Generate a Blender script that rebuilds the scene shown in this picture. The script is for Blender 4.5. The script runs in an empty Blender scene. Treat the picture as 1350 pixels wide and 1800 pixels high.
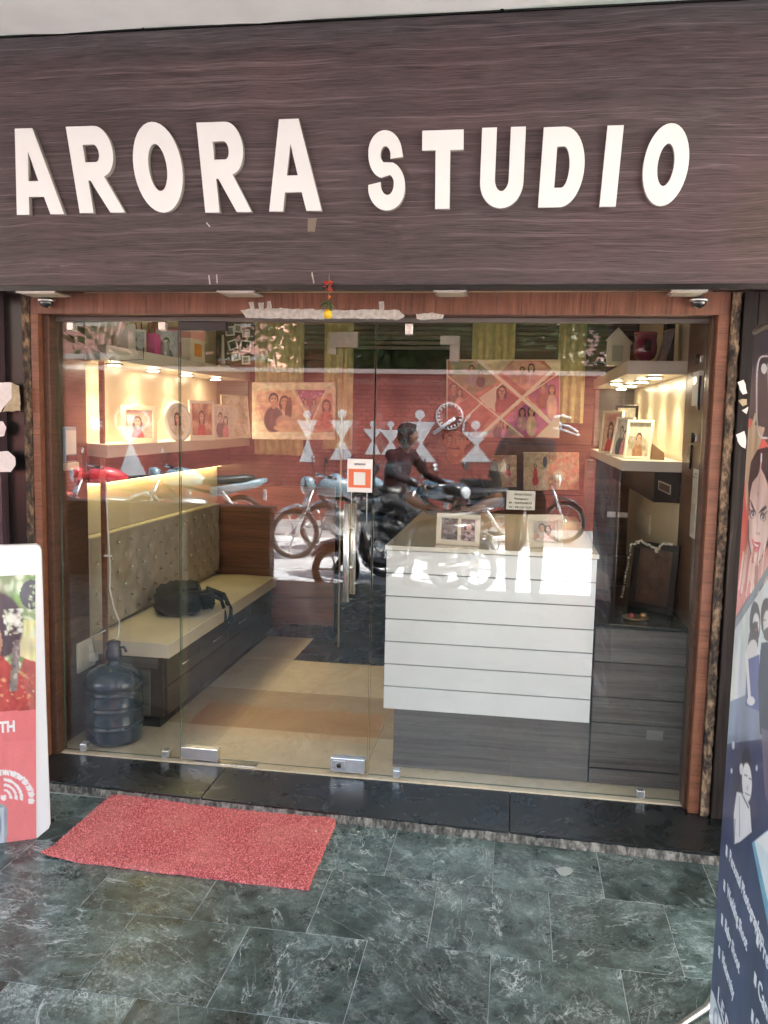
import bpy, bmesh, math, random
import numpy as np
from mathutils import Vector, Matrix
random.seed(7); rng = np.random.RandomState(5)
PI = math.pi
sc = bpy.context.scene
COL = sc.collection

# ------------------------------------------------------------------ camera
CAM = np.array([0.0, -3.428, 1.5]); FPX = 1500.0
yaw, pitch, roll = [math.radians(a) for a in (8.8, 6.2, 1.2)]
_f = np.array([-math.sin(yaw)*math.cos(pitch), math.cos(yaw)*math.cos(pitch), -math.sin(pitch)])
_r0 = np.array([math.cos(yaw), math.sin(yaw), 0.0]); _u0 = np.cross(_r0, _f)
_r = math.cos(roll)*_r0 + math.sin(roll)*_u0
_u = -math.sin(roll)*_r0 + math.cos(roll)*_u0
cd = bpy.data.cameras.new('camera'); cam = bpy.data.objects.new('camera', cd); COL.objects.link(cam)
cd.sensor_fit = 'VERTICAL'; cd.sensor_height = 36; cd.lens = 36*FPX/1800
cd.clip_start = 0.02; cd.clip_end = 600
cam.matrix_world = Matrix(((_r[0], _u[0], -_f[0], CAM[0]), (_r[1], _u[1], -_f[1], CAM[1]), (_r[2], _u[2], -_f[2], CAM[2]), (0, 0, 0, 1)))
sc.camera = cam
# ------------------------------------------------------------------ sky, sun, exposure
SUN_EL, SUN_AZ = math.radians(52), math.radians(81)      # azimuth from +Y towards +X
w = bpy.data.worlds.new('World'); sc.world = w; w.use_nodes = True
nt = w.node_tree; bg = nt.nodes['Background']; sky = nt.nodes.new('ShaderNodeTexSky')
sky.sky_type = 'NISHITA'; sky.sun_disc = False; sky.sun_elevation = SUN_EL; sky.sun_rotation = SUN_AZ
sky.air_density = 1.6; sky.dust_density = 4.0
nt.links.new(sky.outputs[0], bg.inputs[0]); bg.inputs[1].default_value = 0.15
sl = bpy.data.lights.new('sun', 'SUN'); sun = bpy.data.objects.new('sun', sl); COL.objects.link(sun)
sl.energy = 5.0; sl.angle = math.radians(2.0); sl.color = (1.0, 0.995, 0.985)
sd = Vector((math.sin(SUN_AZ)*math.cos(SUN_EL), math.cos(SUN_AZ)*math.cos(SUN_EL), math.sin(SUN_EL)))
sun.rotation_euler = (-sd).to_track_quat('-Z', 'Y').to_euler()
sc.view_settings.view_transform = 'Standard'; sc.view_settings.look = 'None'
sc.view_settings.gamma = 1; sc.view_settings.use_curve_mapping = False
sc.view_settings.exposure = 3.40
cy = sc.cycles
cy.use_denoising = True; cy.max_bounces = 8; cy.diffuse_bounces = 4; cy.glossy_bounces = 5
cy.transparent_max_bounces = 24; cy.caustics_reflective = False; cy.caustics_refractive = False
cy.sample_clamp_indirect = 6

# ------------------------------------------------------------------ pixel (1350x1800 frame) <-> world, used for measuring the place
def ray(x, y): return _f*FPX + _r*(x-675) - _u*(y-900)
def at(x, y, ax, v):
    d = ray(x, y); t = (v-CAM[ax])/d[ax]; return CAM + d*t
def aY(x, y, v=0.0): return Vector(at(x, y, 1, v))
def aZ(x, y, v=0.0): return Vector(at(x, y, 2, v))
def aX(x, y, v): return Vector(at(x, y, 0, v))
def mir(x, y, ax, v):                # a point seen as a reflection in the glass
    d = ray(x, y); h = CAM + d*(-CAM[1]/d[1]); d = d*np.array([1, -1, 1]); return Vector(h + d*((v-h[ax])/d[ax]))
def project(p):
    q = np.asarray(p, float) - CAM; z = q@_f
    return 675 + FPX*(q@_r)/z, 900 - FPX*(q@_u)/z

# ------------------------------------------------------------------ object helpers
def setp(o, label=None, cat=None, group=None, kind=None):
    if label: o['label'] = label
    if cat: o['category'] = cat
    if group: o['group'] = group
    if kind: o['kind'] = kind
    return o
def thing(name, label, cat, loc=(0, 0, 0), rz=0.0, group=None):
    o = bpy.data.objects.new(name, None); COL.objects.link(o); o.empty_display_size = .1
    o.location = loc; o.rotation_euler = (0, 0, rz)
    return setp(o, label, cat, group)
def copy_tree(o, parent=None):
    c = o.copy(); COL.objects.link(c); c.parent = parent
    for ch in list(o.children): copy_tree(ch, c)
    return c
class MB:
    def __init__(s): s.v = []; s.f = []; s.m = []; s.cur = 0; s.sm = []
    def add(s, vs, fs, smooth=False):
        n = len(s.v); s.v += [tuple(p) for p in vs]
        for f in fs: s.f.append([i+n for i in f]); s.m.append(s.cur); s.sm.append(smooth)
        return s
    def box(s, x0, x1, y0, y1, z0, z1):
        x0, x1 = min(x0, x1), max(x0, x1); y0, y1 = min(y0, y1), max(y0, y1); z0, z1 = min(z0, z1), max(z0, z1)
        return s.add([(x0,y0,z0),(x1,y0,z0),(x1,y1,z0),(x0,y1,z0),(x0,y0,z1),(x1,y0,z1),(x1,y1,z1),(x0,y1,z1)],
              [(0,3,2,1),(4,5,6,7),(0,1,5,4),(1,2,6,5),(2,3,7,6),(3,0,4,7)])
    def prism(s, pts, vec, cap=True):                 # planar polygon (3D points) pushed along vec
        n = len(pts); v = Vector(vec); a = [Vector(p) for p in pts]; b = [p+v for p in a]
        nrm = Vector((0, 0, 0))
        for i in range(n): nrm += (a[i]-a[0]).cross(a[(i+1) % n]-a[0])
        if nrm.dot(v) > 0: a.reverse(); b.reverse()
        fs = [tuple(range(n)), tuple(range(2*n-1, n-1, -1))]
        fs += [(i, n+i, n+(i+1) % n, (i+1) % n) for i in range(n)]
        return s.add(a+b, fs)
    def tube(s, pts, r, seg=8, closed=False, cap=True):
        P = [Vector(p) for p in pts]; n = len(P); rs = r if hasattr(r, '__len__') else [r]*n
        vs = []; up = None
        for i in range(n):
            if closed: d = P[(i+1) % n]-P[i-1]
            else: d = P[min(i+1, n-1)]-P[max(i-1, 0)]
            d = d.normalized() if d.length > 1e-9 else Vector((0, 0, 1))
            if up is None: up = Vector((0, 0, 1)) if abs(d.z) < .9 else Vector((1, 0, 0))
            a = (up - d*up.dot(d)); a = a.normalized() if a.length > 1e-6 else d.orthogonal().normalized()
            b = d.cross(a); up = a
            for k in range(seg):
                t = 2*PI*k/seg; vs.append(P[i]+(a*math.cos(t)+b*math.sin(t))*rs[i])
        fs = []
        for i in range(n if closed else n-1):
            j = (i+1) % n
            for k in range(seg):
                l = (k+1) % seg; fs.append((i*seg+k, i*seg+l, j*seg+l, j*seg+k))
        if cap and not closed: fs += [tuple(range(seg-1, -1, -1)), tuple((n-1)*seg+k for k in range(seg))]
        return s.add(vs, fs, True)
    def cyl(s, a, b, r, seg=16, r2=None): return s.tube([a, b], [r, r if r2 is None else r2], seg)
    def lathe(s, prof, c=(0, 0, 0), seg=24, axis=2):
        vs = []; n = len(prof)
        for (r, z) in prof:
            for k in range(seg):
                t = 2*PI*k/seg; p = [r*math.cos(t), r*math.sin(t), z]
                if axis == 1: p = [p[0], p[2], p[1]]
                if axis == 0: p = [p[2], p[0], p[1]]
                vs.append((p[0]+c[0], p[1]+c[1], p[2]+c[2]))
        fs = [(i*seg+k, i*seg+(k+1) % seg, (i+1)*seg+(k+1) % seg, (i+1)*seg+k) for i in range(n-1) for k in range(seg)]
        fs += [tuple(range(seg-1, -1, -1)), tuple((n-1)*seg+k for k in range(seg))]
        return s.add(vs, fs, True)
    def ball(s, c, r, seg=12, rings=8, sq=(1, 1, 1)):
        prof = [(max(1e-4, r*math.sin(PI*i/rings)), -r*math.cos(PI*i/rings)) for i in range(rings+1)]
        vs = []
        for (rr, z) in prof:
            for k in range(seg):
                t = 2*PI*k/seg; vs.append((c[0]+rr*math.cos(t)*sq[0], c[1]+rr*math.sin(t)*sq[1], c[2]+z*sq[2]))
        n = len(prof)
        fs = [(i*seg+k, i*seg+(k+1) % seg, (i+1)*seg+(k+1) % seg, (i+1)*seg+k) for i in range(n-1) for k in range(seg)]
        return s.add(vs, fs, True)
    def obj(s, name, mats, parent=None, bevel=0, rel=True, seg=2):
        # rel: coordinates are the world's; they are shifted into the parent's frame
        off = Vector(parent.location) if (parent is not None and rel) else Vector((0, 0, 0))
        me = bpy.data.meshes.new(name); me.from_pydata([tuple(Vector(p)-off) for p in s.v] if rel and parent is not None else s.v, [], s.f)
        mats = mats if isinstance(mats, (list, tuple)) else [mats]
        for m in mats: me.materials.append(m)
        me.polygons.foreach_set('material_index', s.m); me.polygons.foreach_set('use_smooth', s.sm)
        me.update(); o = bpy.data.objects.new(name, me); COL.objects.link(o)
        if parent is not None: o.parent = parent
        if bevel:
            b = o.modifiers.new('b', 'BEVEL'); b.width = bevel; b.segments = seg; b.limit_method = 'ANGLE'; b.angle_limit = math.radians(50); b.harden_normals = False
        return o
def top(o, label, cat, group=None): return setp(o, label, cat, group)
def struct(o): return setp(o, kind='structure')

# ------------------------------------------------------------------ materials
def M0(name, col=(.5, .5, .5), rough=.5, metal=0, spec=.5, coat=0, bump=0, bscale=200, var=0, vscale=6, emit=None, es=0, trans=0):
    m = bpy.data.materials.new(name); m.use_nodes = True; t = m.node_tree; b = t.nodes['Principled BSDF']
    b.inputs['Base Color'].default_value = (*col, 1); b.inputs['Roughness'].default_value = rough
    b.inputs['Metallic'].default_value = metal; b.inputs['Specular IOR Level'].default_value = spec
    b.inputs['Coat Weight'].default_value = coat; b.inputs['Coat Roughness'].default_value = .06
    tc = t.nodes.new('ShaderNodeTexCoord')
    if bump:
        n = t.nodes.new('ShaderNodeTexNoise'); n.inputs['Scale'].default_value = bscale; n.inputs['Detail'].default_value = 4
        bp = t.nodes.new('ShaderNodeBump'); bp.inputs['Strength'].default_value = bump; bp.inputs['Distance'].default_value = .003
        t.links.new(tc.outputs['Object'], n.inputs['Vector']); t.links.new(n.outputs['Fac'], bp.inputs['Height']); t.links.new(bp.outputs[0], b.inputs['Normal'])
    if var:
        n = t.nodes.new('ShaderNodeTexNoise'); n.inputs['Scale'].default_value = vscale; n.inputs['Detail'].default_value = 6
        hs = t.nodes.new('ShaderNodeMapRange'); hs.inputs[1].default_value = .3; hs.inputs[2].default_value = .7
        hs.inputs[3].default_value = 1-var; hs.inputs[4].default_value = 1+var
        mx = t.nodes.new('ShaderNodeVectorMath'); mx.operation = 'SCALE'; mx.inputs[0].default_value = col
        t.links.new(tc.outputs['Object'], n.inputs['Vector']); t.links.new(n.outputs['Fac'], hs.inputs[0]); t.links.new(hs.outputs[0], mx.inputs['Scale'])
        t.links.new(mx.outputs[0], b.inputs['Base Color'])
        mr = t.nodes.new('ShaderNodeMapRange'); mr.inputs[3].default_value = max(.02, rough*(1-var)); mr.inputs[4].default_value = rough*(1+var)
        t.links.new(n.outputs['Fac'], mr.inputs[0]); t.links.new(mr.outputs[0], b.inputs['Roughness'])
    if emit: b.inputs['Emission Color'].default_value = (*emit, 1); b.inputs['Emission Strength'].default_value = es
    return m
def ramp(t, stops):
    r = t.nodes.new('ShaderNodeValToRGB'); e = r.color_ramp.elements
    while len(e) < len(stops): e.new(.5)
    for k, (p, c) in enumerate(stops): e[k].position = p; e[k].color = (*c, 1)
    return r
def wood(name, dark, mid, light, grain='X', fine=60, stretch=1.3, rough=.35, streak=.5, coat=0, warp=.03, bump=.15):
    m = bpy.data.materials.new(name); m.use_nodes = True; t = m.node_tree; b = t.nodes['Principled BSDF']; L = t.links.new
    tc = t.nodes.new('ShaderNodeTexCoord')
    wn = t.nodes.new('ShaderNodeTexNoise'); wn.inputs['Scale'].default_value = 2.2; wn.inputs['Detail'].default_value = 2
    L(tc.outputs['Object'], wn.inputs['Vector'])
    sc_ = t.nodes.new('ShaderNodeVectorMath'); sc_.operation = 'SCALE'; sc_.inputs['Scale'].default_value = warp
    L(wn.outputs['Color'], sc_.inputs[0])
    ad = t.nodes.new('ShaderNodeVectorMath'); ad.operation = 'ADD'; L(tc.outputs['Object'], ad.inputs[0]); L(sc_.outputs[0], ad.inputs[1])
    mp = t.nodes.new('ShaderNodeMapping'); L(ad.outputs[0], mp.inputs[0])
    s = [fine]*3; s['XYZ'.index(grain)] = stretch; mp.inputs['Scale'].default_value = s
    n1 = t.nodes.new('ShaderNodeTexNoise'); n1.inputs['Scale'].default_value = 1; n1.inputs['Detail'].default_value = 7; n1.inputs['Roughness'].default_value = .62
    L(mp.outputs[0], n1.inputs['Vector'])
    r1 = ramp(t, [(.30, dark), (.48, mid), (.60, mid), (.74, light)]); L(n1.outputs['Fac'], r1.inputs[0])
    mp2 = t.nodes.new('ShaderNodeMapping'); L(ad.outputs[0], mp2.inputs[0])
    s2 = [fine*.22]*3; s2['XYZ'.index(grain)] = stretch*.45; mp2.inputs['Scale'].default_value = s2
    n2 = t.nodes.new('ShaderNodeTexNoise'); n2.inputs['Detail'].default_value = 3; n2.inputs['Scale'].default_value = 1; L(mp2.outputs[0], n2.inputs['Vector'])
    mr = t.nodes.new('ShaderNodeMapRange'); mr.inputs[1].default_value = .3; mr.inputs[2].default_value = .7; mr.inputs[3].default_value = 1-streak; mr.inputs[4].default_value = 1+streak
    L(n2.outputs['Fac'], mr.inputs[0])
    mx = t.nodes.new('ShaderNodeVectorMath'); mx.operation = 'SCALE'; L(r1.outputs[0], mx.inputs[0]); L(mr.outputs[0], mx.inputs['Scale'])
    L(mx.outputs[0], b.inputs['Base Color']); b.inputs['Roughness'].default_value = rough; b.inputs['Coat Weight'].default_value = coat
    b.inputs['Coat Roughness'].default_value = .1
    bp = t.nodes.new('ShaderNodeBump'); bp.inputs['Strength'].default_value = bump; bp.inputs['Distance'].default_value = .001
    L(n1.outputs['Fac'], bp.inputs['Height']); L(bp.outputs[0], b.inputs['Normal'])
    return m, t, b, mx
def sign_wood():
    m, t, b, mx = wood('dark laminate with wavy grain', (.058, .045, .048), (.088, .067, .070), (.150, .118, .118), 'X', 34, .55, .42, .16, warp=.10, bump=.25)
    L = t.links.new; tc = [n for n in t.nodes if n.type == 'TEX_COORD'][0]
    # thin pale veins running along the board
    nw = t.nodes.new('ShaderNodeTexNoise'); nw.inputs['Scale'].default_value = 1.3; nw.inputs['Detail'].default_value = 3
    L(tc.outputs['Object'], nw.inputs['Vector'])
    sx = t.nodes.new('ShaderNodeSeparateXYZ'); L(tc.outputs['Object'], sx.inputs[0])
    ma = t.nodes.new('ShaderNodeMath'); ma.operation = 'MULTIPLY_ADD'; L(nw.outputs['Fac'], ma.inputs[0]); ma.inputs[1].default_value = .07; L(sx.outputs['Z'], ma.inputs[2])
    cb = t.nodes.new('ShaderNodeCombineXYZ'); L(sx.outputs['X'], cb.inputs[0]); L(ma.outputs[0], cb.inputs[2])
    mp = t.nodes.new('ShaderNodeMapping'); mp.inputs['Scale'].default_value = (.8, 1, 95); L(cb.outputs[0], mp.inputs[0])
    nv = t.nodes.new('ShaderNodeTexNoise'); nv.inputs['Scale'].default_value = 1; nv.inputs['Detail'].default_value = 2; L(mp.outputs[0], nv.inputs['Vector'])
    r = ramp(t, [(.57, (0, 0, 0)), (.62, (.36, .36, .36))]); L(nv.outputs['Fac'], r.inputs[0])
    mix = t.nodes.new('ShaderNodeMixRGB'); mix.inputs[2].default_value = (.21, .165, .165, 1); L(r.outputs[0], mix.inputs[0]); L(mx.outputs[0], mix.inputs[1])
    mpf = t.nodes.new('ShaderNodeMapping'); mpf.inputs['Scale'].default_value = (7, 1, 300); L(cb.outputs[0], mpf.inputs[0])
    ns = t.nodes.new('ShaderNodeTexNoise'); ns.inputs['Scale'].default_value = 1; ns.inputs['Detail'].default_value = 5; ns.inputs['Roughness'].default_value = .7; L(mpf.outputs[0], ns.inputs['Vector'])
    mr = t.nodes.new('ShaderNodeMapRange'); mr.inputs[1].default_value = .32; mr.inputs[2].default_value = .68; mr.inputs[3].default_value = .52; mr.inputs[4].default_value = 1.55; L(ns.outputs['Fac'], mr.inputs[0])
    nt_ = t.nodes.new('ShaderNodeTexNoise'); nt_.inputs['Scale'].default_value = 1.1; nt_.inputs['Detail'].default_value = 5; L(tc.outputs['Object'], nt_.inputs['Vector'])
    hue = ramp(t, [(.38, (.92, .98, .96)), (.5, (1, 1, 1)), (.62, (1.12, 1.0, 1.02)), (.72, (1.14, 1.08, .92))]); L(nt_.outputs['Fac'], hue.inputs[0])
    mh = t.nodes.new('ShaderNodeMixRGB'); mh.blend_type = 'MULTIPLY'; mh.inputs[0].default_value = 1; L(mix.outputs[0], mh.inputs[1]); L(hue.outputs[0], mh.inputs[2])
    m2 = t.nodes.new('ShaderNodeVectorMath'); m2.operation = 'SCALE'; L(mh.outputs[0], m2.inputs[0]); L(mr.outputs[0], m2.inputs['Scale'])
    L(m2.outputs[0], b.inputs['Base Color']); b.inputs['Specular IOR Level'].default_value = .22
    return m
def marble(name, base, vein, dark, rough=.2, vs=3.0, amt=.55, cloud=2.2, rnd=.35, dist=1.2, bmp=.12):
    m = bpy.data.materials.new(name); m.use_nodes = True; t = m.node_tree; b = t.nodes['Principled BSDF']; L = t.links.new
    tc = t.nodes.new('ShaderNodeTexCoord'); oi = t.nodes.new('ShaderNodeObjectInfo')
    sc_ = t.nodes.new('ShaderNodeMath'); sc_.operation = 'MULTIPLY'; sc_.inputs[1].default_value = 37; L(oi.outputs['Random'], sc_.inputs[0])
    ad = t.nodes.new('ShaderNodeVectorMath'); ad.operation = 'ADD'; L(tc.outputs['Object'], ad.inputs[0]); L(sc_.outputs[0], ad.inputs[1])
    rot = t.nodes.new('ShaderNodeVectorRotate'); rot.rotation_type = 'Z_AXIS'; L(ad.outputs[0], rot.inputs['Vector']); L(sc_.outputs[0], rot.inputs['Angle'])
    n1 = t.nodes.new('ShaderNodeTexNoise'); n1.inputs['Scale'].default_value = cloud*2.4; n1.inputs['Detail'].default_value = 10; n1.inputs['Roughness'].default_value = .68; n1.inputs['Distortion'].default_value = dist
    L(rot.outputs[0], n1.inputs['Vector'])
    r1 = ramp(t, [(.34, dark), (.50, base), (.70, tuple(min(1, 2.0*c) for c in base))]); L(n1.outputs['Fac'], r1.inputs[0])
    n2 = t.nodes.new('ShaderNodeTexNoise'); n2.inputs['Scale'].default_value = vs*2.2; n2.inputs['Detail'].default_value = 8; n2.inputs['Roughness'].default_value = .6; n2.inputs['Distortion'].default_value = dist*1.4
    mp = t.nodes.new('ShaderNodeMapping'); mp.inputs['Scale'].default_value = (1, 1.9, 1); L(rot.outputs[0], mp.inputs[0]); L(mp.outputs[0], n2.inputs['Vector'])
    su = t.nodes.new('ShaderNodeMath'); su.operation = 'SUBTRACT'; su.inputs[1].default_value = .5; L(n2.outputs['Fac'], su.inputs[0])
    ab = t.nodes.new('ShaderNodeMath'); ab.operation = 'ABSOLUTE'; L(su.outputs[0], ab.inputs[0])
    r2 = ramp(t, [(.0, (1, 1, 1)), (.012, (.5, .5, .5)), (.035, (0, 0, 0))]); L(ab.outputs[0], r2.inputs[0])
    n3 = t.nodes.new('ShaderNodeTexNoise'); n3.inputs['Scale'].default_value = 5; n3.inputs['Detail'].default_value = 5; L(rot.outputs[0], n3.inputs['Vector'])
    r3 = ramp(t, [(.42, (0, 0, 0)), (.62, (amt, amt, amt))]); L(n3.outputs['Fac'], r3.inputs[0])
    mu = t.nodes.new('ShaderNodeMath'); mu.operation = 'MULTIPLY'; L(r2.outputs[0], mu.inputs[0]); L(r3.outputs[0], mu.inputs[1])
    mix = t.nodes.new('ShaderNodeMixRGB'); mix.inputs[2].default_value = (*vein, 1); L(mu.outputs[0], mix.inputs[0]); L(r1.outputs[0], mix.inputs[1])
    # chalky white specks and scuffs
    n4 = t.nodes.new('ShaderNodeTexNoise'); n4.inputs['Scale'].default_value = 26; n4.inputs['Detail'].default_value = 7; n4.inputs['Roughness'].default_value = .7; L(rot.outputs[0], n4.inputs['Vector'])
    r4 = ramp(t, [(.56, (0, 0, 0)), (.72, (amt, amt, amt))]); L(n4.outputs['Fac'], r4.inputs[0])
    mix2 = t.nodes.new('ShaderNodeMixRGB'); mix2.inputs[2].default_value = (*vein, 1); L(r4.outputs[0], mix2.inputs[0]); L(mix.outputs[0], mix2.inputs[1])
    mr = t.nodes.new('ShaderNodeMapRange'); mr.inputs[3].default_value = 1-rnd; mr.inputs[4].default_value = 1+rnd; L(oi.outputs['Random'], mr.inputs[0])
    m2 = t.nodes.new('ShaderNodeVectorMath'); m2.operation = 'SCALE'; L(mix2.outputs[0], m2.inputs[0]); L(mr.outputs[0], m2.inputs['Scale'])
    L(m2.outputs[0], b.inputs['Base Color'])
    rr = t.nodes.new('ShaderNodeMapRange'); rr.inputs[1].default_value = .3; rr.inputs[2].default_value = .7; rr.inputs[3].default_value = rough*.75; rr.inputs[4].default_value = rough*1.7; L(n1.outputs['Fac'], rr.inputs[0]); L(rr.outputs[0], b.inputs['Roughness'])
    bp = t.nodes.new('ShaderNodeBump'); bp.inputs['Strength'].default_value = bmp; bp.inputs['Distance'].default_value = .002; L(n4.outputs['Fac'], bp.inputs['Height']); L(bp.outputs[0], b.inputs['Normal'])
    return m
def stone_tile():
    m = bpy.data.materials.new('worn green marble'); m.use_nodes = True; t = m.node_tree; b = t.nodes['Principled BSDF']; L = t.links.new
    tc = t.nodes.new('ShaderNodeTexCoord'); oi = t.nodes.new('ShaderNodeObjectInfo')
    def math_(op, *v):
        n = t.nodes.new('ShaderNodeMath'); n.operation = op
        for k, x in enumerate(v):
            if isinstance(x, (int, float)): n.inputs[k].default_value = x
            else: L(x, n.inputs[k])
        return n.outputs[0]
    def noise(vec, sc_, det=6, ro=.6, di=0):
        n = t.nodes.new('ShaderNodeTexNoise'); n.inputs['Scale'].default_value = sc_; n.inputs['Detail'].default_value = det; n.inputs['Roughness'].default_value = ro; n.inputs['Distortion'].default_value = di; L(vec, n.inputs['Vector']); return n.outputs['Fac']
    R37 = math_('MULTIPLY', oi.outputs['Random'], 61)
    ad = t.nodes.new('ShaderNodeVectorMath'); ad.operation = 'ADD'; L(tc.outputs['Object'], ad.inputs[0]); L(R37, ad.inputs[1])
    rot = t.nodes.new('ShaderNodeVectorRotate'); rot.rotation_type = 'Z_AXIS'; L(ad.outputs[0], rot.inputs['Vector']); L(R37, rot.inputs['Angle']); V = rot.outputs[0]
    cloud = noise(V, 7.5, 13, .76, .35); r1 = ramp(t, [(.38, (.017, .028, .025)), (.49, (.050, .076, .069)), (.58, (.105, .145, .134)), (.69, (.26, .32, .30))]); L(cloud, r1.inputs[0])
    def veins(scale, wid, st, mask_sc, lo, hi, det=5):
        mp = t.nodes.new('ShaderNodeMapping'); mp.inputs['Scale'].default_value = (1, st, 1); mp.inputs['Location'].default_value = (scale, 3, 0); L(V, mp.inputs[0])
        n = noise(mp.outputs[0], scale, det, .55, .6); a_ = math_('ABSOLUTE', math_('SUBTRACT', n, .5)); r = ramp(t, [(0, (1, 1, 1)), (wid, (0, 0, 0))]); L(a_, r.inputs[0])
        mk = ramp(t, [(lo, (0, 0, 0)), (hi, (1, 1, 1))]); L(noise(mp.outputs[0], mask_sc, 3), mk.inputs[0]); return math_('MULTIPLY', r.outputs[0], mk.outputs[0])
    v1 = veins(4, .012, 2.6, 4, .44, .58); v2 = veins(11, .018, 1.8, 6, .46, .62); v3 = veins(24, .03, 1.2, 7, .50, .66)
    vs = math_('MINIMUM', math_('ADD', math_('ADD', math_('MULTIPLY', v1, .85), math_('MULTIPLY', v2, .50)), math_('MULTIPLY', v3, .40)), 1)
    mix = t.nodes.new('ShaderNodeMixRGB'); mix.inputs[2].default_value = (.46, .51, .49, 1); L(vs, mix.inputs[0]); L(r1.outputs[0], mix.inputs[1])
    # scuffed dusty patches broken into grit
    du = ramp(t, [(.47, (0, 0, 0)), (.68, (1, 1, 1))]); L(noise(V, 2.6, 4), du.inputs[0]); gr = ramp(t, [(.50, (0, 0, 0)), (.60, (1, 1, 1))]); L(noise(V, 70, 6, .75), gr.inputs[0])
    dm = math_('MULTIPLY', math_('MULTIPLY', du.outputs[0], gr.outputs[0]), .60)
    mix2 = t.nodes.new('ShaderNodeMixRGB'); mix2.inputs[2].default_value = (.40, .44, .42, 1); L(dm, mix2.inputs[0]); L(mix.outputs[0], mix2.inputs[1])
    bl = ramp(t, [(.36, (.45, .45, .45)), (.46, (1, 1, 1))]); L(noise(V, 110, 5, .8), bl.inputs[0])
    m3 = t.nodes.new('ShaderNodeMixRGB'); m3.blend_type = 'MULTIPLY'; m3.inputs[0].default_value = 1; L(mix2.outputs[0], m3.inputs[1]); L(bl.outputs[0], m3.inputs[2])
    mr = t.nodes.new('ShaderNodeMapRange'); mr.inputs[3].default_value = .72; mr.inputs[4].default_value = 1.45; L(oi.outputs['Random'], mr.inputs[0])
    m2 = t.nodes.new('ShaderNodeVectorMath'); m2.operation = 'SCALE'; L(m3.outputs[0], m2.inputs[0]); L(mr.outputs[0], m2.inputs['Scale']); L(m2.outputs[0], b.inputs['Base Color'])
    rr = t.nodes.new('ShaderNodeMapRange'); rr.inputs[1].default_value = .3; rr.inputs[2].default_value = .7; rr.inputs[3].default_value = .20; rr.inputs[4].default_value = .42; L(noise(V, 9, 8, .7), rr.inputs[0]); L(rr.outputs[0], b.inputs['Roughness'])
    bp = t.nodes.new('ShaderNodeBump'); bp.inputs['Strength'].default_value = .22; bp.inputs['Distance'].default_value = .002; L(noise(V, 60, 6, .7), bp.inputs['Height']); L(bp.outputs[0], b.inputs['Normal'])
    return m
def glass_mat(name, ior=1.55, tint=(.982, .992, .985)):
    m = bpy.data.materials.new(name); m.use_nodes = True; t = m.node_tree; t.nodes.clear(); L = t.links.new
    o = t.nodes.new('ShaderNodeOutputMaterial'); tr = t.nodes.new('ShaderNodeBsdfTransparent'); tr.inputs[0].default_value = (*tint, 1)
    gl = t.nodes.new('ShaderNodeBsdfGlossy'); gl.inputs['Roughness'].default_value = 0.0
    fr = t.nodes.new('ShaderNodeFresnel'); fr.inputs[0].default_value = ior
    # Fresnel of the outer surface for both faces (a back face would report total reflection)
    ge = t.nodes.new('ShaderNodeNewGeometry'); mxi = t.nodes.new('ShaderNodeMix'); mxi.data_type = 'FLOAT'
    L(ge.outputs['Backfacing'], mxi.inputs[0]); mxi.inputs[2].default_value = ior; mxi.inputs[3].default_value = 1.0/ior
    L(mxi.outputs[0], fr.inputs[0])
    mx = t.nodes.new('ShaderNodeMixShader'); L(fr.outputs[0], mx.inputs[0]); L(tr.outputs[0], mx.inputs[1]); L(gl.outputs[0], mx.inputs[2]); L(mx.outputs[0], o.inputs[0])
    return m
def mottled(name, c1, c2, c3, scale=40, rough=.8):
    m = bpy.data.materials.new(name); m.use_nodes = True; t = m.node_tree; b = t.nodes['Principled BSDF']; L = t.links.new
    tc = t.nodes.new('ShaderNodeTexCoord'); n = t.nodes.new('ShaderNodeTexNoise'); n.inputs['Scale'].default_value = scale; n.inputs['Detail'].default_value = 8; n.inputs['Roughness'].default_value = .7
    mp = t.nodes.new('ShaderNodeMapping'); mp.inputs['Scale'].default_value = (1, 1, .45); L(tc.outputs['Object'], mp.inputs[0]); L(mp.outputs[0], n.inputs['Vector'])
    r = ramp(t, [(.40, c1), (.50, c2), (.62, c3)]); L(n.outputs['Fac'], r.inputs[0]); L(r.outputs[0], b.inputs['Base Color']); b.inputs['Roughness'].default_value = rough
    bp = t.nodes.new('ShaderNodeBump'); bp.inputs['Strength'].default_value = .8; bp.inputs['Distance'].default_value = .004; L(n.outputs['Fac'], bp.inputs['Height']); L(bp.outputs[0], b.inputs['Normal'])
    return m
def print_mat(name, rough=.35, coat=.3):
    m = M0(name, rough=rough, coat=coat); t = m.node_tree; a = t.nodes.new('ShaderNodeAttribute'); a.attribute_name = 'ink'
    t.links.new(a.outputs['Color'], t.nodes['Principled BSDF'].inputs['Base Color']); return m

m_sign = sign_wood()
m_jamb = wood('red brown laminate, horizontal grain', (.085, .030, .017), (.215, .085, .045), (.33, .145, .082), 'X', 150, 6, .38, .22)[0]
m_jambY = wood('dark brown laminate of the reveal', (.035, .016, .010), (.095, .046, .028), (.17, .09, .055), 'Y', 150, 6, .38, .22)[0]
m_lint = wood('red brown laminate, vertical grain', (.07, .026, .016), (.19, .078, .046), (.34, .165, .10), 'Z', 130, 5, .38, .25)[0]
m_grey = wood('grey brown laminate', (.062, .055, .050), (.125, .112, .102), (.23, .21, .19), 'X', 110, 1.2, .33, .35)[0]
m_dkY = wood('dark brown laminate of the bench', (.020, .014, .011), (.055, .038, .030), (.11, .08, .062), 'Y', 110, 1.5, .33, .3)[0]
m_back = wood('warm brown wall panel', (.060, .028, .020), (.15, .065, .042), (.23, .11, .075), 'X', 90, 1.5, .35, .3)[0]
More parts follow.
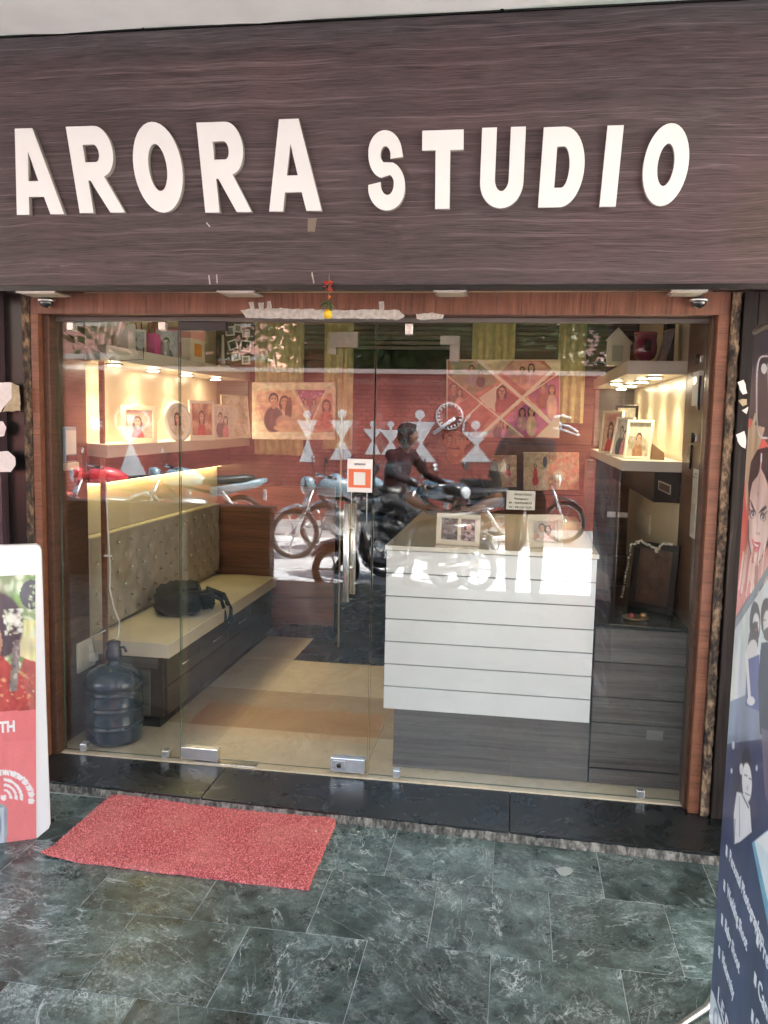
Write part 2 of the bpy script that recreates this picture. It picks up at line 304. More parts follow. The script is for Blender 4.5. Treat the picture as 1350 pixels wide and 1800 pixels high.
m_pil = wood('dark plum laminate', (.035, .020, .024), (.080, .048, .058), (.13, .085, .095), 'Z', 60, 1.2, .22, .35)[0]
m_pilR, _t, _b, _m = wood('blackish brown laminate', (.009, .007, .006), (.024, .018, .016), (.065, .048, .042), 'Z', 90, 1.2, .5, .5); _b.inputs['Specular IOR Level'].default_value = .2
m_black = M0('black laminate', (.010, .009, .009), .25)
m_ply = mottled('bare ply edge with old glue', (.012, .010, .009), (.085, .055, .034), (.30, .20, .12), 42)
m_tile = stone_tile()
m_gran = marble('polished black granite', (.012, .014, .014), (.03, .034, .034), (.009, .010, .010), .24, 3, .1, rnd=.1, bmp=.02)
m_cream = marble('cream vitrified tile', (.66, .56, .40), (.46, .34, .22), (.60, .50, .35), .10, 2.0, .5, .9, rnd=.06)
m_tan = marble('tan vitrified tile', (.52, .39, .25), (.38, .27, .17), (.47, .34, .22), .10, 2.0, .5, .9, rnd=.06)
for mm, g in ((m_cream, 1.12), (m_tan, 1.12)):
    r = [n for n in mm.node_tree.nodes if n.type == 'VALTORGB'][0]; e = r.color_ramp.elements; e[2].color = tuple([min(1, c*g) for c in e[1].color[:3]]+[1])
m_mort = mottled('dusty cement joint', (.035, .034, .03), (.12, .11, .095), (.30, .28, .24), 45)
m_grout = M0('pale joint', (.44, .47, .45), .8, var=.3, vscale=20)
m_white = M0('white gloss laminate', (.78, .78, .76), .18, coat=.4, var=.03)
m_cremel = M0('cream laminate', (.66, .56, .40), .3, var=.04)
m_offw = M0('off white shelf laminate', (.62, .57, .50), .3, var=.04)
m_wall = M0('cream wall paint', (.62, .52, .36), .6, var=.05)
m_lett = M0('white acrylic', (.78, .80, .78), .08, coat=1, bump=.5, bscale=7)
m_lets = M0('clear edged acrylic side', (.36, .33, .30), .2)
m_steel = M0('brushed steel', (.74, .73, .70), .27, .85)
m_alum = M0('dull aluminium', (.50, .50, .49), .38, 1, var=.1, vscale=30)
m_glass = glass_mat('shopfront glass', 1.66)
m_glass2 = glass_mat('inner glass', 1.22)
m_gedge = M0('green glass edge', (.11, .17, .13), .12)
m_ptint = M0('white paper', (.74, .72, .68), .6)
m_tape = M0('old white tape', (.66, .62, .57), .4, var=.25, vscale=60); m_tape.node_tree.nodes['Principled BSDF'].inputs['Alpha'].default_value = .72
m_tanp = M0('tan peeled backing', (.42, .33, .21), .8, var=.2, vscale=50)
m_canpy = M0('pinkish white distemper', (.76, .735, .715), .85, bump=.5, bscale=14, var=.07, vscale=4)
m_sofp = M0('grey green soffit panel', (.74, .78, .68), .5, var=.05)
m_plast = M0('cement plaster', (.42, .40, .36), .9, bump=.3, bscale=60, var=.1)
m_print = print_mat('printed sheet')
m_gprint = print_mat('gloss print under lamination', .34, .12)
m_rubber = M0('tyre rubber', (.016, .016, .016), .7)
m_bparts = M0('black moulded plastic', (.02, .02, .021), .35, bump=.1, bscale=300)
m_chrome = M0('chrome', (.75, .75, .75), .08, 1)
m_blackf = M0('black nylon', (.010, .010, .011), .85, spec=.25, bump=.5, bscale=300)
m_leather = M0('beige leatherette', (.64, .57, .45), .42, bump=.15, bscale=160, var=.06)
m_tuft = M0('taupe tufted fabric', (.42, .36, .28), .5, bump=.3, bscale=200, var=.12, vscale=5)
m_gold = M0('gold sheer curtain', (.62, .60, .34), .55, var=.2, vscale=25)
m_spot = M0('lit lamp lens', (1, 1, 1), .4, emit=(1, .86, .62), es=9)
m_strip = M0('lit yellow led strip', (1, .9, .5), .4, emit=(1, .84, .34), es=1.3)
m_unlit = M0('unlit lamp panel', (.62, .55, .42), .3)

# ------------------------------------------------------------------ printed sheets painted vertex by vertex
def inpoly(X, Y, pts):
    r = np.zeros(X.shape, bool); n = len(pts)
    for i in range(n):
        x0, y0 = pts[i]; x1, y1 = pts[i-1]
        if y0 == y1: continue
        c = ((y0 > Y) != (y1 > Y)) & (X < (x1-x0)*(Y-y0)/(y1-y0)+x0); r ^= c
    return r
class Sheet:
    """A flat print: o = top left corner, U = width vector, V = downward vector; painted in coordinates fx(point)->(a,b)."""
    def __init__(s, o, U, V, res=.004, bgc=(.8, .8, .8), fx=None):
        s.o, s.U, s.V = np.array(o, float), np.array(U, float), np.array(V, float)
        s.nx = max(2, int(np.linalg.norm(s.U)/res)); s.ny = max(2, int(np.linalg.norm(s.V)/res))
        a, b = np.meshgrid(np.linspace(0, 1, s.nx+1), np.linspace(0, 1, s.ny+1)); s.a, s.b = a, b
        s.P = s.o + a[..., None]*s.U + b[..., None]*s.V
        if fx == 'px':
            q = s.P-CAM; z = q@_f; s.X = 675+FPX*(q@_r)/z; s.Y = 900-FPX*(q@_u)/z
        else: s.X, s.Y = a*fx[0], b*fx[1]
        s.C = np.empty(a.shape+(3,)); s.C[:] = bgc
        s.ns = rng.rand(*a.shape)
    def msk(s, m, c, al=1.0):
        c = np.array(c, float); s.C[m] = s.C[m]*(1-al)+c*al
    def poly(s, pts, c, al=1.0): s.msk(inpoly(s.X, s.Y, pts), c, al)
    def ell(s, x, y, rx, ry, c, rot=0, al=1.0, soft=0):
        dx, dy = s.X-x, s.Y-y; cr, sr = math.cos(rot), math.sin(rot)
        d = np.sqrt(((dx*cr+dy*sr)/rx)**2+((-dx*sr+dy*cr)/ry)**2)
        if soft: k = np.clip((1-d)/soft, 0, 1)*al; s.C = s.C*(1-k[..., None])+np.array(c)*k[..., None]
        else: s.msk(d < 1, c, al)
    def ring(s, x, y, r0, r1, c, a0=-4, a1=4):
        d = np.hypot(s.X-x, s.Y-y); t = np.arctan2(s.Y-y, s.X-x); s.msk((d > r0) & (d < r1) & (t > a0) & (t < a1), c)
    def line(s, p, q, w, c, al=1.0):
        px, py = p; dx, dy = q[0]-px, q[1]-py; L2 = dx*dx+dy*dy
        t = np.clip(((s.X-px)*dx+(s.Y-py)*dy)/L2, 0, 1); s.msk(np.hypot(s.X-px-t*dx, s.Y-py-t*dy) < w/2, c, al)
    def blotch(s, pts, cols, n, r, al=.8):
        m = inpoly(s.X, s.Y, pts); xs = [p[0] for p in pts]; ys = [p[1] for p in pts]; keep = s.C.copy()
        for i in range(n):
            s.ell(rng.uniform(min(xs), max(xs)), rng.uniform(min(ys), max(ys)), r*rng.uniform(.35, 1.3), r*rng.uniform(.35, 1.3), cols[rng.randint(len(cols))], rng.rand()*3, al, .6)
        s.C[~m] = keep[~m]
    def person(s, x, y, h, skin=(.55, .33, .22), hair=(.03, .02, .02), cloth=(.05, .05, .06), fem=False, tall=4.5, clip=None, face=True):
        keep = s.C.copy() if clip is not None else None
        if fem: s.ell(x, y+h*.55, h*1.05, h*1.6, hair)
        s.ell(x, y+h*(tall*.5+1.2), h*(1.5 if fem else 1.9), h*tall*.52, cloth, soft=.15)
        s.ell(x-h*.4, y+h*(tall*.5+1.0), h*.35, h*tall*.36, tuple(c*1.5+.02 for c in cloth), .1, .5, .5)
        s.ell(x, y+h*1.05, h*.42, h*.7, tuple(c*.8 for c in skin))
        s.ell(x, y-h*.15, h*.92, h*1.08, hair)
        s.ell(x, y+h*.12, h*.72, h*.95, skin, soft=.2)
        s.ell(x-h*.2, y+h*.2, h*.3, h*.45, tuple(min(1, c*1.25) for c in skin), al=.5, soft=.6)
        if face:
            for k in (-1, 1): s.ell(x+k*h*.3, y, h*.13, h*.08, (.04, .02, .02)); s.ell(x+k*h*.3, y-h*.17, h*.2, h*.05, (.06, .03, .03))
            s.ell(x, y+h*.55, h*.24, h*.09, (.5, .08, .08) if fem else (.3, .12, .1)); s.ell(x, y+h*.25, h*.08, h*.13, tuple(c*.75 for c in skin), soft=.5)
        if clip is not None:
            m = inpoly(s.X, s.Y, clip); s.C[~m] = keep[~m]
    def build(s, name, parent=None, mat=None, thick=.0015, mask=None):
        n = s.C.shape[0]*s.C.shape[1]; nx = s.nx+1
        def soft(k):
            g = rng.rand(k+2, k+2, 3); yy = s.b*k; xx = s.a*k; i0 = np.minimum(yy.astype(int), k); j0 = np.minimum(xx.astype(int), k); fy_ = (yy-i0)[..., None]; fx_ = (xx-j0)[..., None]
            return (g[i0, j0]*(1-fy_)*(1-fx_)+g[i0+1, j0]*fy_*(1-fx_)+g[i0, j0+1]*(1-fy_)*fx_+g[i0+1, j0+1]*fy_*fx_)
        flat_ = (s.C.min(-1, keepdims=True) > .6) | (np.abs(s.C-np.array([.78, .22, .22])).max(-1, keepdims=True) < .05)
        tex = 1+(.25*(soft(9)[..., :1]-.5)+.5*(soft(26)[..., :1]-.5)+.18*(soft(20)-.5))*(1-.85*flat_)
        C = np.clip(s.C*tex*(0.97+.06*s.ns[..., None]), 0, 1)
        off = np.array(parent.location) if parent is not None else 0
        nrm = np.cross(s.U, s.V); nrm = nrm/np.linalg.norm(nrm)          # points away from the viewer when U is right and V down
        V = (s.P-off).reshape(-1, 3)
        i = np.arange(s.ny*s.nx); r, c = i//s.nx, i % s.nx; a = r*nx+c
        F = np.stack([a, a+nx, a+nx+1, a+1], 1)
        if mask is not None:
            mk = mask(s); F = F[(mk[:-1, :-1] & mk[1:, 1:] & mk[:-1, 1:] & mk[1:, :-1]).reshape(-1)]
        me = bpy.data.meshes.new(name); me.vertices.add(n); me.vertices.foreach_set('co', V.astype('f').ravel())
        me.loops.add(len(F)*4); me.loops.foreach_set('vertex_index', F.astype('i').ravel())
        me.polygons.add(len(F)); me.polygons.foreach_set('loop_start', np.arange(0, len(F)*4, 4).astype('i')); me.polygons.foreach_set('loop_total', np.full(len(F), 4, 'i'))
        at_ = me.color_attributes.new('ink', 'FLOAT_COLOR', 'POINT')
        at_.data.foreach_set('color', np.concatenate([C.reshape(-1, 3), np.ones((n, 1))], 1).astype('f').ravel())
        me.update(calc_edges=True); me.materials.append(mat or m_print)
        o = bpy.data.objects.new(name, me); COL.objects.link(o)
        if parent is not None: o.parent = parent
        if thick:
            so = o.modifiers.new('t', 'SOLIDIFY'); so.thickness = thick; so.offset = 1 if False else -1
        return o
def sheet_px(pts, plane, v, **k):
    """a print whose corners (top left, top right, bottom left) were measured in the photo on the plane"""
    P = [np.array(at(x, y, plane, v)) for x, y in pts]; return Sheet(P[0], P[1]-P[0], P[2]-P[0], fx='px', **k)

# ------------------------------------------------------------------ lettering
FONT = bpy.data.curves.new('tmpfont', 'FONT').font
def text_mesh(body, size, bold=.0, extr=.0):
    c = bpy.data.curves.new('txt', 'FONT'); c.body = body; c.size = size; c.offset = bold; c.extrude = extr; c.resolution_u = 2
    o = bpy.data.objects.new('txt', c); COL.objects.link(o); dg = bpy.context.evaluated_depsgraph_get(); dg.update()
    me = bpy.data.meshes.new_from_object(o.evaluated_get(dg)); bpy.data.objects.remove(o); return me
def lettering(name, body, size, o, U, V, mat, parent=None, bold=.0, extr=.0004, sx=1.0, width=None):
    """text lying in the plane of U (reading direction) and V (up)"""
    me = text_mesh(body, size, bold, extr); U = Vector(U).normalized(); V = Vector(V).normalized(); N = U.cross(V)
    if width:
        xs = [v.co.x for v in me.vertices]; sx = width/(max(xs)-min(xs))
    o = Vector(o)-(Vector(parent.location) if parent is not None else Vector((0, 0, 0)))
    for v in me.vertices: v.co = o+U*v.co.x*sx+V*v.co.y+N*v.co.z
    me.materials.clear(); me.materials.append(mat); ob = bpy.data.objects.new(name, me); COL.objects.link(ob)
    if parent is not None: ob.parent = parent
    return ob
def arc(cx, cy, rx, ry, a0, a1, n=18): return [(cx+rx*math.cos(math.radians(a0+(a1-a0)*i/n)), cy+ry*math.sin(math.radians(a0+(a1-a0)*i/n))) for i in range(n+1)]
def sstroke():
    L = [(.035, .315), (.33, .345)]+arc(.52, .325, .19, .145, 190, 350, 10)+arc(.50, .345, .215, .12, 0, 62, 6)+arc(.42, .70, .37, .285, 262, 168, 10)
    L += arc(.48, .72, .43, .28, 172, 8, 20)+[(.93, .675), (.635, .655)]+arc(.49, .70, .15, .115, 0, 180, 9)+arc(.50, .705, .165, .12, 190, 245, 6)
    L += arc(.54, .31, .435, .295, 72, -8, 12)+arc(.50, .29, .475, .29, -4, -176, 24)
    return [L]
GLY = {
 'A': [[(0, 0), (.25, 0), (.31, .21), (.66, .21), (.73, 0), (1, 0), (.67, 1), (.31, 1)], [(.365, .38), (.61, .38), (.49, .78)]],
 'R': [[(0, 0), (.29, 0), (.29, .38), (.36, .38), (.70, 0), (1, 0), (.66, .42)]+arc(.62, .71, .33, .29, -65, 90, 14)+[(0, 1)], [(.29, .58), (.29, .80)]+arc(.55, .69, .11, .11, 90, -90, 8)],
 'O': [arc(.5, .5, .5, .5, 0, 350, 35), arc(.5, .5, .205, .27, 0, 350, 35)],
 'S': sstroke(),
 'T': [[(.34, 0), (.67, 0), (.67, .76), (1, .76), (1, 1), (0, 1), (0, .76), (.34, .76)]],
 'U': [[(0, 1), (0, .33)]+arc(.5, .33, .5, .33, 180, 360, 20)+[(1, .33), (1, 1), (.68, 1), (.68, .36)]+arc(.5, .36, .18, .16, 0, -180, 12)+[(.32, 1)]],
 'D': [[(0, 0)]+arc(.48, .5, .52, .5, -90, 90, 22)+[(0, 1)], [(.32, .23), (.32, .77)]+arc(.50, .5, .18, .27, 90, -90, 14)],
 'I': [[(0, 0), (1, 0), (1, 1), (0, 1)]]}
def glyph(ch, x0, z0, wd, ht, y, depth, parent, shear=0.0, pivot=.5):
    cu = bpy.data.curves.new('g', 'CURVE'); cu.dimensions = '2D'; cu.fill_mode = 'BOTH'; cu.extrude = depth/2; cu.bevel_depth = .0015; cu.bevel_resolution = 1; cu.offset = .0014
    for pts in GLY[ch]:
        s = cu.splines.new('POLY'); s.points.add(len(pts)-1); s.use_cyclic_u = True
        for k, (a, b) in enumerate(pts): s.points[k].co = (a*wd, b*ht, 0, 1)
    o = bpy.data.objects.new('g', cu); COL.objects.link(o); dg = bpy.context.evaluated_depsgraph_get(); dg.update()
    me = bpy.data.meshes.new_from_object(o.evaluated_get(dg)); bpy.data.objects.remove(o)
    px = Vector(parent.location)
    for v in me.vertices: v.co = Vector((x0+v.co.x+shear*(v.co.y-pivot*ht), y-v.co.z, z0+v.co.y))-px
    me.materials.clear(); me.materials.append(m_lett); me.materials.append(m_lets); me.update()
    for p in me.polygons: p.material_index = 0 if abs(p.normal.y) > .5 else 1
    ob = bpy.data.objects.new('letter', me); COL.objects.link(ob); ob.parent = parent
    ob['label'] = 'white glossy letter %s' % ch
    return ob

# ================================================================== SETTING: floors
ZF = -.045
mb = MB(); mb.box(-9, 7, -4.32, .05, -.30, ZF-.0016); struct(mb.obj('verandah_floor', m_grout))
vf = bpy.data.objects['verandah_floor']
me_t = None; TP = .366
tilebm = MB(); g = .0014; tilebm.box(g, TP-g, g, TP-g, -.02, 0)
proto_tile = tilebm.obj('marble_tile', m_tile, bevel=.0006, seg=1); first = True
row0 = -.335
for r in range(11):
    y1 = row0-r*TP
    xo = (-.03 if r % 2 == 0 else -.215)+(.004*(r % 3))
    for k in range(-16, 12):
        x = xo+k*TP
        if not -5.2 < x < 3.6: continue
        t = proto_tile if first else proto_tile.copy()
        if not first: COL.objects.link(t)
        first = False; t.parent = vf
        t.location = (x, y1-TP, ZF+.0004*random.uniform(-1, 1)); t.rotation_euler = (random.uniform(-.0011, .0011), random.uniform(-.0011, .0011), 0)
# granite threshold slabs with a dusty front edge
ths = MB(); ths.box(-2.6, 1.9, -.345, 0, -.20, -.06); th = struct(ths.obj('threshold', m_mort))
def fy(x): return -.315-(x+1.9)*.034
for a, b in ((-2.3, -1.19), (-1.187, .02), (.023, .90)):
    p = [(a, fy(a), -.036), (b, fy(b), -.036), (b, -.034, -.036), (a, -.034, -.036)]
    o = MB().prism(p, (0, 0, .032)).obj('granite_slab', m_gran, th, bevel=.002)
me = MB()
N = 260; xs = np.linspace(-2.3, .90, N); jg = np.convolve(rng.rand(N+8), np.ones(9)/9, 'valid')
top_, bot_ = [], []
for x, j_ in zip(xs, jg): top_.append((x, fy(x)+.001, -.006-.014*abs(j_-.5)-.002*random.random())); bot_.append((x, fy(x)-.004-.010*max(0, j_-.35)-.0015*random.random(), ZF+.001))
me.add(top_+bot_, [(i, N+i, N+i+1, i+1) for i in range(N-1)]); me.obj('mortar_edge', m_mort, th)
# inside floor
fl = struct(MB().box(-2.2, .9, -.034, 2.4, -.10, -.008).obj('shop_floor', m_grout))
ys = [-.034, .42, 1.00, 1.60, 2.15]
xsx = [-2.05, -1.33, -.60, .13, .72]
for j in range(4):
    for i in range(4):
        mt = m_tan if (j == 1 and i in (0, 1, 2)) else m_cream
        if j == 3 and i >= 1: mt = m_gran
        MB().box(xsx[i]+.0008, xsx[i+1]-.0008, ys[j]+.0008, ys[j+1]-.0008, -.02, 0).obj('floor_tile', mt, fl)
# street, pavement
def paver_mat():
    m = M0('pale dusty pavers', (.45, .44, .43), .9); t = m.node_tree; L = t.links.new; b = t.nodes['Principled BSDF']
    tc = t.nodes.new('ShaderNodeTexCoord'); br = t.nodes.new('ShaderNodeTexBrick'); br.inputs['Scale'].default_value = 4; br.inputs['Mortar Size'].default_value = .012
    br.inputs['Color1'].default_value = (.57, .57, .57, 1); br.inputs['Color2'].default_value = (.49, .49, .49, 1); br.inputs['Mortar'].default_value = (.24, .21, .2, 1)
    n = t.nodes.new('ShaderNodeTexNoise'); n.inputs['Scale'].default_value = 1.5; n.inputs['Detail'].default_value = 6
    mr = t.nodes.new('ShaderNodeMapRange'); mr.inputs[1].default_value = .3; mr.inputs[2].default_value = .7; mr.inputs[3].default_value = .75; mr.inputs[4].default_value = 1.2
    mx = t.nodes.new('ShaderNodeVectorMath'); mx.operation = 'SCALE'
    L(tc.outputs['Object'], br.inputs['Vector']); L(tc.outputs['Object'], n.inputs['Vector']); L(n.outputs['Fac'], mr.inputs[0]); L(br.outputs[0], mx.inputs[0]); L(mr.outputs[0], mx.inputs['Scale']); L(mx.outputs[0], b.inputs['Base Color'])
    return m
m_pave = paver_mat(); m_road = M0('grey dusty asphalt', (.24, .235, .23), .9, bump=.3, var=.15, vscale=2)
struct(MB().box(-60, 60, -8.2, -4.33, -.5, -.17).obj('pavement', m_pave))
struct(MB().box(-60, 60, -10.3, -8.21, -.5, -.19).obj('road', m_road))
struct(MB().box(-300, 300, -400, 300, -.9, -.51).obj('ground', M0('earth', (.25, .2, .15), .95, var=.2, vscale=.5)))
struct(MB().box(-60, 60, -60, -10.31, -.5, -.16).obj('far_ground', M0('dusty yard', (.33, .28, .22), .95, var=.2, vscale=.5)))

# ================================================================== SETTING: verandah roof
ZC = 2.922
struct(MB().box(-9, 7, -4.35, 3.2, 3.32, 3.50).obj('roof_slab', m_plast))
cei = struct(MB().box(-9, 7, -.62, .3, ZC+.02, ZC+.05).obj('soffit', m_black))
xj = [-9, -6.3, -3.8, -1.372, .0, 1.52, 4.2, 7]
xj[3] = aZ(246, 45, ZC).x; xj[4] = aZ(882, 10, ZC).x
for a, b in zip(xj[:-1], xj[1:]): MB().box(a+.006, b-.006, -.60, -.262, ZC, ZC+.02).obj('soffit_panel', m_sofp, cei)
# plastered beam with an uneven lower edge in front of the soffit strip
N = 160; xs = np.linspace(-6, 5, N); bt = []; me = MB()
zb = aY(600, 24, -.62).z
def zedge(x): return zb-.002+.004*math.sin(x*1.7+.6)+.003*math.sin(x*9)+.003*random.random()-.010*(x+.6)*0
E_ = [zedge(x) for x in xs]
vs = []; fs = []
for x, e in zip(xs, E_): vs += [(x, -.60, e), (x, -.665, e-.002+.004*random.random()), (x, -.67, e+.4), (x, -.95, e+.004), (x, -.60, e+.4)]
for i in range(N-1):
    a = i*5; b = a+5
    fs += [(a, a+4, b+4, b), (a, b, b+1, a+1), (a+1, b+1, b+3, a+3)]
me.add(vs, fs, False); me.box(-6, 5, -.95, -.60, zb+.035, 3.32); struct(me.obj('ceiling_beam', m_canpy))
struct(MB().box(-9, 7, -4.3, -.96, 3.10, 3.12).obj('verandah_ceiling', m_canpy))
struct(MB().box(-9, 7, -4.35, -4.15, 2.86, 3.32).obj('roof_edge_beam', m_canpy))
for x in (-7.2, 3.1):
    o = MB().box(x-.2, x+.2, -4.3, -3.9, ZF, 3.1).obj('verandah_column', m_canpy, bevel=.01)
    top(o, 'plastered square column at the %s end of the verandah edge' % ('left' if x < 0 else 'right'), 'column', 'verandah columns')

m_blocker = M0('dark brown cladding of added blockers', (.045, .030, .024), .5, var=.15, vscale=3)
x1_ = mir(478, 950, 1, -4.2).x; zt_ = mir(330, 885, 1, -4.2).z
pw = thing('added_parapet', 'low dark brown parapet added along the verandah edge to block bright reflections', 'parapet', (x1_-2, -4.2, ZF))
MB().box(x1_-4.4, x1_, -4.28, -4.12, ZF, zt_-.05).obj('wall', m_blocker, pw, bevel=.004); MB().box(x1_-4.42, x1_+.02, -4.30, -4.10, zt_-.05, zt_).obj('coping', m_blocker, pw, bevel=.004)  # added low wall, keeps the bright pavement out of the left reflection
x0_ = mir(1052, 1000, 1, -4.1).x
o = MB().box(x0_, x0_+1.0, -4.3, -3.95, ZF, 3.1).obj('verandah_column', m_blocker, bevel=.01); top(o, 'broad dark column added at the verandah edge to block bright reflections at the right', 'column', 'verandah columns')  # added column, hides the bright pavement from the right end of the glass

# ================================================================== SETTING: shop shell
struct(MB().box(-2.30, -2.035, .0, 2.4, -.1, 2.2).obj('wall_left', m_cremel))
struct(MB().box(.72, 1.0, .0, 2.4, -.1, 2.2).obj('wall_right', m_cremel))
DX0, DX1 = aY(588, 950, 2.15).x, aY(800, 850, 2.15).x
bw = struct(MB().box(-2.3, DX0, 2.17, 2.4, -.1, 2.6).box(DX1, 1.0, 2.17, 2.4, -.1, 2.6).box(DX0, DX1, 2.17, 2.4, 2.02, 2.6).obj('wall_back', m_black))
br_ = struct(MB().box(DX0-.3, DX1+.3, 3.9, 4.0, -.1, 2.6).box(DX0-.35, DX0-.3, 2.4, 4.0, -.1, 2.6).box(DX1+.3, DX1+.35, 2.4, 4.0, -.1, 2.6).box(DX0-.3, DX1+.3, 2.4, 3.9, 2.3, 2.4).obj('back_room_walls', m_black))  # black wall colour stands in for the darkness of the room beyond
struct(MB().box(DX0-.3, DX1+.3, 2.15, 3.9, -.1, -.002).obj('back_room_floor', m_gran))
struct(MB().box(-2.3, 1.0, -.0, 2.4, 2.155, 2.2).obj('shop_ceiling', M0('cream ceiling', (.74, .68, .56), .5)))
struct(MB().box(-9, 7, .02, .3, 2.2, 3.32).obj('wall_above_front', m_plast))
for x0, x1 in ((-9, -2.32), (1.0, 7)): struct(MB().box(x0, x1, .0, .3, -.1, 2.2).obj('wall_beside_shop', m_plast))
# back wall panelling: brown planks low, black band, brown planks above
for i, z0 in enumerate(np.arange(0.09, .86, .19)):
    MB().box(-2.03, DX0, 2.152, 2.17, z0+.001, z0+.188).obj('wall_plank', m_back, bw, bevel=.001); MB().box(DX1, .72, 2.152, 2.17, z0+.001, z0+.188).obj('wall_plank', m_back, bw, bevel=.001)
MB().box(-2.03, DX0, 2.150, 2.17, 1.042, 1.36).obj('black_band', m_black, bw)
for z0, h_ in ((1.362, .256), (1.62, .256), (1.88, .14)):
    MB().box(-2.03, DX0, 2.152, 2.17, z0+.001, z0+h_).obj('wall_plank', m_back, bw, bevel=.001); MB().box(DX1, .72, 2.152, 2.17, z0+.001, z0+h_).obj('wall_plank', m_back, bw, bevel=.001)
MB().box(-2.03, .72, 2.152, 2.17, 2.022, 2.154).obj('wall_plank', m_back, bw)
MB().box(DX1, .72, 2.152, 2.17, 1.042, 1.36).obj('wall_plank', m_back, bw)
MB().box(-2.03, DX0, 2.14, 2.17, 0, .088).obj('skirting', m_gran, bw); MB().box(DX1, .72, 2.14, 2.17, 0, .088).obj('skirting', m_gran, bw)

# ================================================================== SHOPFRONT FRAME
fr = thing('shopfront_frame', 'red brown laminate surround of the glass shopfront with grainy jambs and lintel', 'shopfront frame', (-.64, -.09, 0))
def Rm(a, b, c, d, e, f_, name, mat, bev=.0015): return MB().box(a, b, c, d, e, f_).obj(name, mat, fr, bevel=bev)
Rm(-2.018, -1.985, -.095, .0, -.002, 1.905, 'jamb', m_jamb)
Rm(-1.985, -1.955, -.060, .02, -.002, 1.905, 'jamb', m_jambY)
Rm(.708, .748, -.095, .0, -.002, 1.905, 'jamb', m_jamb)
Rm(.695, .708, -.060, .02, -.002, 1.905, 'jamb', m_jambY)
lx = [-2.018, -1.72, -1.18, -.64, -.10, .44, .748]
for a, b in zip(lx[:-1], lx[1:]): Rm(a+.0006, b-.0006, -.095, .02, 1.905, 1.988, 'lintel_panel', m_lint, .001)
Rm(-2.018, .748, -.012, .02, 1.885, 1.903, 'lintel_channel', m_grey)
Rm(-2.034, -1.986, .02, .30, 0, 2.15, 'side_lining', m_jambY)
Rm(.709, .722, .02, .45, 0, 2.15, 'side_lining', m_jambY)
# bare ply edges
def ragged(x0, x1, y, z0, z1, name, mat, parent, amp=.004, n=120, depth=.05):
    m = MB(); vs = []; 
    for i in range(n):
        z = z0+(z1-z0)*i/(n-1); a = x0+amp*(random.random()-.5)*.5; b = x1+amp*(random.random()-.5); yy = y-.004*random.random()
        vs += [(a, yy, z), ((a+b)/2, yy-.006*random.random(), z), (b, yy+.002, z), (b, y+depth, z), (a, y+depth, z)]
    fs = []
    for i in range(n-1):
        for k in range(5): fs.append((i*5+k, i*5+(k+1) % 5, i*5+5+(k+1) % 5, i*5+5+k))
    fs += [(4, 3, 2, 1, 0), tuple((n-1)*5+k for k in range(5))]
    return m.add(vs, fs).obj(name, mat, parent)
pl = thing('left_pillar_cladding', 'plum brown laminate pillar cladding with torn white patches left of the shopfront', 'pillar', (-2.4, -.1, 0))
MB().box(-3.6, -2.135, -.15, -.03, ZF, 1.985).obj('laminate_panel', m_pil, pl, bevel=.002)
MB().box(-2.133, -2.052, -.10, .0, ZF, 1.985).obj('black_edge', m_black, pl)
ragged(-2.052, -2.0195, -.100, ZF, 1.984, 'ply_edge', m_ply, pl)
pr = thing('right_pillar_cladding', 'blackish brown grooved laminate pillar right of the shopfront with chipped ply edge', 'pillar', (1.0, -.1, 0))
ragged(.7505, .781, -.112, 0, 1.984, 'ply_edge', m_ply, pr, .006)
for a, b in ((.788, .835), (.838, .98), (.983, 1.5), (1.503, 2.2)): MB().box(a, b, -.125, -.0, -.003, 1.984).obj('laminate_strip', m_pilR, pr, bevel=.002)
def patch(pts, y, mat, parent, name='torn_patch', th=.0006, jag=2.0):
    out = []
    n = len(pts)
    for i in range(n):
        a, b = pts[i], pts[(i+1) % n]; k = max(1, int(math.hypot(a[0]-b[0], a[1]-b[1])/6))
        for j in range(k): t = j/k; out.append((a[0]*(1-t)+b[0]*t+random.uniform(-1, 1)*jag*.5, a[1]*(1-t)+b[1]*t+random.uniform(-1, 1)*jag*.5))
    P = [aY(x, yy, y) for x, yy in out]
    for p in P: p.y = y-th
    return MB().prism(P, (0, th, 0)).obj(name, mat, parent)
m_pinkp = M0('pinkish paper backing', (.74, .66, .64), .7, var=.06, vscale=60)
patch([(-20, 672), (22, 673), (20, 700), (8, 712), (2, 724), (-20, 724)], -.151, m_pinkp, pl)
patch([(21, 673), (34, 678), (36, 722), (4, 724), (10, 712), (21, 700)], -.151, m_tanp, pl)
patch([(-10, 742), (6, 740), (11, 752), (8, 766), (-10, 768)], -.151, m_pinkp, pl)
patch([(-20, 795), (14, 793), (27, 803), (28, 818), (20, 829), (-20, 832)], -.151, m_pinkp, pl)
patch([(1297, 672), (1306, 668), (1311, 676), (1313, 692), (1306, 694), (1300, 684)], -.126, m_pinkp, pr)
patch([(1297, 703), (1312, 701), (1313, 712), (1306, 714), (1300, 708)], -.126, m_tanp, pr)
patch([(1303, 722), (1315, 715), (1313, 728)], -.126, m_pinkp, pr)
patch([(1294, 764), (1308, 758), (1311, 768), (1310, 788), (1304, 786), (1296, 776)], -.126, m_pinkp, pr)

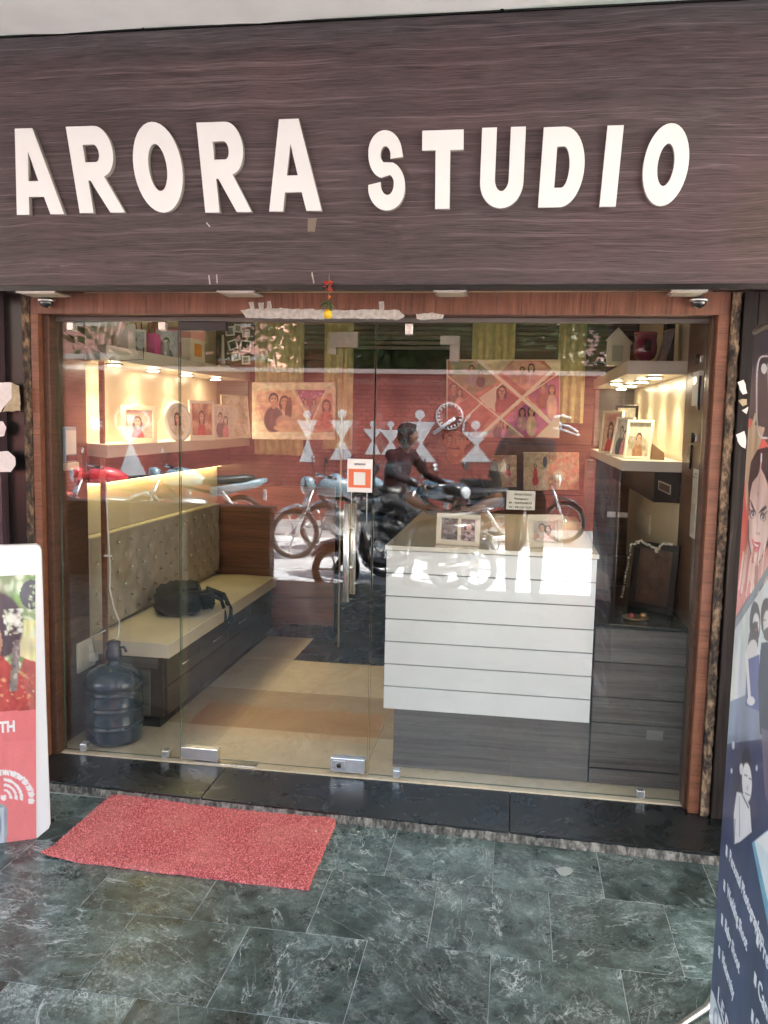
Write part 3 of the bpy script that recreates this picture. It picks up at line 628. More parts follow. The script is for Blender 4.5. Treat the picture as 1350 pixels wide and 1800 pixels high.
# ================================================================== SIGN
sg = thing('fascia_sign', 'dark wood grain fascia board with raised white letters over the glass front', 'shop sign', (-.6, -.25, 1.985))
YS = -.272
MB().box(-3.7, 2.3, YS, -.10, 1.99, 2.914).obj('board', m_sign, sg, bevel=.004)
MB().box(-3.7, 2.3, YS-.004, YS+.02, 2.9145, 2.9205).obj('top_trim', m_black, sg)
MB().box(-3.7, 2.3, YS+.004, YS+.02, 1.972, 1.99).obj('bottom_trim', m_black, sg)
LET = [('A', 29, 110, 226, 376, 0), ('R', 140, 217, 222, 373, 0), ('O', 236, 319, 215, 373, .5), ('R', 362, 441, 215, 372, 0), ('A', 475, 565, 210, 370, 0),
       ('S', 646, 712, 230, 369, .5), ('T', 742, 812, 230, 366, .9), ('U', 846, 920, 225, 365, .5), ('D', 952, 1026, 224, 363, .5), ('I', 1062, 1088, 222, 362, .5), ('O', 1132, 1209, 218, 361, .5)]
for ch, x0, x1, y0, y1, pv in LET:
    a, b = aY(x0, (y0+y1)/2, YS-.022), aY(x1, (y0+y1)/2, YS-.022); xm = (x0+x1)/2; zt = aY(xm, y0, YS-.022).z; zb_ = aY(xm, y1, YS-.022).z
    glyph(ch, a.x, zb_, b.x-a.x, zt-zb_, YS-.011, .022, sg, (xm-850)*.00024, pv)
patch([(541, 384), (557, 383), (553, 407), (541, 407)], YS, M0('old brown tape', (.20, .16, .12), .5), sg, 'tape_scrap', jag=1)
for q in ([(547, 480), (549, 478), (553, 497), (551, 499)], [(366, 484), (368, 484), (370, 500), (368, 500)], [(380, 482), (382, 482), (383, 498), (381, 498)], [(362, 392), (364, 391), (370, 398), (368, 399)]):
    patch(q, YS, m_tape, sg, 'scratch', jag=.5)
# lamps let into the sign's underside
LP = [(28, 97, 'farthest left, above the black pillar edge'), (381, 447, 'above the middle of the left glass'), (762, 820, 'above the counter'), (1180, 1245, 'at the right end, beside the black dome')]
for k, (a, b, wh) in enumerate(LP):
    p = aY(a, 509, -.26); q = aY(b, 509, -.26); cx = (p.x+q.x)/2; hw = (q.x-p.x)/2
    t = thing('downlight', 'square unlit downlight panel under the fascia, %s' % wh, 'downlight', (cx, -.20, 1.97), group='square downlights under the fascia')
    MB().box(cx-hw, cx+hw, -.262, -.140, 1.9655, 1.9715).obj('frame', m_alum, t, bevel=.001)
    MB().box(cx-hw+.012, cx+hw-.012, -.252, -.150, 1.9625, 1.966).obj('diffuser', m_unlit, t)
for px, py, wh in ((84, 521, 'left'), (1228, 517, 'right')):
    p = aY(px, py, -.12)
    t = thing('dome_camera', 'small dark dome under the fascia above the %s jamb' % wh, 'dome camera', (p.x, -.13, 1.955), group='dark domes under the fascia')
    MB().lathe([(.036, 0), (.036, -.008), (.030, -.010)], (p.x, -.13, 1.957)).obj('collar', m_steel, t)
    MB().ball((p.x, -.13, 1.945), .028, 16, 8, (1, 1, .8)).obj('dome', M0('smoked dome', (.02, .02, .02), .08, coat=1), t)
# lemon and chilli charm
p = aY(577, 500, -.29); YCH = -.29; ch_ = thing('lemon_chilli_charm', 'lucky charm of yellow lemon, green chillies and a red flower hanging from the sign', 'hanging charm', (p.x, -.29, 1.86))
MB().tube([(p.x, -.275, 2.03), (p.x+.002, -.29, 1.95), (p.x, -.29, aY(577, 545, -.29).z)], .0012, 5).obj('thread', M0('cotton thread', (.3, .25, .2), .9), ch_)
zt = aY(577, 503, -.29).z
fm = MB()
for k in range(26):
    a = random.random()*6.28; e = random.uniform(-1, 1); r = .012; c = Vector((p.x+math.cos(a)*r*.6, -.29+math.sin(a)*r*.6, zt+e*.010)); d = Vector((math.cos(a), math.sin(a), e)).normalized()*.010
    s_ = d.orthogonal().normalized()*.006; fm.add([c, c+d+s_, c+d*1.4, c+d-s_], [(0, 1, 2, 3)])
fm.obj('flower', M0('red petals', (.50, .05, .03), .6), ch_)
gm = MB(); lv = MB()
for k in range(6):
    a = k*1.05; z = aY(577, 528, -.29).z+random.uniform(-.008, .012); d = Vector((math.cos(a)*.8, math.sin(a)*.8, random.uniform(-1.2, -.2))).normalized()
    c = Vector((p.x, -.29, z)); gm.tube([c, c+d*.015, c+d*.028+Vector((0, 0, -.004)), c+d*.036+Vector((0, 0, -.012))], [.002, .0048, .0038, .0008], 6)
gm.obj('chillies', M0('dark green chilli', (.05, .07, .02), .3), ch_)
for z, s in ((aY(577, 522, -.29).z, .006), (aY(577, 536, -.29).z, .006)): lv.ball((p.x+.004, -.292, z), s, 8, 6)
lv.obj('beads', M0('orange marigold', (.55, .14, .02), .7), ch_)
zl = aY(577, 552, -.29).z
MB().ball((p.x, -.29, zl), .0165, 16, 12, (1, 1, 1.1)).obj('lemon', M0('lemon skin', (.80, .52, .02), .4, bump=.2, bscale=300), ch_)
# torn tape along the top of the glass
tp = thing('torn_tape', 'torn strip of old white tape stuck along the bottom of the lintel', 'tape', (-.8, -.096, 1.9))
patch([(423, 545), (445, 543), (500, 542), (580, 545), (650, 544), (700, 545), (712, 556), (700, 562), (640, 560), (560, 561), (480, 560), (432, 558)], -.096, m_tape, tp, 'strip', jag=2.5)
patch([(731, 552), (760, 550), (781, 553), (778, 560), (750, 562), (733, 561)], -.096, m_tape, tp, 'strip', jag=2)
for q in ([(437, 532), (445, 530), (448, 543), (440, 544)], [(454, 533), (464, 532), (463, 544), (455, 544)], [(469, 530), (476, 529), (478, 543), (470, 544)], [(665, 530), (675, 529), (676, 545), (667, 546)]):
    patch(q, -.096, m_tape, tp, 'scrap', jag=1.5)

# ================================================================== GLASS
def pane(name, x0, x1, z0, z1, parent, y=0, th=.010, m=None):
    mb = MB(); mb.box(x0, x1, y-th/2, y+th/2, z0, z1)
    o = mb.obj(name, [m or m_glass, m_gedge], parent)
    for p_ in o.data.polygons:
        if abs(p_.normal.y) < .5: p_.material_index = 1
    return o
def clip(x, z, parent, name='clamp', w_=.030, h_=.035): return MB().box(x-w_/2, x+w_/2, -.020, .020, z, z+h_).obj(name, m_steel, parent, bevel=.003)
gl = thing('fixed_glass', 'narrow fixed glass sheet left of the door, in front of the water bottle', 'glass panel', (-1.68, 0, .005), group='fixed glass sheets')
pane('pane', -1.952, -1.409, .004, 1.886, gl)
clip(-1.885, 1.845, gl); clip(-1.475, .003, gl); clip(-1.86, .003, gl); clip(-1.475, 1.848, gl)
gr = thing('fixed_glass', 'wide fixed glass sheet right of the door, in front of the white counter', 'glass panel', (.06, 0, .005), group='fixed glass sheets')
pane('pane', -.573, .6935, .004, 1.886, gr)
xc = aY(698, 1362).x; clip(xc, .003, gr); xc = aY(1125, 1403).x; clip(xc, .003, gr); xc = aY(720, 572).x; clip(xc, 1.835, gr, h_=.045)
dr = thing('glass_door', 'frameless glass door with tall steel pull handles', 'glass door', (-.99, 0, .012))
pane('pane', -1.402, -.580, .012, 1.880, dr)
MB().box(-1.402, -1.235, -.019, .019, .008, .062).obj('patch_fitting', m_steel, dr, bevel=.003)
MB().box(-1.402, -1.20, -.019, .019, 1.848, 1.884).obj('patch_fitting', m_bparts, dr, bevel=.003)
lk = MB().box(-.735, -.588, -.021, .021, .010, .072).obj('lock_fitting', M0('bright satin steel', (.75, .74, .72), .25, .8), dr, bevel=.003)
c = MB().box(-.722, -.672, -.0235, -.019, .020, .060).obj('lock_plate', m_steel, lk, rel=False); c.location = -Vector(dr.location)
c = MB().cyl((-.697, -.028, .041), (-.697, -.022, .041), .010).obj('keyhole', m_black, lk, rel=False); c.location = -Vector(dr.location)
for px, yy, y0, y1 in ((608.5, -.055, 886, 1058), (620.5, .055, 884, 1044)):
    a = aY(px, y0, yy); b = aY(px, y1, yy); hx = (a.x+b.x)/2
    o = MB().cyl((hx, yy, b.z), (hx, yy, a.z), .0125, 18).obj('pull_handle', m_steel, dr)
    s1 = -1 if yy < 0 else 1
    for z in (a.z-.10, b.z+.12):
        st = MB().cyl((hx, s1*.005, z), (hx, yy, z), .007, 10).obj('standoff', m_steel, o, rel=False); st.location = -Vector(dr.location)
# floor spring plate
top(MB().box(-1.34, -1.06, -.030, .035, .0005, .004).obj('floor_spring_plate', m_steel, bevel=.001), 'flat steel floor spring plate under the door\'s hinge corner', 'floor plate')
# payment card
qa, qb = aY(611, 806, -.008), aY(654, 866, -.008)
qc = thing('payment_card', 'white and orange payment card hanging on the glass door above the handle', 'payment card', (qa.x, -.008, qb.z))
MB().box(qa.x, qb.x, -.012, -.006, qb.z, qa.z).obj('card', M0('white card', (.80, .77, .74), .3), qc, bevel=.002)
h = qa.z-qb.z; ww_ = qb.x-qa.x
MB().box(qa.x+.006, qb.x-.006, -.0135, -.011, qb.z+h*.14, qa.z-h*.30).obj('orange_panel', M0('orange print', (.72, .16, .06), .35), qc)
MB().box(qa.x+ww_*.27, qb.x-ww_*.27, -.015, -.013, qb.z+h*.22, qa.z-h*.40).obj('white_square', m_ptint, qc)
lettering('wording', 'amazon', .014, (qa.x+ww_*.28, -.0125, qa.z-h*.18), (1, 0, 0), (0, 0, 1), M0('dark ink', (.06, .05, .06), .5), qc, bold=.0003, width=ww_*.45)
for f_ in (.18, .80):
    x = qa.x+ww_*f_; MB().tube([(x, -.009, qb.z), (x+.001, -.009, qb.z-(.05 if f_ < .5 else .125))], .0012, 5).obj('strap', m_ptint, qc)

# ================================================================== OUTSIDE ITEMS
# door mat
mc = [aZ(200, 1396, ZF), aZ(597, 1433, ZF), aZ(541, 1567, ZF), aZ(70, 1509, ZF)]
nx, ny = 190, 110; vs = []; 
for j in range(ny+1):
    for i in range(nx+1):
        u, v_ = i/nx, j/ny; p = (mc[0]*(1-u)+mc[1]*u)*(1-v_)+(mc[3]*(1-u)+mc[2]*u)*v_
        e = min(i, nx-i, j, ny-j); hgt = .003 if e == 0 else .011+random.uniform(-.0035, .0035)
        wv_ = .0035*(math.sin(u*7+1)*math.cos(v_*5)+1); cl_ = .012*max(0, 1-math.hypot(u, v_-1)*7)+.009*max(0, 1-math.hypot(u-1, v_)*6); jj = .0035*math.sin(u*31)*math.sin(u*13+v_*17) if e < 2 else 0
        vs.append((p.x+random.uniform(-1, 1)*.0022+jj, p.y+random.uniform(-1, 1)*.0022+jj, (ZF+hgt if e > 0 else ZF+.001+cl_*.8)+wv_*min(1, e/6)+cl_))
fs = [(j*(nx+1)+i, (j+1)*(nx+1)+i, (j+1)*(nx+1)+i+1, j*(nx+1)+i+1) for j in range(ny) for i in range(nx)]
def mat_red():
    m = M0('red loop pile', (.52, .075, .075), .8); t = m.node_tree; L = t.links.new; tc = t.nodes.new('ShaderNodeTexCoord'); b = t.nodes['Principled BSDF']
    n = t.nodes.new('ShaderNodeTexNoise'); n.inputs['Scale'].default_value = 190; n.inputs['Detail'].default_value = 3; L(tc.outputs['Object'], n.inputs['Vector'])
    n2 = t.nodes.new('ShaderNodeTexNoise'); n2.inputs['Scale'].default_value = 5; n2.inputs['Detail'].default_value = 4; L(tc.outputs['Object'], n2.inputs['Vector'])
    r = ramp(t, [(.34, (.20, .02, .025)), (.5, (.50, .085, .085)), (.64, (.78, .27, .25))]); L(n.outputs['Fac'], r.inputs[0])
    r2 = ramp(t, [(.40, (0, 0, 0)), (.75, (.45, .45, .45))]); L(n2.outputs['Fac'], r2.inputs[0])
    mx = t.nodes.new('ShaderNodeMixRGB'); mx.inputs[2].default_value = (.66, .24, .20, 1); L(r2.outputs[0], mx.inputs[0]); L(r.outputs[0], mx.inputs[1]); L(mx.outputs[0], b.inputs['Base Color'])
    return m
matt = MB().add(vs, fs).obj('door_mat', mat_red()); top(matt, 'worn red loop pile door mat lying on the green marble floor', 'door mat')
for k, (x, y) in enumerate(((306, 1462), (555, 1461))):
    p = aZ(x, y, ZF+.014); m_ = MB()
    for j in range(5): m_.ball((p.x+random.uniform(-.004, .004), p.y+random.uniform(-.004, .004), p.z), .003, 6, 4)
    top(m_.obj('paper_scrap', m_ptint), 'tiny white scrap on the red mat, %s' % ('near its middle' if k == 0 else 'by its right corner'), 'scrap')
p = aZ(992, 1532, ZF); pts = [(p.x+.028*math.cos(a)*(1+.15*math.sin(3*a)), p.y+.030*math.sin(a)*(1+.2*math.sin(2*a))-.0, ZF+.0012) for a in np.linspace(0, 2*PI, 19)[:-1]]
MB().prism(pts, (0, 0, .0012)).obj('dried_spill', M0('pale dried spill', (.30, .33, .31), .5), vf)
# left standee -----------------------------------------------------------
pR = aZ(88, 1470, ZF); dirL = Vector((-.88, -.47, 0))
def on_board(x, y):        # intersect pixel ray with the board's plane
    n = Vector((.47, -.88, 0)); d = Vector(ray(x, y)); c0 = Vector(CAM); t = (pR-c0).dot(n)/d.dot(n); return c0+d*t
ls = thing('left_standee', 'white bordered red standee with bridal photo and wifi symbol left of the mat', 'standee', (pR.x-.3, pR.y-.15, ZF))
edge = [(64, 957), (70, 960), (73, 968), (76, 1060), (80, 1200), (84, 1320), (88.5, 1440), (89, 1448), (86, 1456)]
for k in range(9):
    t = k/8; edge.append((86-t*100, 1456+56*math.sin(t*PI*.5)))
edge += [(-90, 1516), (-150, 1490), (-170, 966), (-120, 962)]
P = [on_board(x, y) for x, y in edge]; nn = Vector((.47, -.88, 0)).normalized()
MB().prism(P, -nn*.03).obj('board', M0('white sheet metal', (.80, .80, .78), .3, coat=.3), ls, bevel=.003)
def board_sheet(pts, res): 
    A = [np.array(on_board(*q)+nn*.0025) for q in pts]; return Sheet(A[0], A[1]-A[0], A[2]-A[0], res=res, fx='px')
s = board_sheet([(-120, 1018), (62, 1010), (-112, 1500)], .0035)
RED = (.78, .22, .22)
m_red = M0('red vinyl', RED, .3)
s.C[:] = (.30, .38, .20)
s.blotch([(-130, 1000), (80, 1000), (80, 1260), (-130, 1260)], [(.16, .30, .08), (.5, .62, .32), (.62, .70, .5), (.25, .4, .12), (.75, .78, .6)], 160, 12)
s.poly([(25, 1260), (30, 1200), (48, 1130), (62, 1160), (68, 1170), (70, 1260)], (.45, .12, .10))
s.poly([(30, 1150), (40, 1090), (66, 1090), (68, 1165), (50, 1160)], (.72, .66, .35))
s.ell(55, 1045, 20, 26, (.10, .10, .12)); s.blotch([(48, 1000), (66, 1000), (68, 1150), (52, 1150)], [(.66, .72, .55), (.5, .6, .35)], 26, 5)
s.ell(-5, 1100, 48, 62, (.09, .055, .07), soft=.1); s.ell(-30, 1130, 34, 46, (.50, .28, .20))
s.poly([(-120, 1262), (-60, 1150), (0, 1150), (40, 1190), (55, 1262)], (.45, .07, .06))
s.blotch([(-60, 1160), (10, 1150), (58, 1200), (60, 1256), (-60, 1256)], [(.55, .10, .07), (.35, .05, .05), (.62, .36, .12), (.7, .4, .2)], 110, 5)
s.poly([(24, 1125), (36, 1125), (30, 1215), (16, 1215)], (.25, .20, .18)); s.blotch([(22, 1125), (36, 1125), (30, 1215), (16, 1215)], [(.5, .42, .35), (.12, .1, .1)], 26, 4)
s.blotch([(4, 1072), (42, 1068), (40, 1112), (8, 1118)], [(.80, .80, .66), (.85, .86, .78), (.66, .68, .5)], 40, 6)
s.ell(20, 1088, 14, 12, (.82, .83, .72), soft=.5)
s.blotch([(35, 1180), (68, 1180), (68, 1245), (35, 1245)], [(.75, .70, .5), (.5, .3, .2)], 12, 3)
s.poly([(-130, 1256), (80, 1247), (90, 1600), (-130, 1600)], RED)
s.poly([(-130, 1256), (80, 1247), (80, 1300), (-130, 1310)], (.76, .20, .20))
# wifi symbol with a ragged ring of small lettering
for r0, r1 in ((11, 15), (20, 24.5), (29, 34)): s.ring(6, 1402, r0, r1, (.85, .82, .80), -1.55, .15)
s.ell(6, 1402, 5.5, 5, (.85, .82, .80))
for k in range(15):
    a = -1.75+k*.135; s.ell(6+49*math.cos(a), 1402+44*math.sin(a), 4+2*rng.rand(), 5, (.85, .82, .80)); 
    if k % 2: s.line((6+42*math.cos(a), 1402+38*math.sin(a)), (6+52*math.cos(a), 1402+46*math.sin(a)), 1.6, RED)
s.poly([(-60, 1415), (5, 1413), (12, 1420), (12, 1486), (5, 1494), (-60, 1500)], (.30, .36, .40)); s.poly([(-60, 1423), (7, 1420), (7, 1484), (-60, 1490)], (.50, .58, .62)); s.ell(-2, 1450, 6, 22, (.22, .28, .34), soft=.4)
def bmask(s): return inpoly(s.X, s.Y, [(-130, 900), (62, 1005), (68, 1250), (73, 1350), (78, 1462), (70, 1474), (50, 1488), (20, 1500), (-10, 1505), (-60, 1508), (-130, 1506)])
s.build('printed_face', ls, m_gprint, mask=bmask)
a, b = on_board(-6, 1288), on_board(27, 1282)
lettering('wording', 'TH', .055, on_board(-1, 1287)+nn*.004, -dirL, (0, 0, 1), M0('white vinyl', (.85, .84, .82), .3), ls, bold=.0022, width=(on_board(27, 1284)-on_board(-1, 1287)).length)

# right standee: printed banner running towards the street, seen edge on
pB = aZ(1244, 1822, ZF); dB = Vector(ray(990, 741)); dB.z = 0; dB.normalize(); dN = -dB
nB = Vector((-dB.y, dB.x, 0)); nB = nB if nB.x < 0 else -nB
def on_ban(x, y):
    d = Vector(ray(x, y)); c0 = Vector(CAM); t = (pB-c0).dot(nB)/d.dot(nB); return c0+d*t
zt = on_ban(1327, 583).z; zb_ = ZF+.05; BW = .80
rs = thing('photo_banner', 'tall glossy photography banner at the right with a bride\'s face and service list', 'banner', (pB.x, pB.y-.4, ZF))
o0 = Vector((pB.x, pB.y, zt)); 
s = Sheet(o0, dN*BW, (0, 0, zb_-zt), res=.0021, fx='px', bgc=(.05, .06, .13))
# the near half of the banner lies outside the picture: limit painting coordinates
X, Y = s.X, s.Y; inb = X < 2500
NAVY = (.045, .055, .13)
s.C[:] = NAVY
s.poly([(1200, 500), (1600, 300), (1600, 1000), (1340, 900), (1290, 760), (1300, 600)], (.05, .04, .06))
s.poly([(1290, 740), (1312, 735), (1345, 780), (1480, 900), (1480, 1100), (1340, 1010), (1250, 1100)], (.62, .09, .08))
s.poly([(1305, 742), (1320, 735), (1400, 860), (1480, 960), (1480, 1040), (1360, 960)], (.70, .12, .10))
s.line((1329, 728), (1316, 775), 5, (.55, .5, .3)); s.line((1316, 775), (1306, 850), 3, (.7, .35, .2))
# bride: hair, veil, face
DK = (.035, .02, .03); SKN = (.72, .50, .46)
s.poly([(1309, 765), (1322, 745), (1345, 752), (1330, 800), (1318, 850), (1312, 900), (1310, 860)], (.55, .40, .26))
s.poly([(1316, 905), (1315, 850), (1320, 812), (1332, 790), (1346, 786), (1500, 760), (1500, 1010), (1352, 990), (1349, 960)], DK)
s.poly([(1316.5, 862), (1321, 850), (1331, 838), (1338, 824), (1344, 836), (1349, 850), (1353, 880), (1352, 935), (1346, 962), (1338, 980), (1333, 989), (1328, 991), (1323, 984), (1318, 962), (1316, 940), (1315.5, 900)], SKN)
s.ell(1327, 925, 7, 36, (.84, .68, .64), 0, .85, .9); s.ell(1345, 930, 6, 30, (.80, .60, .55), 0, .6, .9); s.ell(1331, 862, 9, 16, (.66, .44, .40), .2, .7, .8); s.ell(1320, 948, 4, 12, (.80, .48, .46), 0, .6, .8)
s.poly([(1316, 905), (1316.5, 850), (1323, 846), (1318.5, 868), (1317.5, 905)], DK)
s.line((1338.5, 798), (1338, 812), 2.4, (.80, .78, .76)); s.line((1338, 812), (1335.5, 832), 1.6, (.78, .60, .50)); s.line((1336, 832), (1333.5, 862), 1.2, (.55, .30, .26)); s.ell(1332.8, 868, 1.8, 4, (.60, .36, .30))
s.poly([(1318.4, 880), (1319.6, 879), (1324, 889), (1327.6, 898), (1325, 897), (1321, 891)], DK)
s.poly([(1333.2, 903), (1336, 897), (1341, 892), (1346.5, 888), (1348, 893), (1343, 898), (1337, 901)], DK)
for ex, ey, ro in ((1323.4, 904, .25), (1341, 909.5, -.15)):
    s.ell(ex, ey-1, 5.0, 8.2, (.10, .06, .07), ro); s.ell(ex+.2, ey+.8, 3.5, 5.0, (.80, .74, .72), ro); s.ell(ex+.3, ey-.2, 2.0, 4.2, (.03, .02, .03), 0); s.ell(ex-.3, ey-1.8, .7, 1.2, (.8, .8, .8))
s.line((1318.5, 896), (1321, 899), 1.8, DK); s.line((1345, 903), (1348, 899), 2.0, DK)
s.line((1331.5, 915), (1331, 935), 1.6, (.60, .38, .36), .6); s.ell(1332.5, 939, 3.2, 4.5, (.62, .38, .35), 0, .9, .6); s.ell(1335, 938, 1.1, 1.6, (.30, .12, .12)); s.ell(1330.2, 937, 1.0, 1.5, (.30, .12, .12))
s.poly([(1320.8, 944), (1325, 951), (1329, 953), (1333, 953), (1337.5, 954), (1334.5, 965), (1330, 972), (1326, 967), (1323, 956)], (.62, .09, .13))
s.poly([(1323.5, 951), (1328, 957), (1332, 958), (1335, 957), (1331.5, 961.5), (1327, 959)], (.84, .80, .78)); s.ell(1330, 967, 2.2, 3, (.80, .30, .32), 0, .8, .6)
for q0, q1 in zip([(1315.5, 915), (1315.5, 945), (1318.5, 966), (1323, 985), (1328, 992.5), (1333, 991), (1338, 982), (1346, 964)], [(1315.5, 945), (1318.5, 966), (1323, 985), (1328, 992.5), (1333, 991), (1338, 982), (1346, 964), (1352, 940)]): s.line(q0, q1, 2.2, (.10, .04, .05))
s.poly([(1314, 950), (1322, 987), (1329, 994), (1342, 984), (1352, 955), (1500, 930), (1500, 990), (1356, 985), (1293, 1085), (1300, 1010)], (.66, .24, .20))
for k in range(26):
    x_ = 1301+k*2.1; y_ = 1000+12*math.sin(k*1.3); s.line((x_+6, y_-30), (x_-2, y_+36), 1.6+rng.rand()*2.2, [(.80, .62, .54), (.52, .12, .12), (.84, .72, .64), (.70, .34, .26)][k % 4], .75)
s.poly([(1327, 994), (1333, 994), (1331, 1040), (1326, 1030)], (.40, .14, .12)); s.poly([(1318, 985), (1327, 995), (1324, 1040), (1314, 1010)], (.78, .50, .42), .7)
# grey diagonal band, then the couple on pale grey
s.poly([(1280, 1110), (1356, 985), (1480, 900), (1480, 1010), (1356, 1000), (1278, 1135)], (.20, .24, .28))
s.poly([(1270, 1140), (1356, 1008), (1480, 930), (1480, 1400), (1272, 1330), (1265, 1240)], (.58, .62, .64))
s.poly([(1268, 1240), (1360, 1200), (1480, 1200), (1480, 1600), (1258, 1330)], (.22, .27, .38)); s.poly([(1262, 1310), (1400, 1290), (1480, 1400), (1400, 1500), (1256, 1440)], NAVY)
s.ell(1327, 1095, 9.5, 38, (.05, .05, .07)); s.ell(1329, 1098, 6.5, 22, (.72, .70, .72), 0, 1, .15); s.ell(1324, 1130, 9, 38, (.07, .06, .08), .1)
for e in (1326.5, 1331.5): s.ell(e, 1095, 1.3, 2.4, (.1, .1, .12))
s.ell(1329, 1107, 2, 2.2, (.4, .1, .12))
s.ell(1321, 1150, 10, 26, (.68, .66, .68), .15); s.poly([(1312, 1160), (1335, 1150), (1334, 1250), (1310, 1240)], (.10, .12, .30)); s.line((1312, 1150), (1318, 1235), 5, (.72, .7, .72)); s.ell(1320, 1232, 7, 8, (.72, .7, .72))
s.ell(1347, 1085, 10, 34, (.05, .045, .06)); s.ell(1349, 1096, 8, 25, (.62, .58, .58), 0, 1, .15); s.ell(1350, 1115, 8, 12, (.10, .08, .09)); s.line((1341, 1090), (1345, 1090), 2, (.05, .05, .05))
s.poly([(1338, 1130), (1400, 1120), (1400, 1330), (1336, 1290), (1332, 1200)], (.045, .05, .09)); s.poly([(1352, 1140), (1400, 1130), (1400, 1280), (1356, 1260)], (.75, .74, .78))
s.poly([(1338, 1280), (1400, 1300), (1400, 1500), (1345, 1400)], (.16, .13, .20))
s.ell(1303, 1405, 24, 120, (.07, .06, .10), 0, .85, .5)
s.ell(1312, 1340, 8.5, 26, (.04, .035, .05)); s.ell(1313, 1375, 9, 36, (.78, .78, .82), -.03, 1, .12); s.ell(1303, 1352, 3, 10, (.7, .7, .74))
s.line((1309, 1362), (1313, 1364), 2.2, (.08, .07, .1)); s.line((1317, 1368), (1320, 1370), 2.2, (.08, .07, .1)); s.ell(1314, 1385, 1.8, 5, (.5, .5, .55)); s.line((1310, 1394), (1318, 1398), 2, (.2, .15, .2))
s.poly([(1295, 1392), (1306, 1395), (1318, 1418), (1322, 1470), (1290, 1484), (1290, 1430)], (.76, .77, .82)); s.line((1300, 1400), (1300, 1470), 1.4, (.4, .42, .5)); s.line((1304, 1396), (1316, 1420), 2, (.1, .1, .15)); s.line((1292, 1440), (1291, 1482), 1.4, (.1, .1, .15))
for x, y, r_ in ((1289, 1310, 3), (1286, 1355, 2), (1330, 1350, 2.2)): s.ell(x, y, r_, r_*3, (.72, .76, .82), 0, .9, .4)
s.poly([(1288, 1490), (1348, 1440), (1500, 1400), (1500, 1900), (1260, 1830), (1240, 1830), (1256, 1480)], (.055, .07, .15))
s.poly([(1322, 1482), (1355, 1455), (1500, 1400), (1500, 1700), (1356, 1640)], (.70, .80, .86)); s.poly([(1322, 1482), (1326, 1478), (1362, 1640), (1356, 1660)], (.20, .42, .62)); s.poly([(1330, 1478), (1355, 1460), (1400, 1560)], (.85, .88, .9))
s.poly([(1247, 1735), (1254, 1745), (1272, 1812), (1246, 1830)], (.75, .78, .84)); s.ell(1258, 1790, 5, 20, (.25, .3, .45)); s.ell(1258, 1790, 2.5, 12, (.7, .72, .8))
# white looped outline of the camera emblem
prev = None
for k in range(41):
    t = k/40*2*PI; q = (1346+16*np.sign(math.cos(t))*abs(math.cos(t))**.5, 698+72*np.sign(math.sin(t))*abs(math.sin(t))**.6)
    if prev: s.line(prev, q, 2.6, (.62, .60, .66))
    prev = q
s.ell(1343, 648, 5, 9, (.75, .73, .76)); s.line((1350, 640), (1353, 770), 2, (.6, .6, .65))
s.build('printed_face', rs, m_gprint, thick=0)
bk = MB()
q = [Vector((pB.x, pB.y, ZF)), Vector((pB.x, pB.y, ZF))+dN*BW]
back_ = -nB*.004
bk.prism([o0+back_*.3, o0+dN*BW+back_*.3, o0+dN*BW+Vector((0, 0, zb_-zt))+back_*.3, o0+Vector((0, 0, zb_-zt))+back_*.3], back_).obj('backing', M0('grey backing film', (.35, .36, .38), .4), rs)
MB().tube([o0+back_*3, o0+Vector((0, 0, zb_-zt))+back_*3], .008, 8).obj('pole', m_alum, rs)
MB().tube([o0+back_, o0+dN*BW+back_], .010, 8).obj('top_rail', m_bparts, rs)
MB().tube([o0+Vector((0, 0, ZF+.012-zt))-dN*.01, o0+Vector((0, 0, ZF+.012-zt))+dN*BW], .02, 8).obj('base_rail', m_alum, rs)
a = aZ(1241, 1772, ZF+.012); b = aZ(1196, 1802, ZF+.012); c_ = aZ(1150, 1835, ZF+.012)
MB().tube([a+Vector((.02, .02, .02)), a, b, c_], [.010, .010, .009, .008], 8).obj('leg', m_alum, rs)
wv = M0('white vinyl letter', (.80, .82, .86), .3)
def ban_text(x0, y0, body, x1=None, y1=None, size=.045):
    A = on_ban(x0, y0)+nB*.0015
    wd = (on_ban(x1, y1)-on_ban(x0, y0)).length if x1 else None
    return lettering('wording', body, size, A, dN, (0, 0, 1), wv, rs, bold=.0008, width=wd)
def bullet(x, y):
    A = on_ban(x, y)+nB*.001; k = dN*.009; u = Vector((0, 0, .012)); MB().prism([A-k-u, A+k-u, A+k+u, A-k+u], nB*.001).obj('bullet', wv, rs)
for (x0, y0, tx, x1, y1) in ((1283, 1512, 'Personal Photography', 1340, 1642), (1279, 1573, 'Wedding Shoot', 1315, 1655), (1275, 1633, 'Baby Shoot', 1301, 1698), (1270, 1690, 'Maternity', 1291, 1745)):
    ban_text(x0, y0, tx, x1, y1, .040); bullet(x0-4.5, y0-16)
ban_text(1337, 1668, 'Pre-Wedding', size=.05); bullet(1333, 1652)
ban_text(1333, 1745, 'Candid', size=.05); bullet(1329, 1722)
ban_text(1328, 1810, 'Cinematic', size=.05); bullet(1324, 1788)
ban_text(1262, 1758, 'L.E.D.', 1284, 1806, .055)
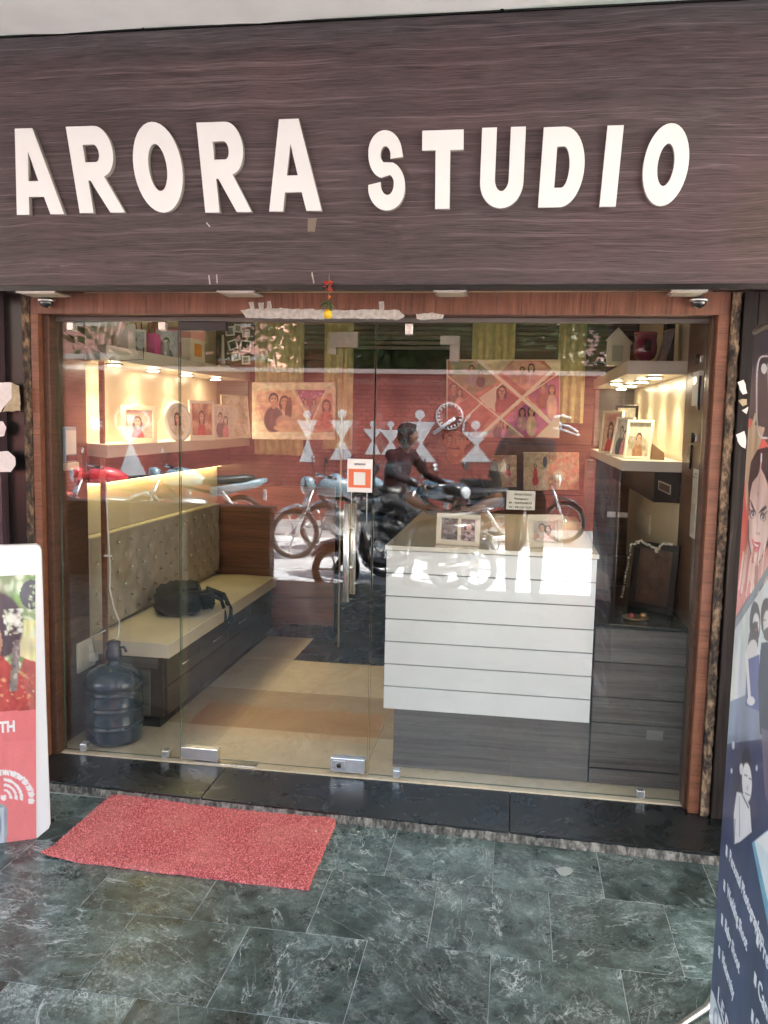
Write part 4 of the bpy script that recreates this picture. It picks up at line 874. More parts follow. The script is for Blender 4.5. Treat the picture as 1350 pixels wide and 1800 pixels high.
#PART2
# ================================================================== INSIDE, LEFT
# trim post and hanging cable
po = aY(183, 900, .30); top(MB().box(po.x-.010, po.x+.010, .285, .305, 0, 1.80).obj('trim_post', m_jamb, bevel=.001), 'slim brown trim post at the near end of the tufted backrest', 'post')
pts = [aY(x, y, .27) for x, y in ((186, 845), (188, 900), (192, 965), (194, 1000), (193, 1035), (201, 1070), (210, 1092), (208, 1118), (199, 1135))]
cb = MB().tube(pts, .0038, 7).obj('white_cable', m_ptint); top(cb, 'white cable hanging down the trim post to the water bottle', 'cable')
p = aY(190, 977, .265); MB().box(p.x-.02, p.x+.018, .262, .272, p.z-.004, p.z+.004).obj('cable_clip', m_ptint, cb, rel=False)
top(MB().tube([aY(x, y, .12) for x, y in ((114, 583), (135, 598), (160, 612), (184, 623), (200, 640), (215, 634), (252, 632), (252, 612))], .0016, 5).obj('black_wire', m_black), 'thin black wire sagging across the top left corner behind the glass', 'wire')
# long bench
bn = thing('bench', 'long brown drawer bench with beige cushion and tufted back along the left wall', 'bench', (-1.83, 1.2, 0))
MB().box(-2.033, -1.64, .34, 2.13, .05, .352).obj('base', m_dkY, bn, bevel=.002)
MB().box(-2.033, -1.655, .345, 2.13, 0, .05).obj('plinth', m_black, bn)
MB().box(-1.96, -1.70, .330, .341, .06, .285).obj('end_panel', m_grey, bn, bevel=.002)
MB().box(-2.0, -1.66, .328, .341, .292, .345).obj('end_rail', m_grey, bn, bevel=.002)
ysd = [.36, .80, 1.24, 1.68, 2.12]
for a, b in zip(ysd[:-1], ysd[1:]):
    for z0, z1 in ((.055, .195), (.20, .345)):
        d_ = MB().box(-1.641, -1.625, a+.003, b-.003, z0, z1).obj('drawer', m_dkY, bn, bevel=.0015)
        if z0 > .1:
            yc = (a+b)/2; h_ = MB().tube([(-1.625, yc-.06, .265), (-1.612, yc-.06, .265), (-1.612, yc+.06, .265), (-1.625, yc+.06, .265)], .004, 6).obj('handle', m_steel, d_, rel=False); h_.location = -Vector(bn.location)
def cushion(x0, x1, y0, y1, z0, z1, mat, parent, name):
    m = MB(); nx, ny = 10, 40; vs = []
    for j in range(ny+1):
        for i in range(nx+1):
            u, v_ = i/nx, j/ny; e = min(u, 1-u)*nx; f2 = min(v_, 1-v_)*ny
            k = (1-.55*math.exp(-e*1.6))*(1-.5*math.exp(-f2*.9)); vs.append((x0+(x1-x0)*u, y0+(y1-y0)*v_, z1-.022+.022*k+.002*math.sin(j*.9)*math.sin(i)))
    fs = [(j*(nx+1)+i, j*(nx+1)+i+1, (j+1)*(nx+1)+i+1, (j+1)*(nx+1)+i) for j in range(ny) for i in range(nx)]
    m.add(vs, fs, True)
    rim = [(i, ) for i in range(nx+1)]
    def side(idx):
        pts = [vs[i] for i in idx]; bots = [(p[0], p[1], z0) for p in pts]; n = len(pts); m.add(pts+bots, [(i, n+i, n+i+1, i+1) for i in range(n-1)])
    W_ = nx+1
    side(list(range(0, W_))[::-1]); side(list(range(ny*W_, ny*W_+W_))); side([j*W_ for j in range(ny+1)]); side([j*W_+nx for j in range(ny+1)][::-1])
    return m.obj(name, mat, parent)
cushion(-2.02, -1.595, .315, 2.12, .352, .432, m_leather, bn, 'cushion')
sm = MB().tube([(-1.594, .32, .420), (-1.594, 2.12, .420)], .004, 6).obj('piping', m_leather, bn)
# tufted back: quilt height field with crystal buttons
rows = 6; m = MB(); ny, nz = 150, 48; y0, y1, z0, z1 = .32, 2.13, .43, .915; vs = []; btn = []
bp_ = []
for r in range(7):
    for k in range(14):
        yy = y0+.10+k*.150+(.075 if r % 2 else 0); zz = z0+.04+r*.075
        if yy < y1-.04 and zz < z1-.02: bp_.append((yy, zz))
B = np.array(bp_)
for j in range(nz+1):
    for i in range(ny+1):
        yy = y0+(y1-y0)*i/ny; zz = z0+(z1-z0)*j/nz
        d2 = ((B[:, 0]-yy)**2+((B[:, 1]-zz)*1.0)**2); k = math.sqrt(d2.min()); k = 1-math.exp(-(k/.028)**1.1)
        e = min(i, ny-i, j, nz-j); vs.append((-2.030+(.030*k if e > 0 else 0)+.006, yy, zz))
m.add(vs, [(j*(ny+1)+i, j*(ny+1)+i+1, (j+1)*(ny+1)+i+1, (j+1)*(ny+1)+i) for j in range(nz) for i in range(ny)], True)
tb = m.obj('tufted_back', m_tuft, bn)
bt = MB(); cr = M0('crystal button', (.85, .85, .82), .05, .9)
bproto = MB().ball((0, 0, 0), .0095, 7, 5).obj('button', cr, tb); bproto.data.polygons.foreach_set('use_smooth', [False]*len(bproto.data.polygons))
for k, (yy, zz) in enumerate(bp_):
    o = bproto if k == 0 else bproto.copy()
    if k: COL.objects.link(o)
    o.parent = tb; o.location = Vector((-2.006, yy, zz))-Vector(bn.location)
# wall panel above the tufting, with the led strip below the black panel
lu = thing('left_display_unit', 'cream lit display niche with two shelves on the left wall over the bench', 'display shelf', (-1.9, 1.1, 1.1))
MB().box(-2.034, -2.022, .31, 2.148, .918, 1.165).obj('lower_panel', m_cremel, lu)
MB().box(-2.034, -1.93, .31, 2.148, 1.172, 1.300).obj('black_panel', m_black, lu, bevel=.001)
MB().box(-2.020, -1.985, .33, 2.13, 1.162, 1.171).obj('led_strip', m_strip, lu)
MB().box(-2.034, -2.018, .31, 2.148, 1.362, 1.735).obj('niche_panel', m_cremel, lu)
MB().box(-2.018, -1.80, 2.136, 2.149, 1.362, 1.735).obj('niche_end', m_grey, lu)
def shelf(z0, z1, name):
    return MB().prism([(-1.792, .12, z0), (-1.792, 2.148, z0), (-2.018, 2.148, z0), (-2.018, .33, z0)], (0, 0, z1-z0)).obj(name, m_offw, lu, bevel=.002)
shelf(1.304, 1.361, 'lower_shelf'); su_ = shelf(1.736, 1.800, 'upper_shelf')
for k, yy in enumerate((.42, .86, 1.32, 1.80)):
    o = MB().lathe([(.042, 0), (.042, -.006), (.030, -.008)], (-1.905, yy, 1.7355), 20).obj('spotlight', m_alum, su_, rel=False); o.location = -Vector(lu.location)
    o2 = MB().lathe([(.030, 0), (.028, -.002)], (-1.905, yy, 1.7265), 16).obj('spotlight', m_spot, su_, rel=False); o2.location = -Vector(lu.location)
def spot(x, y, z, e=1.2, tilt=0):
    e *= 1.6
    l = bpy.data.lights.new('shelf_spot', 'SPOT'); o = bpy.data.objects.new('shelf_spot', l); COL.objects.link(o); l.energy = e; l.color = (1, .80, .50)
    l.spot_size = math.radians(115); l.spot_blend = .8; l.shadow_soft_size = .025; o.location = (x, y, z); o.rotation_euler = (0, tilt, 0)
for yy in (.42, .86, 1.32, 1.80): spot(-1.905, yy, 1.718, 1.3, -.15)
# small frames and gifts -------------------------------------------------
SK = (.55, .34, .24)
def stand_frame(name, label, pl_, pr_, h, rim, colr, paint, lean=.03, cat='photo frame', group=None, depth=.014, mat=None, rimb=None):
    """upright frame between two ground points (left and right as seen), leaning back"""
    pl_, pr_ = Vector(pl_), Vector(pr_); t = thing(name, label, cat, (pl_+pr_)/2, group=group)
    U = (pr_-pl_); n = Vector((U.y, -U.x, 0)).normalized()         # towards the viewer
    up = (Vector((0, 0, 1))*math.cos(lean)-n*math.sin(lean)).normalized(); fn = U.normalized().cross(up)
    u = U.normalized(); W_ = U.length; rb = rimb or rim
    m = mat or M0(name+' paint', colr, .4, bump=.3, bscale=300, var=.06)
    mb = MB()
    o = pl_
    def slab(a0, a1, b0, b1):
        P_ = [o+u*a0+up*b0, o+u*a1+up*b0, o+u*a1+up*b1, o+u*a0+up*b1]; mb.prism([q+fn*depth*.5 for q in P_], -fn*depth)
    slab(0, W_, 0, rb); slab(0, W_, h-rim, h); slab(0, rim, rb, h-rim); slab(W_-rim, W_, rb, h-rim)
    mb.obj('moulding', m, t, bevel=.002)
    s = Sheet(o+u*rim*.8+up*(h-rim*.8), u*(W_-1.6*rim), -up*(h-rim*.8-rb*.8), res=.0035, fx=(100, 100)); paint(s); s.build('photo', t, m_gprint, thick=0)
    q = o+u*W_*.5-fn*.004
    MB().prism([o+u*.004-fn*.001+up*.004, o+u*(W_-.004)-fn*.001+up*.004, o+u*(W_-.004)-fn*.001+up*(h-.004), o+u*.004-fn*.001+up*(h-.004)], -fn*.006).obj('back_board', m_bparts, t)
    MB().tube([q+up*h*.6, q-fn*h*.35+Vector((0, 0, .002))], .004, 5).obj('strut', m_bparts, t)
    return t
def pt_pair(s):
    s.C[:] = (.42, .20, .12); s.blotch([(0, 0), (100, 0), (100, 100), (0, 100)], [(.55, .22, .14), (.28, .10, .07), (.6, .4, .25)], 40, 22)
    s.person(50, 40, 15, SK, cloth=(.45, .06, .06), fem=True)
def pt_bw(s): s.C[:] = (.55, .52, .48); s.person(38, 34, 12, (.5, .45, .4), cloth=(.08, .08, .1)); s.person(64, 44, 11, (.6, .5, .45), cloth=(.5, .2, .22), fem=True)
def pt_red(s): s.C[:] = (.62, .42, .32); s.blotch([(0, 0), (100, 0), (100, 100), (0, 100)], [(.7, .5, .4), (.5, .25, .2)], 20, 25); s.person(44, 42, 16, SK, cloth=(.5, .05, .05), fem=True)
def pt_pale(s): s.C[:] = (.78, .70, .56); s.blotch([(0, 0), (100, 0), (100, 100), (0, 100)], [(.8, .76, .66), (.6, .5, .36), (.75, .66, .5)], 26, 18)
def pt_land(s): s.C[:] = (.60, .56, .44); s.blotch([(0, 40), (100, 40), (100, 100), (0, 100)], [(.4, .34, .24), (.66, .58, .44), (.3, .26, .2)], 30, 16); s.person(50, 45, 13, SK, cloth=(.35, .18, .1))
Z1 = 1.3615
def col(px, py, yy, z): q = aY(px, py, yy); return (q.x, yy, z)
def fr_left(px0, px1, y0_, y1_, pyT, pyB, *a, **k):
    A, B_ = col(px0, pyB, y0_, Z1), col(px1, pyB, y1_, Z1); A = (max(A[0], -2.0), A[1], A[2]); B_ = (max(B_[0], -1.995), B_[1], B_[2])
    hh = aY((px0+px1)/2, pyT, (y0_+y1_)/2).z-Z1; return stand_frame(a[0], a[1], A, B_, hh, *a[2:], **k)
fr_left(214, 276, .50, .62, 713, 770, 'framed_photo', 'cream frame with a reddish portrait behind the raised arm figure', .022, (.72, .62, .42), pt_red)
fr_left(333, 377, 1.02, 1.17, 704, 768, 'framed_photo', 'cream frame with a red dressed portrait beside the oval frame', .017, (.75, .70, .56), pt_pair, rimb=.03)
fr_left(372, 412, 1.38, 1.50, 711, 768, 'framed_photo', 'small cream frame with two people, partly before the pale tall board', .012, (.70, .62, .46), pt_bw)
fr_left(393, 440, 1.66, 1.84, 694, 768, 'photo_board', 'tall pale textured board at the far end of the lower left shelf', .006, (.78, .72, .58), pt_pale, lean=.12, cat='photo board')
# oval frame
c0, c1 = col(290, 770, .80, Z1), col(335, 770, .93, Z1); h = aY(312, 706, .86).z-Z1; t = thing('oval_photo', 'white oval frame with a round photo on the lower left shelf', 'photo frame', ((c0[0]+c1[0])/2, .865, Z1))
c = Vector(t.location)+Vector((0, 0, h/2)); U = (Vector(c1)-Vector(c0)).normalized(); wd = (Vector(c1)-Vector(c0)).length*.5; n_ = Vector((U.y, -U.x, 0)).normalized(); up_ = (Vector((0, 0, 1))-n_*.18).normalized()
ring = [c+U*wd*.86*math.cos(a)+up_*h*.44*math.sin(a) for a in np.linspace(0, 2*PI, 33)[:-1]]
MB().tube(ring, .016, 8, closed=True).obj('rim', M0('white resin', (.74, .70, .60), .35, bump=.4, bscale=120), t)
s = Sheet(c-U*wd+up_*h/2, U*2*wd, -up_*h, res=.004, fx=(100, 100)); pt_pale(s); s.person(50, 42, 13, SK, cloth=(.5, .42, .3), fem=True)
s.build('photo', t, m_gprint, thick=0, mask=lambda s: ((s.X-50)**2/44**2+(s.Y-50)**2/46**2) < 1)
# gifts on the upper shelf (top at 1.80)
ZU = 1.8005
def U_(px, py, yy): return aY(px, py, yy)
m_pink = M0('salmon pink card', (.85, .38, .36), .4); m_mag = M0('magenta card', (.75, .06, .32), .35); m_cr = M0('cream card', (.78, .70, .55), .5)
x0 = U_(379, 640, 1.25).x; x1 = U_(402, 640, 1.25).x
t = thing('gift_box', 'pink lidded gift box with an orange mug picture on the upper left shelf', 'gift box', (-1.90, 1.30, ZU))
MB().box(-1.985, -1.81, 1.14, 1.36, ZU, ZU+.125).obj('box', m_cr, t, bevel=.003); MB().box(-1.99, -1.805, 1.135, 1.365, ZU+.125, ZU+.185).obj('lid', m_pink, t, bevel=.004)
MB().box(-1.811, -1.8055, 1.20, 1.30, ZU+.03, ZU+.10).obj('picture', M0('orange print', (.75, .28, .04), .4), t)
MB().box(-1.94, -1.86, 1.134, 1.139, ZU+.02, ZU+.10).obj('picture', bpy.data.materials['orange print'], t)
t = thing('gift_bag', 'magenta gift bag with red rope handles on the upper left shelf', 'gift bag', (-1.90, .78, ZU))
MB().prism([(-1.97, .74, ZU), (-1.84, .74, ZU), (-1.84, .81, ZU), (-1.97, .81, ZU)], (0, 0, .11)).obj('bag', m_mag, t, bevel=.002)
for yy in (.742, .808): MB().tube([(-1.94, yy, ZU+.11), (-1.945, yy, ZU+.17), (-1.91, yy, ZU+.215), (-1.87, yy, ZU+.17), (-1.872, yy, ZU+.11)], .0045, 6).obj('handle', M0('red rope', (.55, .03, .06), .6), t)
t = thing('gift_bag', 'white gift bag with tissue and ribbon at the near end of the upper left shelf', 'gift bag', (-1.90, .50, ZU))
MB().prism([(-1.97, .46, ZU), (-1.85, .46, ZU), (-1.85, .54, ZU), (-1.97, .54, ZU)], (0, 0, .13)).obj('bag', M0('white glossy bag', (.74, .70, .66), .25), t, bevel=.002)
tm = MB()
for k in range(14):
    a = random.random()*6.28; tm.add([(-1.91, .5, ZU+.10), (-1.91+.05*math.cos(a), .5+.03*math.sin(a), ZU+.18+random.random()*.03), (-1.91+.05*math.cos(a+.5), .5+.03*math.sin(a+.5), ZU+.17)], [(0, 1, 2)])
tm.obj('tissue', M0('pale pink tissue', (.72, .55, .5), .7), t)
def pt_gal(s): s.C[:] = (.5, .5, .52); s.person(50, 45, 16, (.5, .45, .42), cloth=(.1, .1, .12))
stand_frame('framed_photo', 'pink rimmed frame with a grey photo on the upper left shelf', (-1.93, .93, ZU), (-1.83, 1.03, ZU), .155, .010, (.72, .30, .42), pt_gal)
stand_frame('framed_photo', 'white frame with a small dark photo behind the red rope handles', (-1.97, .62, ZU), (-1.86, .68, ZU), .12, .012, (.75, .72, .68), pt_gal)
# bundle of sticks / rolled sheets leaning
t = thing('rolled_sheets', 'pale rolled sheets leaning in the corner of the upper left shelf', 'paper rolls', (-1.96, .42, ZU))
for k in range(5): MB().tube([(-1.99+.02*k, .40+.02*k, ZU), (-1.93+.03*k, .36+.02*k, ZU+.22+.03*(k % 2))], .006+.004*(k % 2), 8).obj('roll', m_cr, t)
t = thing('glass_jar', 'small clear jar beside the magenta bag', 'jar', (-1.85, .87, ZU))
MB().lathe([(.001, 0), (.026, 0), (.030, .01), (.030, .055), (.022, .065), (.022, .075)], (-1.85, .87, ZU)).obj('jar', M0('clear jar', (.3, .3, .3), .05, coat=1), t)
MB().lathe([(.024, 0), (.024, .012), (.001, .013)], (-1.85, .87, ZU+.075)).obj('lid', m_steel, t)
# white cluster of four small frames on a stem
t = thing('frame_tree', 'white stand of small tilted picture frames at the far end of the upper left shelf', 'photo stand', (-1.84, 1.75, ZU))
MB().lathe([(.045, 0), (.045, .010), (.012, .02), (.008, .20), (.001, .20)], (-1.84, 1.75, ZU)).obj('stem', m_white, t)
for px, py, rot, sz in ((404, 582, .1, .058), (418, 577, -.1, .05), (432, 586, .05, .048), (409, 606, .3, .06), (431, 608, -.12, .07), (414, 626, .2, .055), (432, 633, .05, .052)):
    p = U_(px, py, 1.72+.01*(px % 3)); u = Vector((math.cos(rot), 0, math.sin(rot))); v_ = Vector((-math.sin(rot), 0, math.cos(rot))); mb = MB(); a, b = sz*.5, sz*.5
    for (q0, q1, w0, w1) in ((-a, a, -b, -b+.009), (-a, a, b-.009, b), (-a, -a+.009, -b+.009, b-.009), (a-.009, a, -b+.009, b-.009)):
        mb.prism([p+u*q0+v_*w0, p+u*q1+v_*w0, p+u*q1+v_*w1, p+u*q0+v_*w1], (0, .008, 0))
    o = mb.obj('small_frame', m_white, t)
    o2 = MB(); o2.prism([p+u*-a*.8+v_*-b*.8+Vector((0, .005, 0)), p+u*a*.8+v_*-b*.8+Vector((0, .005, 0)), p+u*a*.8+v_*b*.8+Vector((0, .005, 0)), p+u*-a*.8+v_*b*.8+Vector((0, .005, 0))], (0, .002, 0))
    k2 = o2.obj('photo', M0('grey photo', (.25, .25, .25) if sz < .06 else (.05, .05, .05), .3), o, rel=False); k2.location = -Vector(t.location)
# water bottle with pump
b0 = Vector((-1.797, .16, .0)); wb = thing('water_bottle', 'large dark blue water bottle with a pump standing behind the left glass', 'water bottle', b0)
m_btl = M0('dark blue translucent plastic', (.028, .058, .088), .14, coat=.4); b_ = m_btl.node_tree.nodes['Principled BSDF']; b_.inputs['Transmission Weight'].default_value = .25
prof = [(.001, 0), (.105, 0), (.122, .008), (.128, .03)]
def seg_(z0, z1, r0, r1): return [(r0, z0), (r1, (z0+z1)/2), (r0, z1)]
for z in (.105, .200, .285): prof += [(.128, z-.030), (.128, z-.016), (.131, z-.012), (.131, z-.008), (.122, z-.003), (.122, z+.004), (.130, z+.008), (.128, z+.013)]
prof += [(.131, .30), (.133, .318), (.128, .34), (.110, .372), (.075, .398), (.040, .410), (.030, .420), (.028, .445), (.034, .447), (.034, .460), (.001, .461)]
MB().lathe([(r, z*.87) for r, z in prof], b0, 40).obj('bottle', m_btl, wb)
pm = MB(); pm.lathe([(.036, 0), (.038, .01), (.036, .035), (.030, .05), (.032, .075), (.012, .085), (.001, .085)], b0+Vector((0, 0, .385)), 24); pm.tube([b0+Vector((.02, 0, .435)), b0+Vector((.06, -.02, .445)), b0+Vector((.075, -.025, .425))], .006, 8)
pm.obj('pump', M0('dark violet plastic', (.03, .03, .06), .25, coat=.4), wb)
# sockets on the left lining
def on_lin(x, y): return aX(x, y, -1.985)
sb = thing('socket_board', 'cream socket and switch board low on the left lining by the bottle', 'socket board', on_lin(150, 1150))
A = on_lin(134, 1150); B_ = on_lin(165, 1150); zt = on_lin(150, 1124).z; zb2 = on_lin(150, 1176).z
MB().box(-1.986, -1.976, A.y, B_.y, zb2, zt).obj('plate', M0('cream moulded plastic', (.70, .67, .55), .3), sb, bevel=.003)
for yy, zz in ((.3, .7), (.3, .3), (.7, .7)): y_ = A.y+(B_.y-A.y)*yy; z_ = zb2+(zt-zb2)*zz; MB().box(-1.9765, -1.972, y_-.012, y_+.012, z_-.018, z_+.018).obj('switch', m_ptint, sb, bevel=.002)
y_ = A.y+(B_.y-A.y)*.72; MB().box(-1.977, -1.945, y_-.018, y_+.018, zb2+.03, zb2+.07).obj('plug', m_ptint, sb, bevel=.004)
MB().tube([(-1.945, y_, zb2+.05), (-1.91, .17, .47), (-1.84, .17, .51)], .0035, 6).obj('lead', m_ptint, sb)
A = on_lin(110, 785); B_ = on_lin(130, 785); zt = on_lin(120, 750).z; z2 = on_lin(120, 812).z; z3 = on_lin(120, 826).z
bx = thing('wall_display', 'narrow pale blue and white counter display on the left lining', 'wall display', (-1.98, (A.y+B_.y)/2, z2))
MB().box(-1.986, -1.972, A.y, B_.y, z2, zt).obj('case', M0('pale blue plastic', (.26, .42, .52), .3), bx, bevel=.003)
MB().box(-1.973, -1.970, A.y+.006, B_.y-.006, z2+.035, zt-.015).obj('face', m_ptint, bx)
MB().box(-1.9725, -1.969, A.y+.006, B_.y-.006, z2+.005, z2+.03).obj('screen', m_black, bx)
MB().box(-1.986, -1.960, A.y, B_.y, z3, z2-.002).obj('base', M0('cream plastic', (.66, .62, .48), .4), bx, bevel=.003)
# backpack
bc = Vector((-1.79, .93, .432)); bg_ = thing('backpack', 'black nylon backpack lying on the beige bench cushion', 'backpack', bc, rz=0)
def blob(name, c, rad, mat, parent, pw=.55, rot=0, seg=28, rings=16, wr=.004):
    m = MB(); vs = []
    for i in range(rings+1):
        th_ = PI*i/rings-PI/2
        for k in range(seg):
            a = 2*PI*k/seg
            f2 = lambda t: math.copysign(abs(t)**pw, t)
            x, y, z = f2(math.cos(th_))*f2(math.cos(a)), f2(math.cos(th_))*f2(math.sin(a)), f2(math.sin(th_))
            n2 = wr*math.sin(x*9+z*7)*math.cos(y*8+x*3); p = Vector((x*(rad[0]+n2), y*(rad[1]+n2), z*(rad[2]+n2))); p.rotate(Matrix.Rotation(rot, 3, 'Z')); vs.append(p+Vector(c))
    m.add(vs, [(i*seg+k, i*seg+(k+1) % seg, (i+1)*seg+(k+1) % seg, (i+1)*seg+k) for i in range(rings) for k in range(seg)], True)
    return m.obj(name, mat, parent)
blob('body', bc+Vector((-.02, .02, .066)), (.125, .19, .066), m_blackf, bg_, .5, .35, wr=.008)
blob('front_pocket', bc+Vector((-.01, .05, .125)), (.085, .12, .022), m_blackf, bg_, .5, .35)
blob('side_pocket', bc+Vector((.11, .13, .05)), (.035, .08, .045), m_blackf, bg_, .6, .35, wr=.01)
sm_ = MB()
sm_.tube([bc+Vector(v) for v in ((.09, .02, .10), (.155, .06, .085), (.19, .12, .05), (.185, .17, .0), (.205, .16, -.09), (.20, .20, -.12), (.19, .24, -.06), (.17, .26, .02), (.08, .24, .08))], .010, 8)
sm_.tube([bc+Vector(v) for v in ((.08, .18, .10), (.17, .22, .06), (.20, .25, -.03), (.21, .22, -.10))], .012, 8)
sm_.obj('straps', m_blackf, bg_); MB().tube([bc+Vector((.10, .05, .118)), bc+Vector((.02, .22, .125)), bc+Vector((-.10, .17, .122))], .0035, 6).obj('zip', m_bparts, bg_)
MB().box(bc.x+.085, bc.x+.125, bc.y-.005, bc.y+.006, bc.z+.085, bc.z+.105).obj('buckle', m_bparts, bg_, bevel=.002)

# ================================================================== BACK WALL DRESSING
YB = 2.12
s_ = thing('window_blind', 'dark horizontal slatted blind across the top of the back wall', 'blind', (-.6, 2.12, 2.03))
for k in range(6): o = MB().box(-1.80, .70, 2.115, 2.135, 1.952+k*.031, 1.952+k*.031+.020).obj('slat', m_grey, s_, bevel=.001)
for k in range(2): MB().box(-1.80+2.4*k, -1.78+2.4*k, 2.136, 2.140, 1.94, 2.15).obj('cord', m_grey, s_)
def curtain(x0, x1, z0, lab):
    m = MB(); n = int((x1-x0)/.008); vs = []
    for i in range(n+1):
        x = x0+(x1-x0)*i/n; y = 2.098+.012*math.sin(i*.95)+.003*math.sin(i*2.3)
        vs += [(x, y, z0), (x, y, 2.14)]
    m.add(vs, [(2*i, 2*i+2, 2*i+3, 2*i+1) for i in range(n)], True); o = m.obj('curtain', m_gold); so = o.modifiers.new('t', 'SOLIDIFY'); so.thickness = .002
    top(o, lab, 'curtain', 'gold curtain strips at the back wall')
for x0, x1, z0, lab in ((-1.74, -1.41, 1.25, 'gold curtain behind the left wedding poster'), (-1.27, -1.08, 1.30, 'narrow gold curtain just right of the left wedding poster'), (-.31, -.04, 1.5, 'gold curtain behind the middle of the large photo collage'), (.23, .40, 1.5, 'gold curtain at the right edge of the large photo collage')): curtain(x0, x1, z0, lab)
# left wedding poster
s = sheet_px([(443, 672), (590, 672), (443, 772)], 1, 2.075, res=.0026, bgc=(.78, .66, .52))
s.blotch([(443, 672), (480, 672), (470, 772), (443, 772)], [(.7, .56, .42), (.82, .74, .62), (.66, .6, .45)], 40, 5)
s.poly([(452, 690), (520, 685), (545, 758), (470, 760), (448, 722)], (.64, .42, .32)); s.blotch([(452, 688), (520, 684), (520, 720), (450, 720)], [(.7, .40, .26), (.78, .62, .5), (.5, .22, .2)], 40, 6)
s.poly([(520, 685), (572, 686), (556, 712), (548, 740), (536, 718)], (.34, .10, .22)); s.blotch([(522, 686), (572, 686), (556, 705), (530, 705)], [(.6, .2, .55), (.5, .12, .3), (.25, .06, .12), (.75, .4, .6)], 40, 4)
s.poly([(556, 700), (584, 690), (586, 760), (545, 762)], (.62, .34, .28))
cl = [(448, 684), (545, 684), (556, 758), (448, 760)]
s.person(500, 706, 9.2, (.62, .38, .27), (.06, .03, .03), (.62, .42, .36), True, 4.4, cl); s.ell(507, 722, 6, 24, (.10, .05, .04), .1)
s.person(481, 702, 9.6, (.55, .33, .23), (.02, .015, .02), (.035, .04, .06), False, 5, cl); s.ell(500, 742, 17, 14, (.66, .42, .36), 0, 1, .3); s.ell(492, 752, 11, 5, (.6, .38, .28))
s.ell(521, 724, 7, 20, (.72, .5, .38), 0, 1, .4); s.person(537, 706, 4.2, SK, cloth=(.5, .36, .3)); s.person(552, 706, 4.0, SK, cloth=(.45, .3, .28), fem=True)
s.person(574, 712, 8, (.55, .30, .20), (.04, .02, .02), (.55, .14, .12), True, 4.2, [(548, 690), (586, 690), (586, 760), (548, 760)]); s.ell(565, 745, 18, 14, (.46, .14, .14), 0, .8, .4)
s.line((513, 684), (548, 742), 3, (.78, .68, .54)); s.line((574, 684), (548, 742), 2.4, (.78, .68, .54)); s.line((452, 722), (470, 760), 2, (.8, .7, .58))
for e in ([(443, 672), (590, 672), (590, 686), (443, 684)], [(443, 760), (590, 760), (590, 776), (443, 776)], [(586, 672), (590, 672), (590, 772), (586, 772)]): s.poly(e, (.80, .72, .60))
t = thing('wedding_poster', 'wide cream bordered wedding poster hanging beside the left shelves', 'poster', (-1.5, 2.08, 1.55)); s.build('print', t, m_gprint, thick=.006)
# large collage
s = sheet_px([(785, 632), (985, 632), (785, 768)], 1, 2.075, res=.0026, bgc=(.52, .20, .18))
s.blotch([(785, 632), (985, 632), (985, 768), (785, 768)], [(.55, .18, .16), (.45, .14, .14), (.62, .32, .26)], 60, 14)
def cell(pts, c, blots=None):
    s.poly(pts, c)
    if blots: s.blotch(pts, blots, 30, 6)
cell([(790, 636), (842, 634), (876, 672), (830, 694), (788, 662)], (.30, .30, .20), [(.2, .25, .12), (.5, .42, .3), (.55, .4, .35)])
s.person(829, 648, 5.5, SK, cloth=(.30, .32, .40)); s.person(845, 656, 4.5, SK, cloth=(.05, .05, .06))
cell([(786, 664), (830, 694), (788, 716)], (.40, .14, .12)); s.person(797, 682, 7.5, (.6, .36, .28), cloth=(.18, .10, .11), clip=[(786, 632), (832, 632), (832, 718), (786, 718)]); s.person(808, 690, 5.5, (.66, .4, .32), cloth=(.66, .36, .34), fem=True)
s.poly([(842, 634), (900, 634), (878, 656), (868, 660)], (.78, .70, .50)); s.poly([(842, 700), (872, 678), (872, 722), (858, 716)], (.82, .78, .72))
cell([(874, 676), (912, 700), (908, 716), (872, 724)], (.30, .05, .07)); s.person(882, 688, 9, (.66, .42, .32), (.03, .02, .02), (.32, .06, .08), True, 3.6, [(872, 668), (914, 672), (912, 722), (870, 726)])
for gx in (878.5, 886): s.ring(gx, 689, 2.6, 3.8, (.05, .03, .04))
cell([(880, 654), (904, 634), (948, 636), (970, 650), (928, 690)], (.66, .38, .36), [(.72, .45, .42), (.55, .25, .3), (.4, .3, .2), (.7, .5, .3)])
s.person(934, 646, 6, (.68, .42, .34), cloth=(.66, .42, .46), fem=True); s.person(918, 650, 5, SK, cloth=(.5, .3, .28))
cell([(930, 694), (984, 655), (984, 730), (966, 742)], (.45, .15, .32), [(.6, .18, .5), (.4, .1, .2), (.5, .2, .2)])
s.person(955, 680, 7, SK, cloth=(.32, .10, .10)); s.person(970, 684, 6.5, (.66, .42, .32), cloth=(.72, .52, .46), fem=True, tall=7)
cell([(890, 736), (928, 702), (968, 740), (938, 768), (910, 768)], (.50, .16, .42), [(.62, .18, .6), (.4, .12, .3), (.3, .1, .2)])
s.person(934, 722, 6.5, (.62, .4, .32), cloth=(.70, .56, .46), fem=True, tall=6); s.person(918, 724, 6, (.6, .35, .3), cloth=(.60, .40, .48), fem=True)
cell([(786, 720), (828, 698), (868, 728), (836, 766), (786, 766)], (.44, .13, .12), [(.5, .18, .15), (.4, .1, .1)])
cell([(842, 766), (884, 734), (920, 766)], (.42, .36, .36)); s.person(876, 742, 5.5, SK, cloth=(.05, .08, .15)); s.person(888, 746, 5, (.6, .4, .3), cloth=(.5, .2, .4), fem=True)
W_ = (.86, .84, .78)
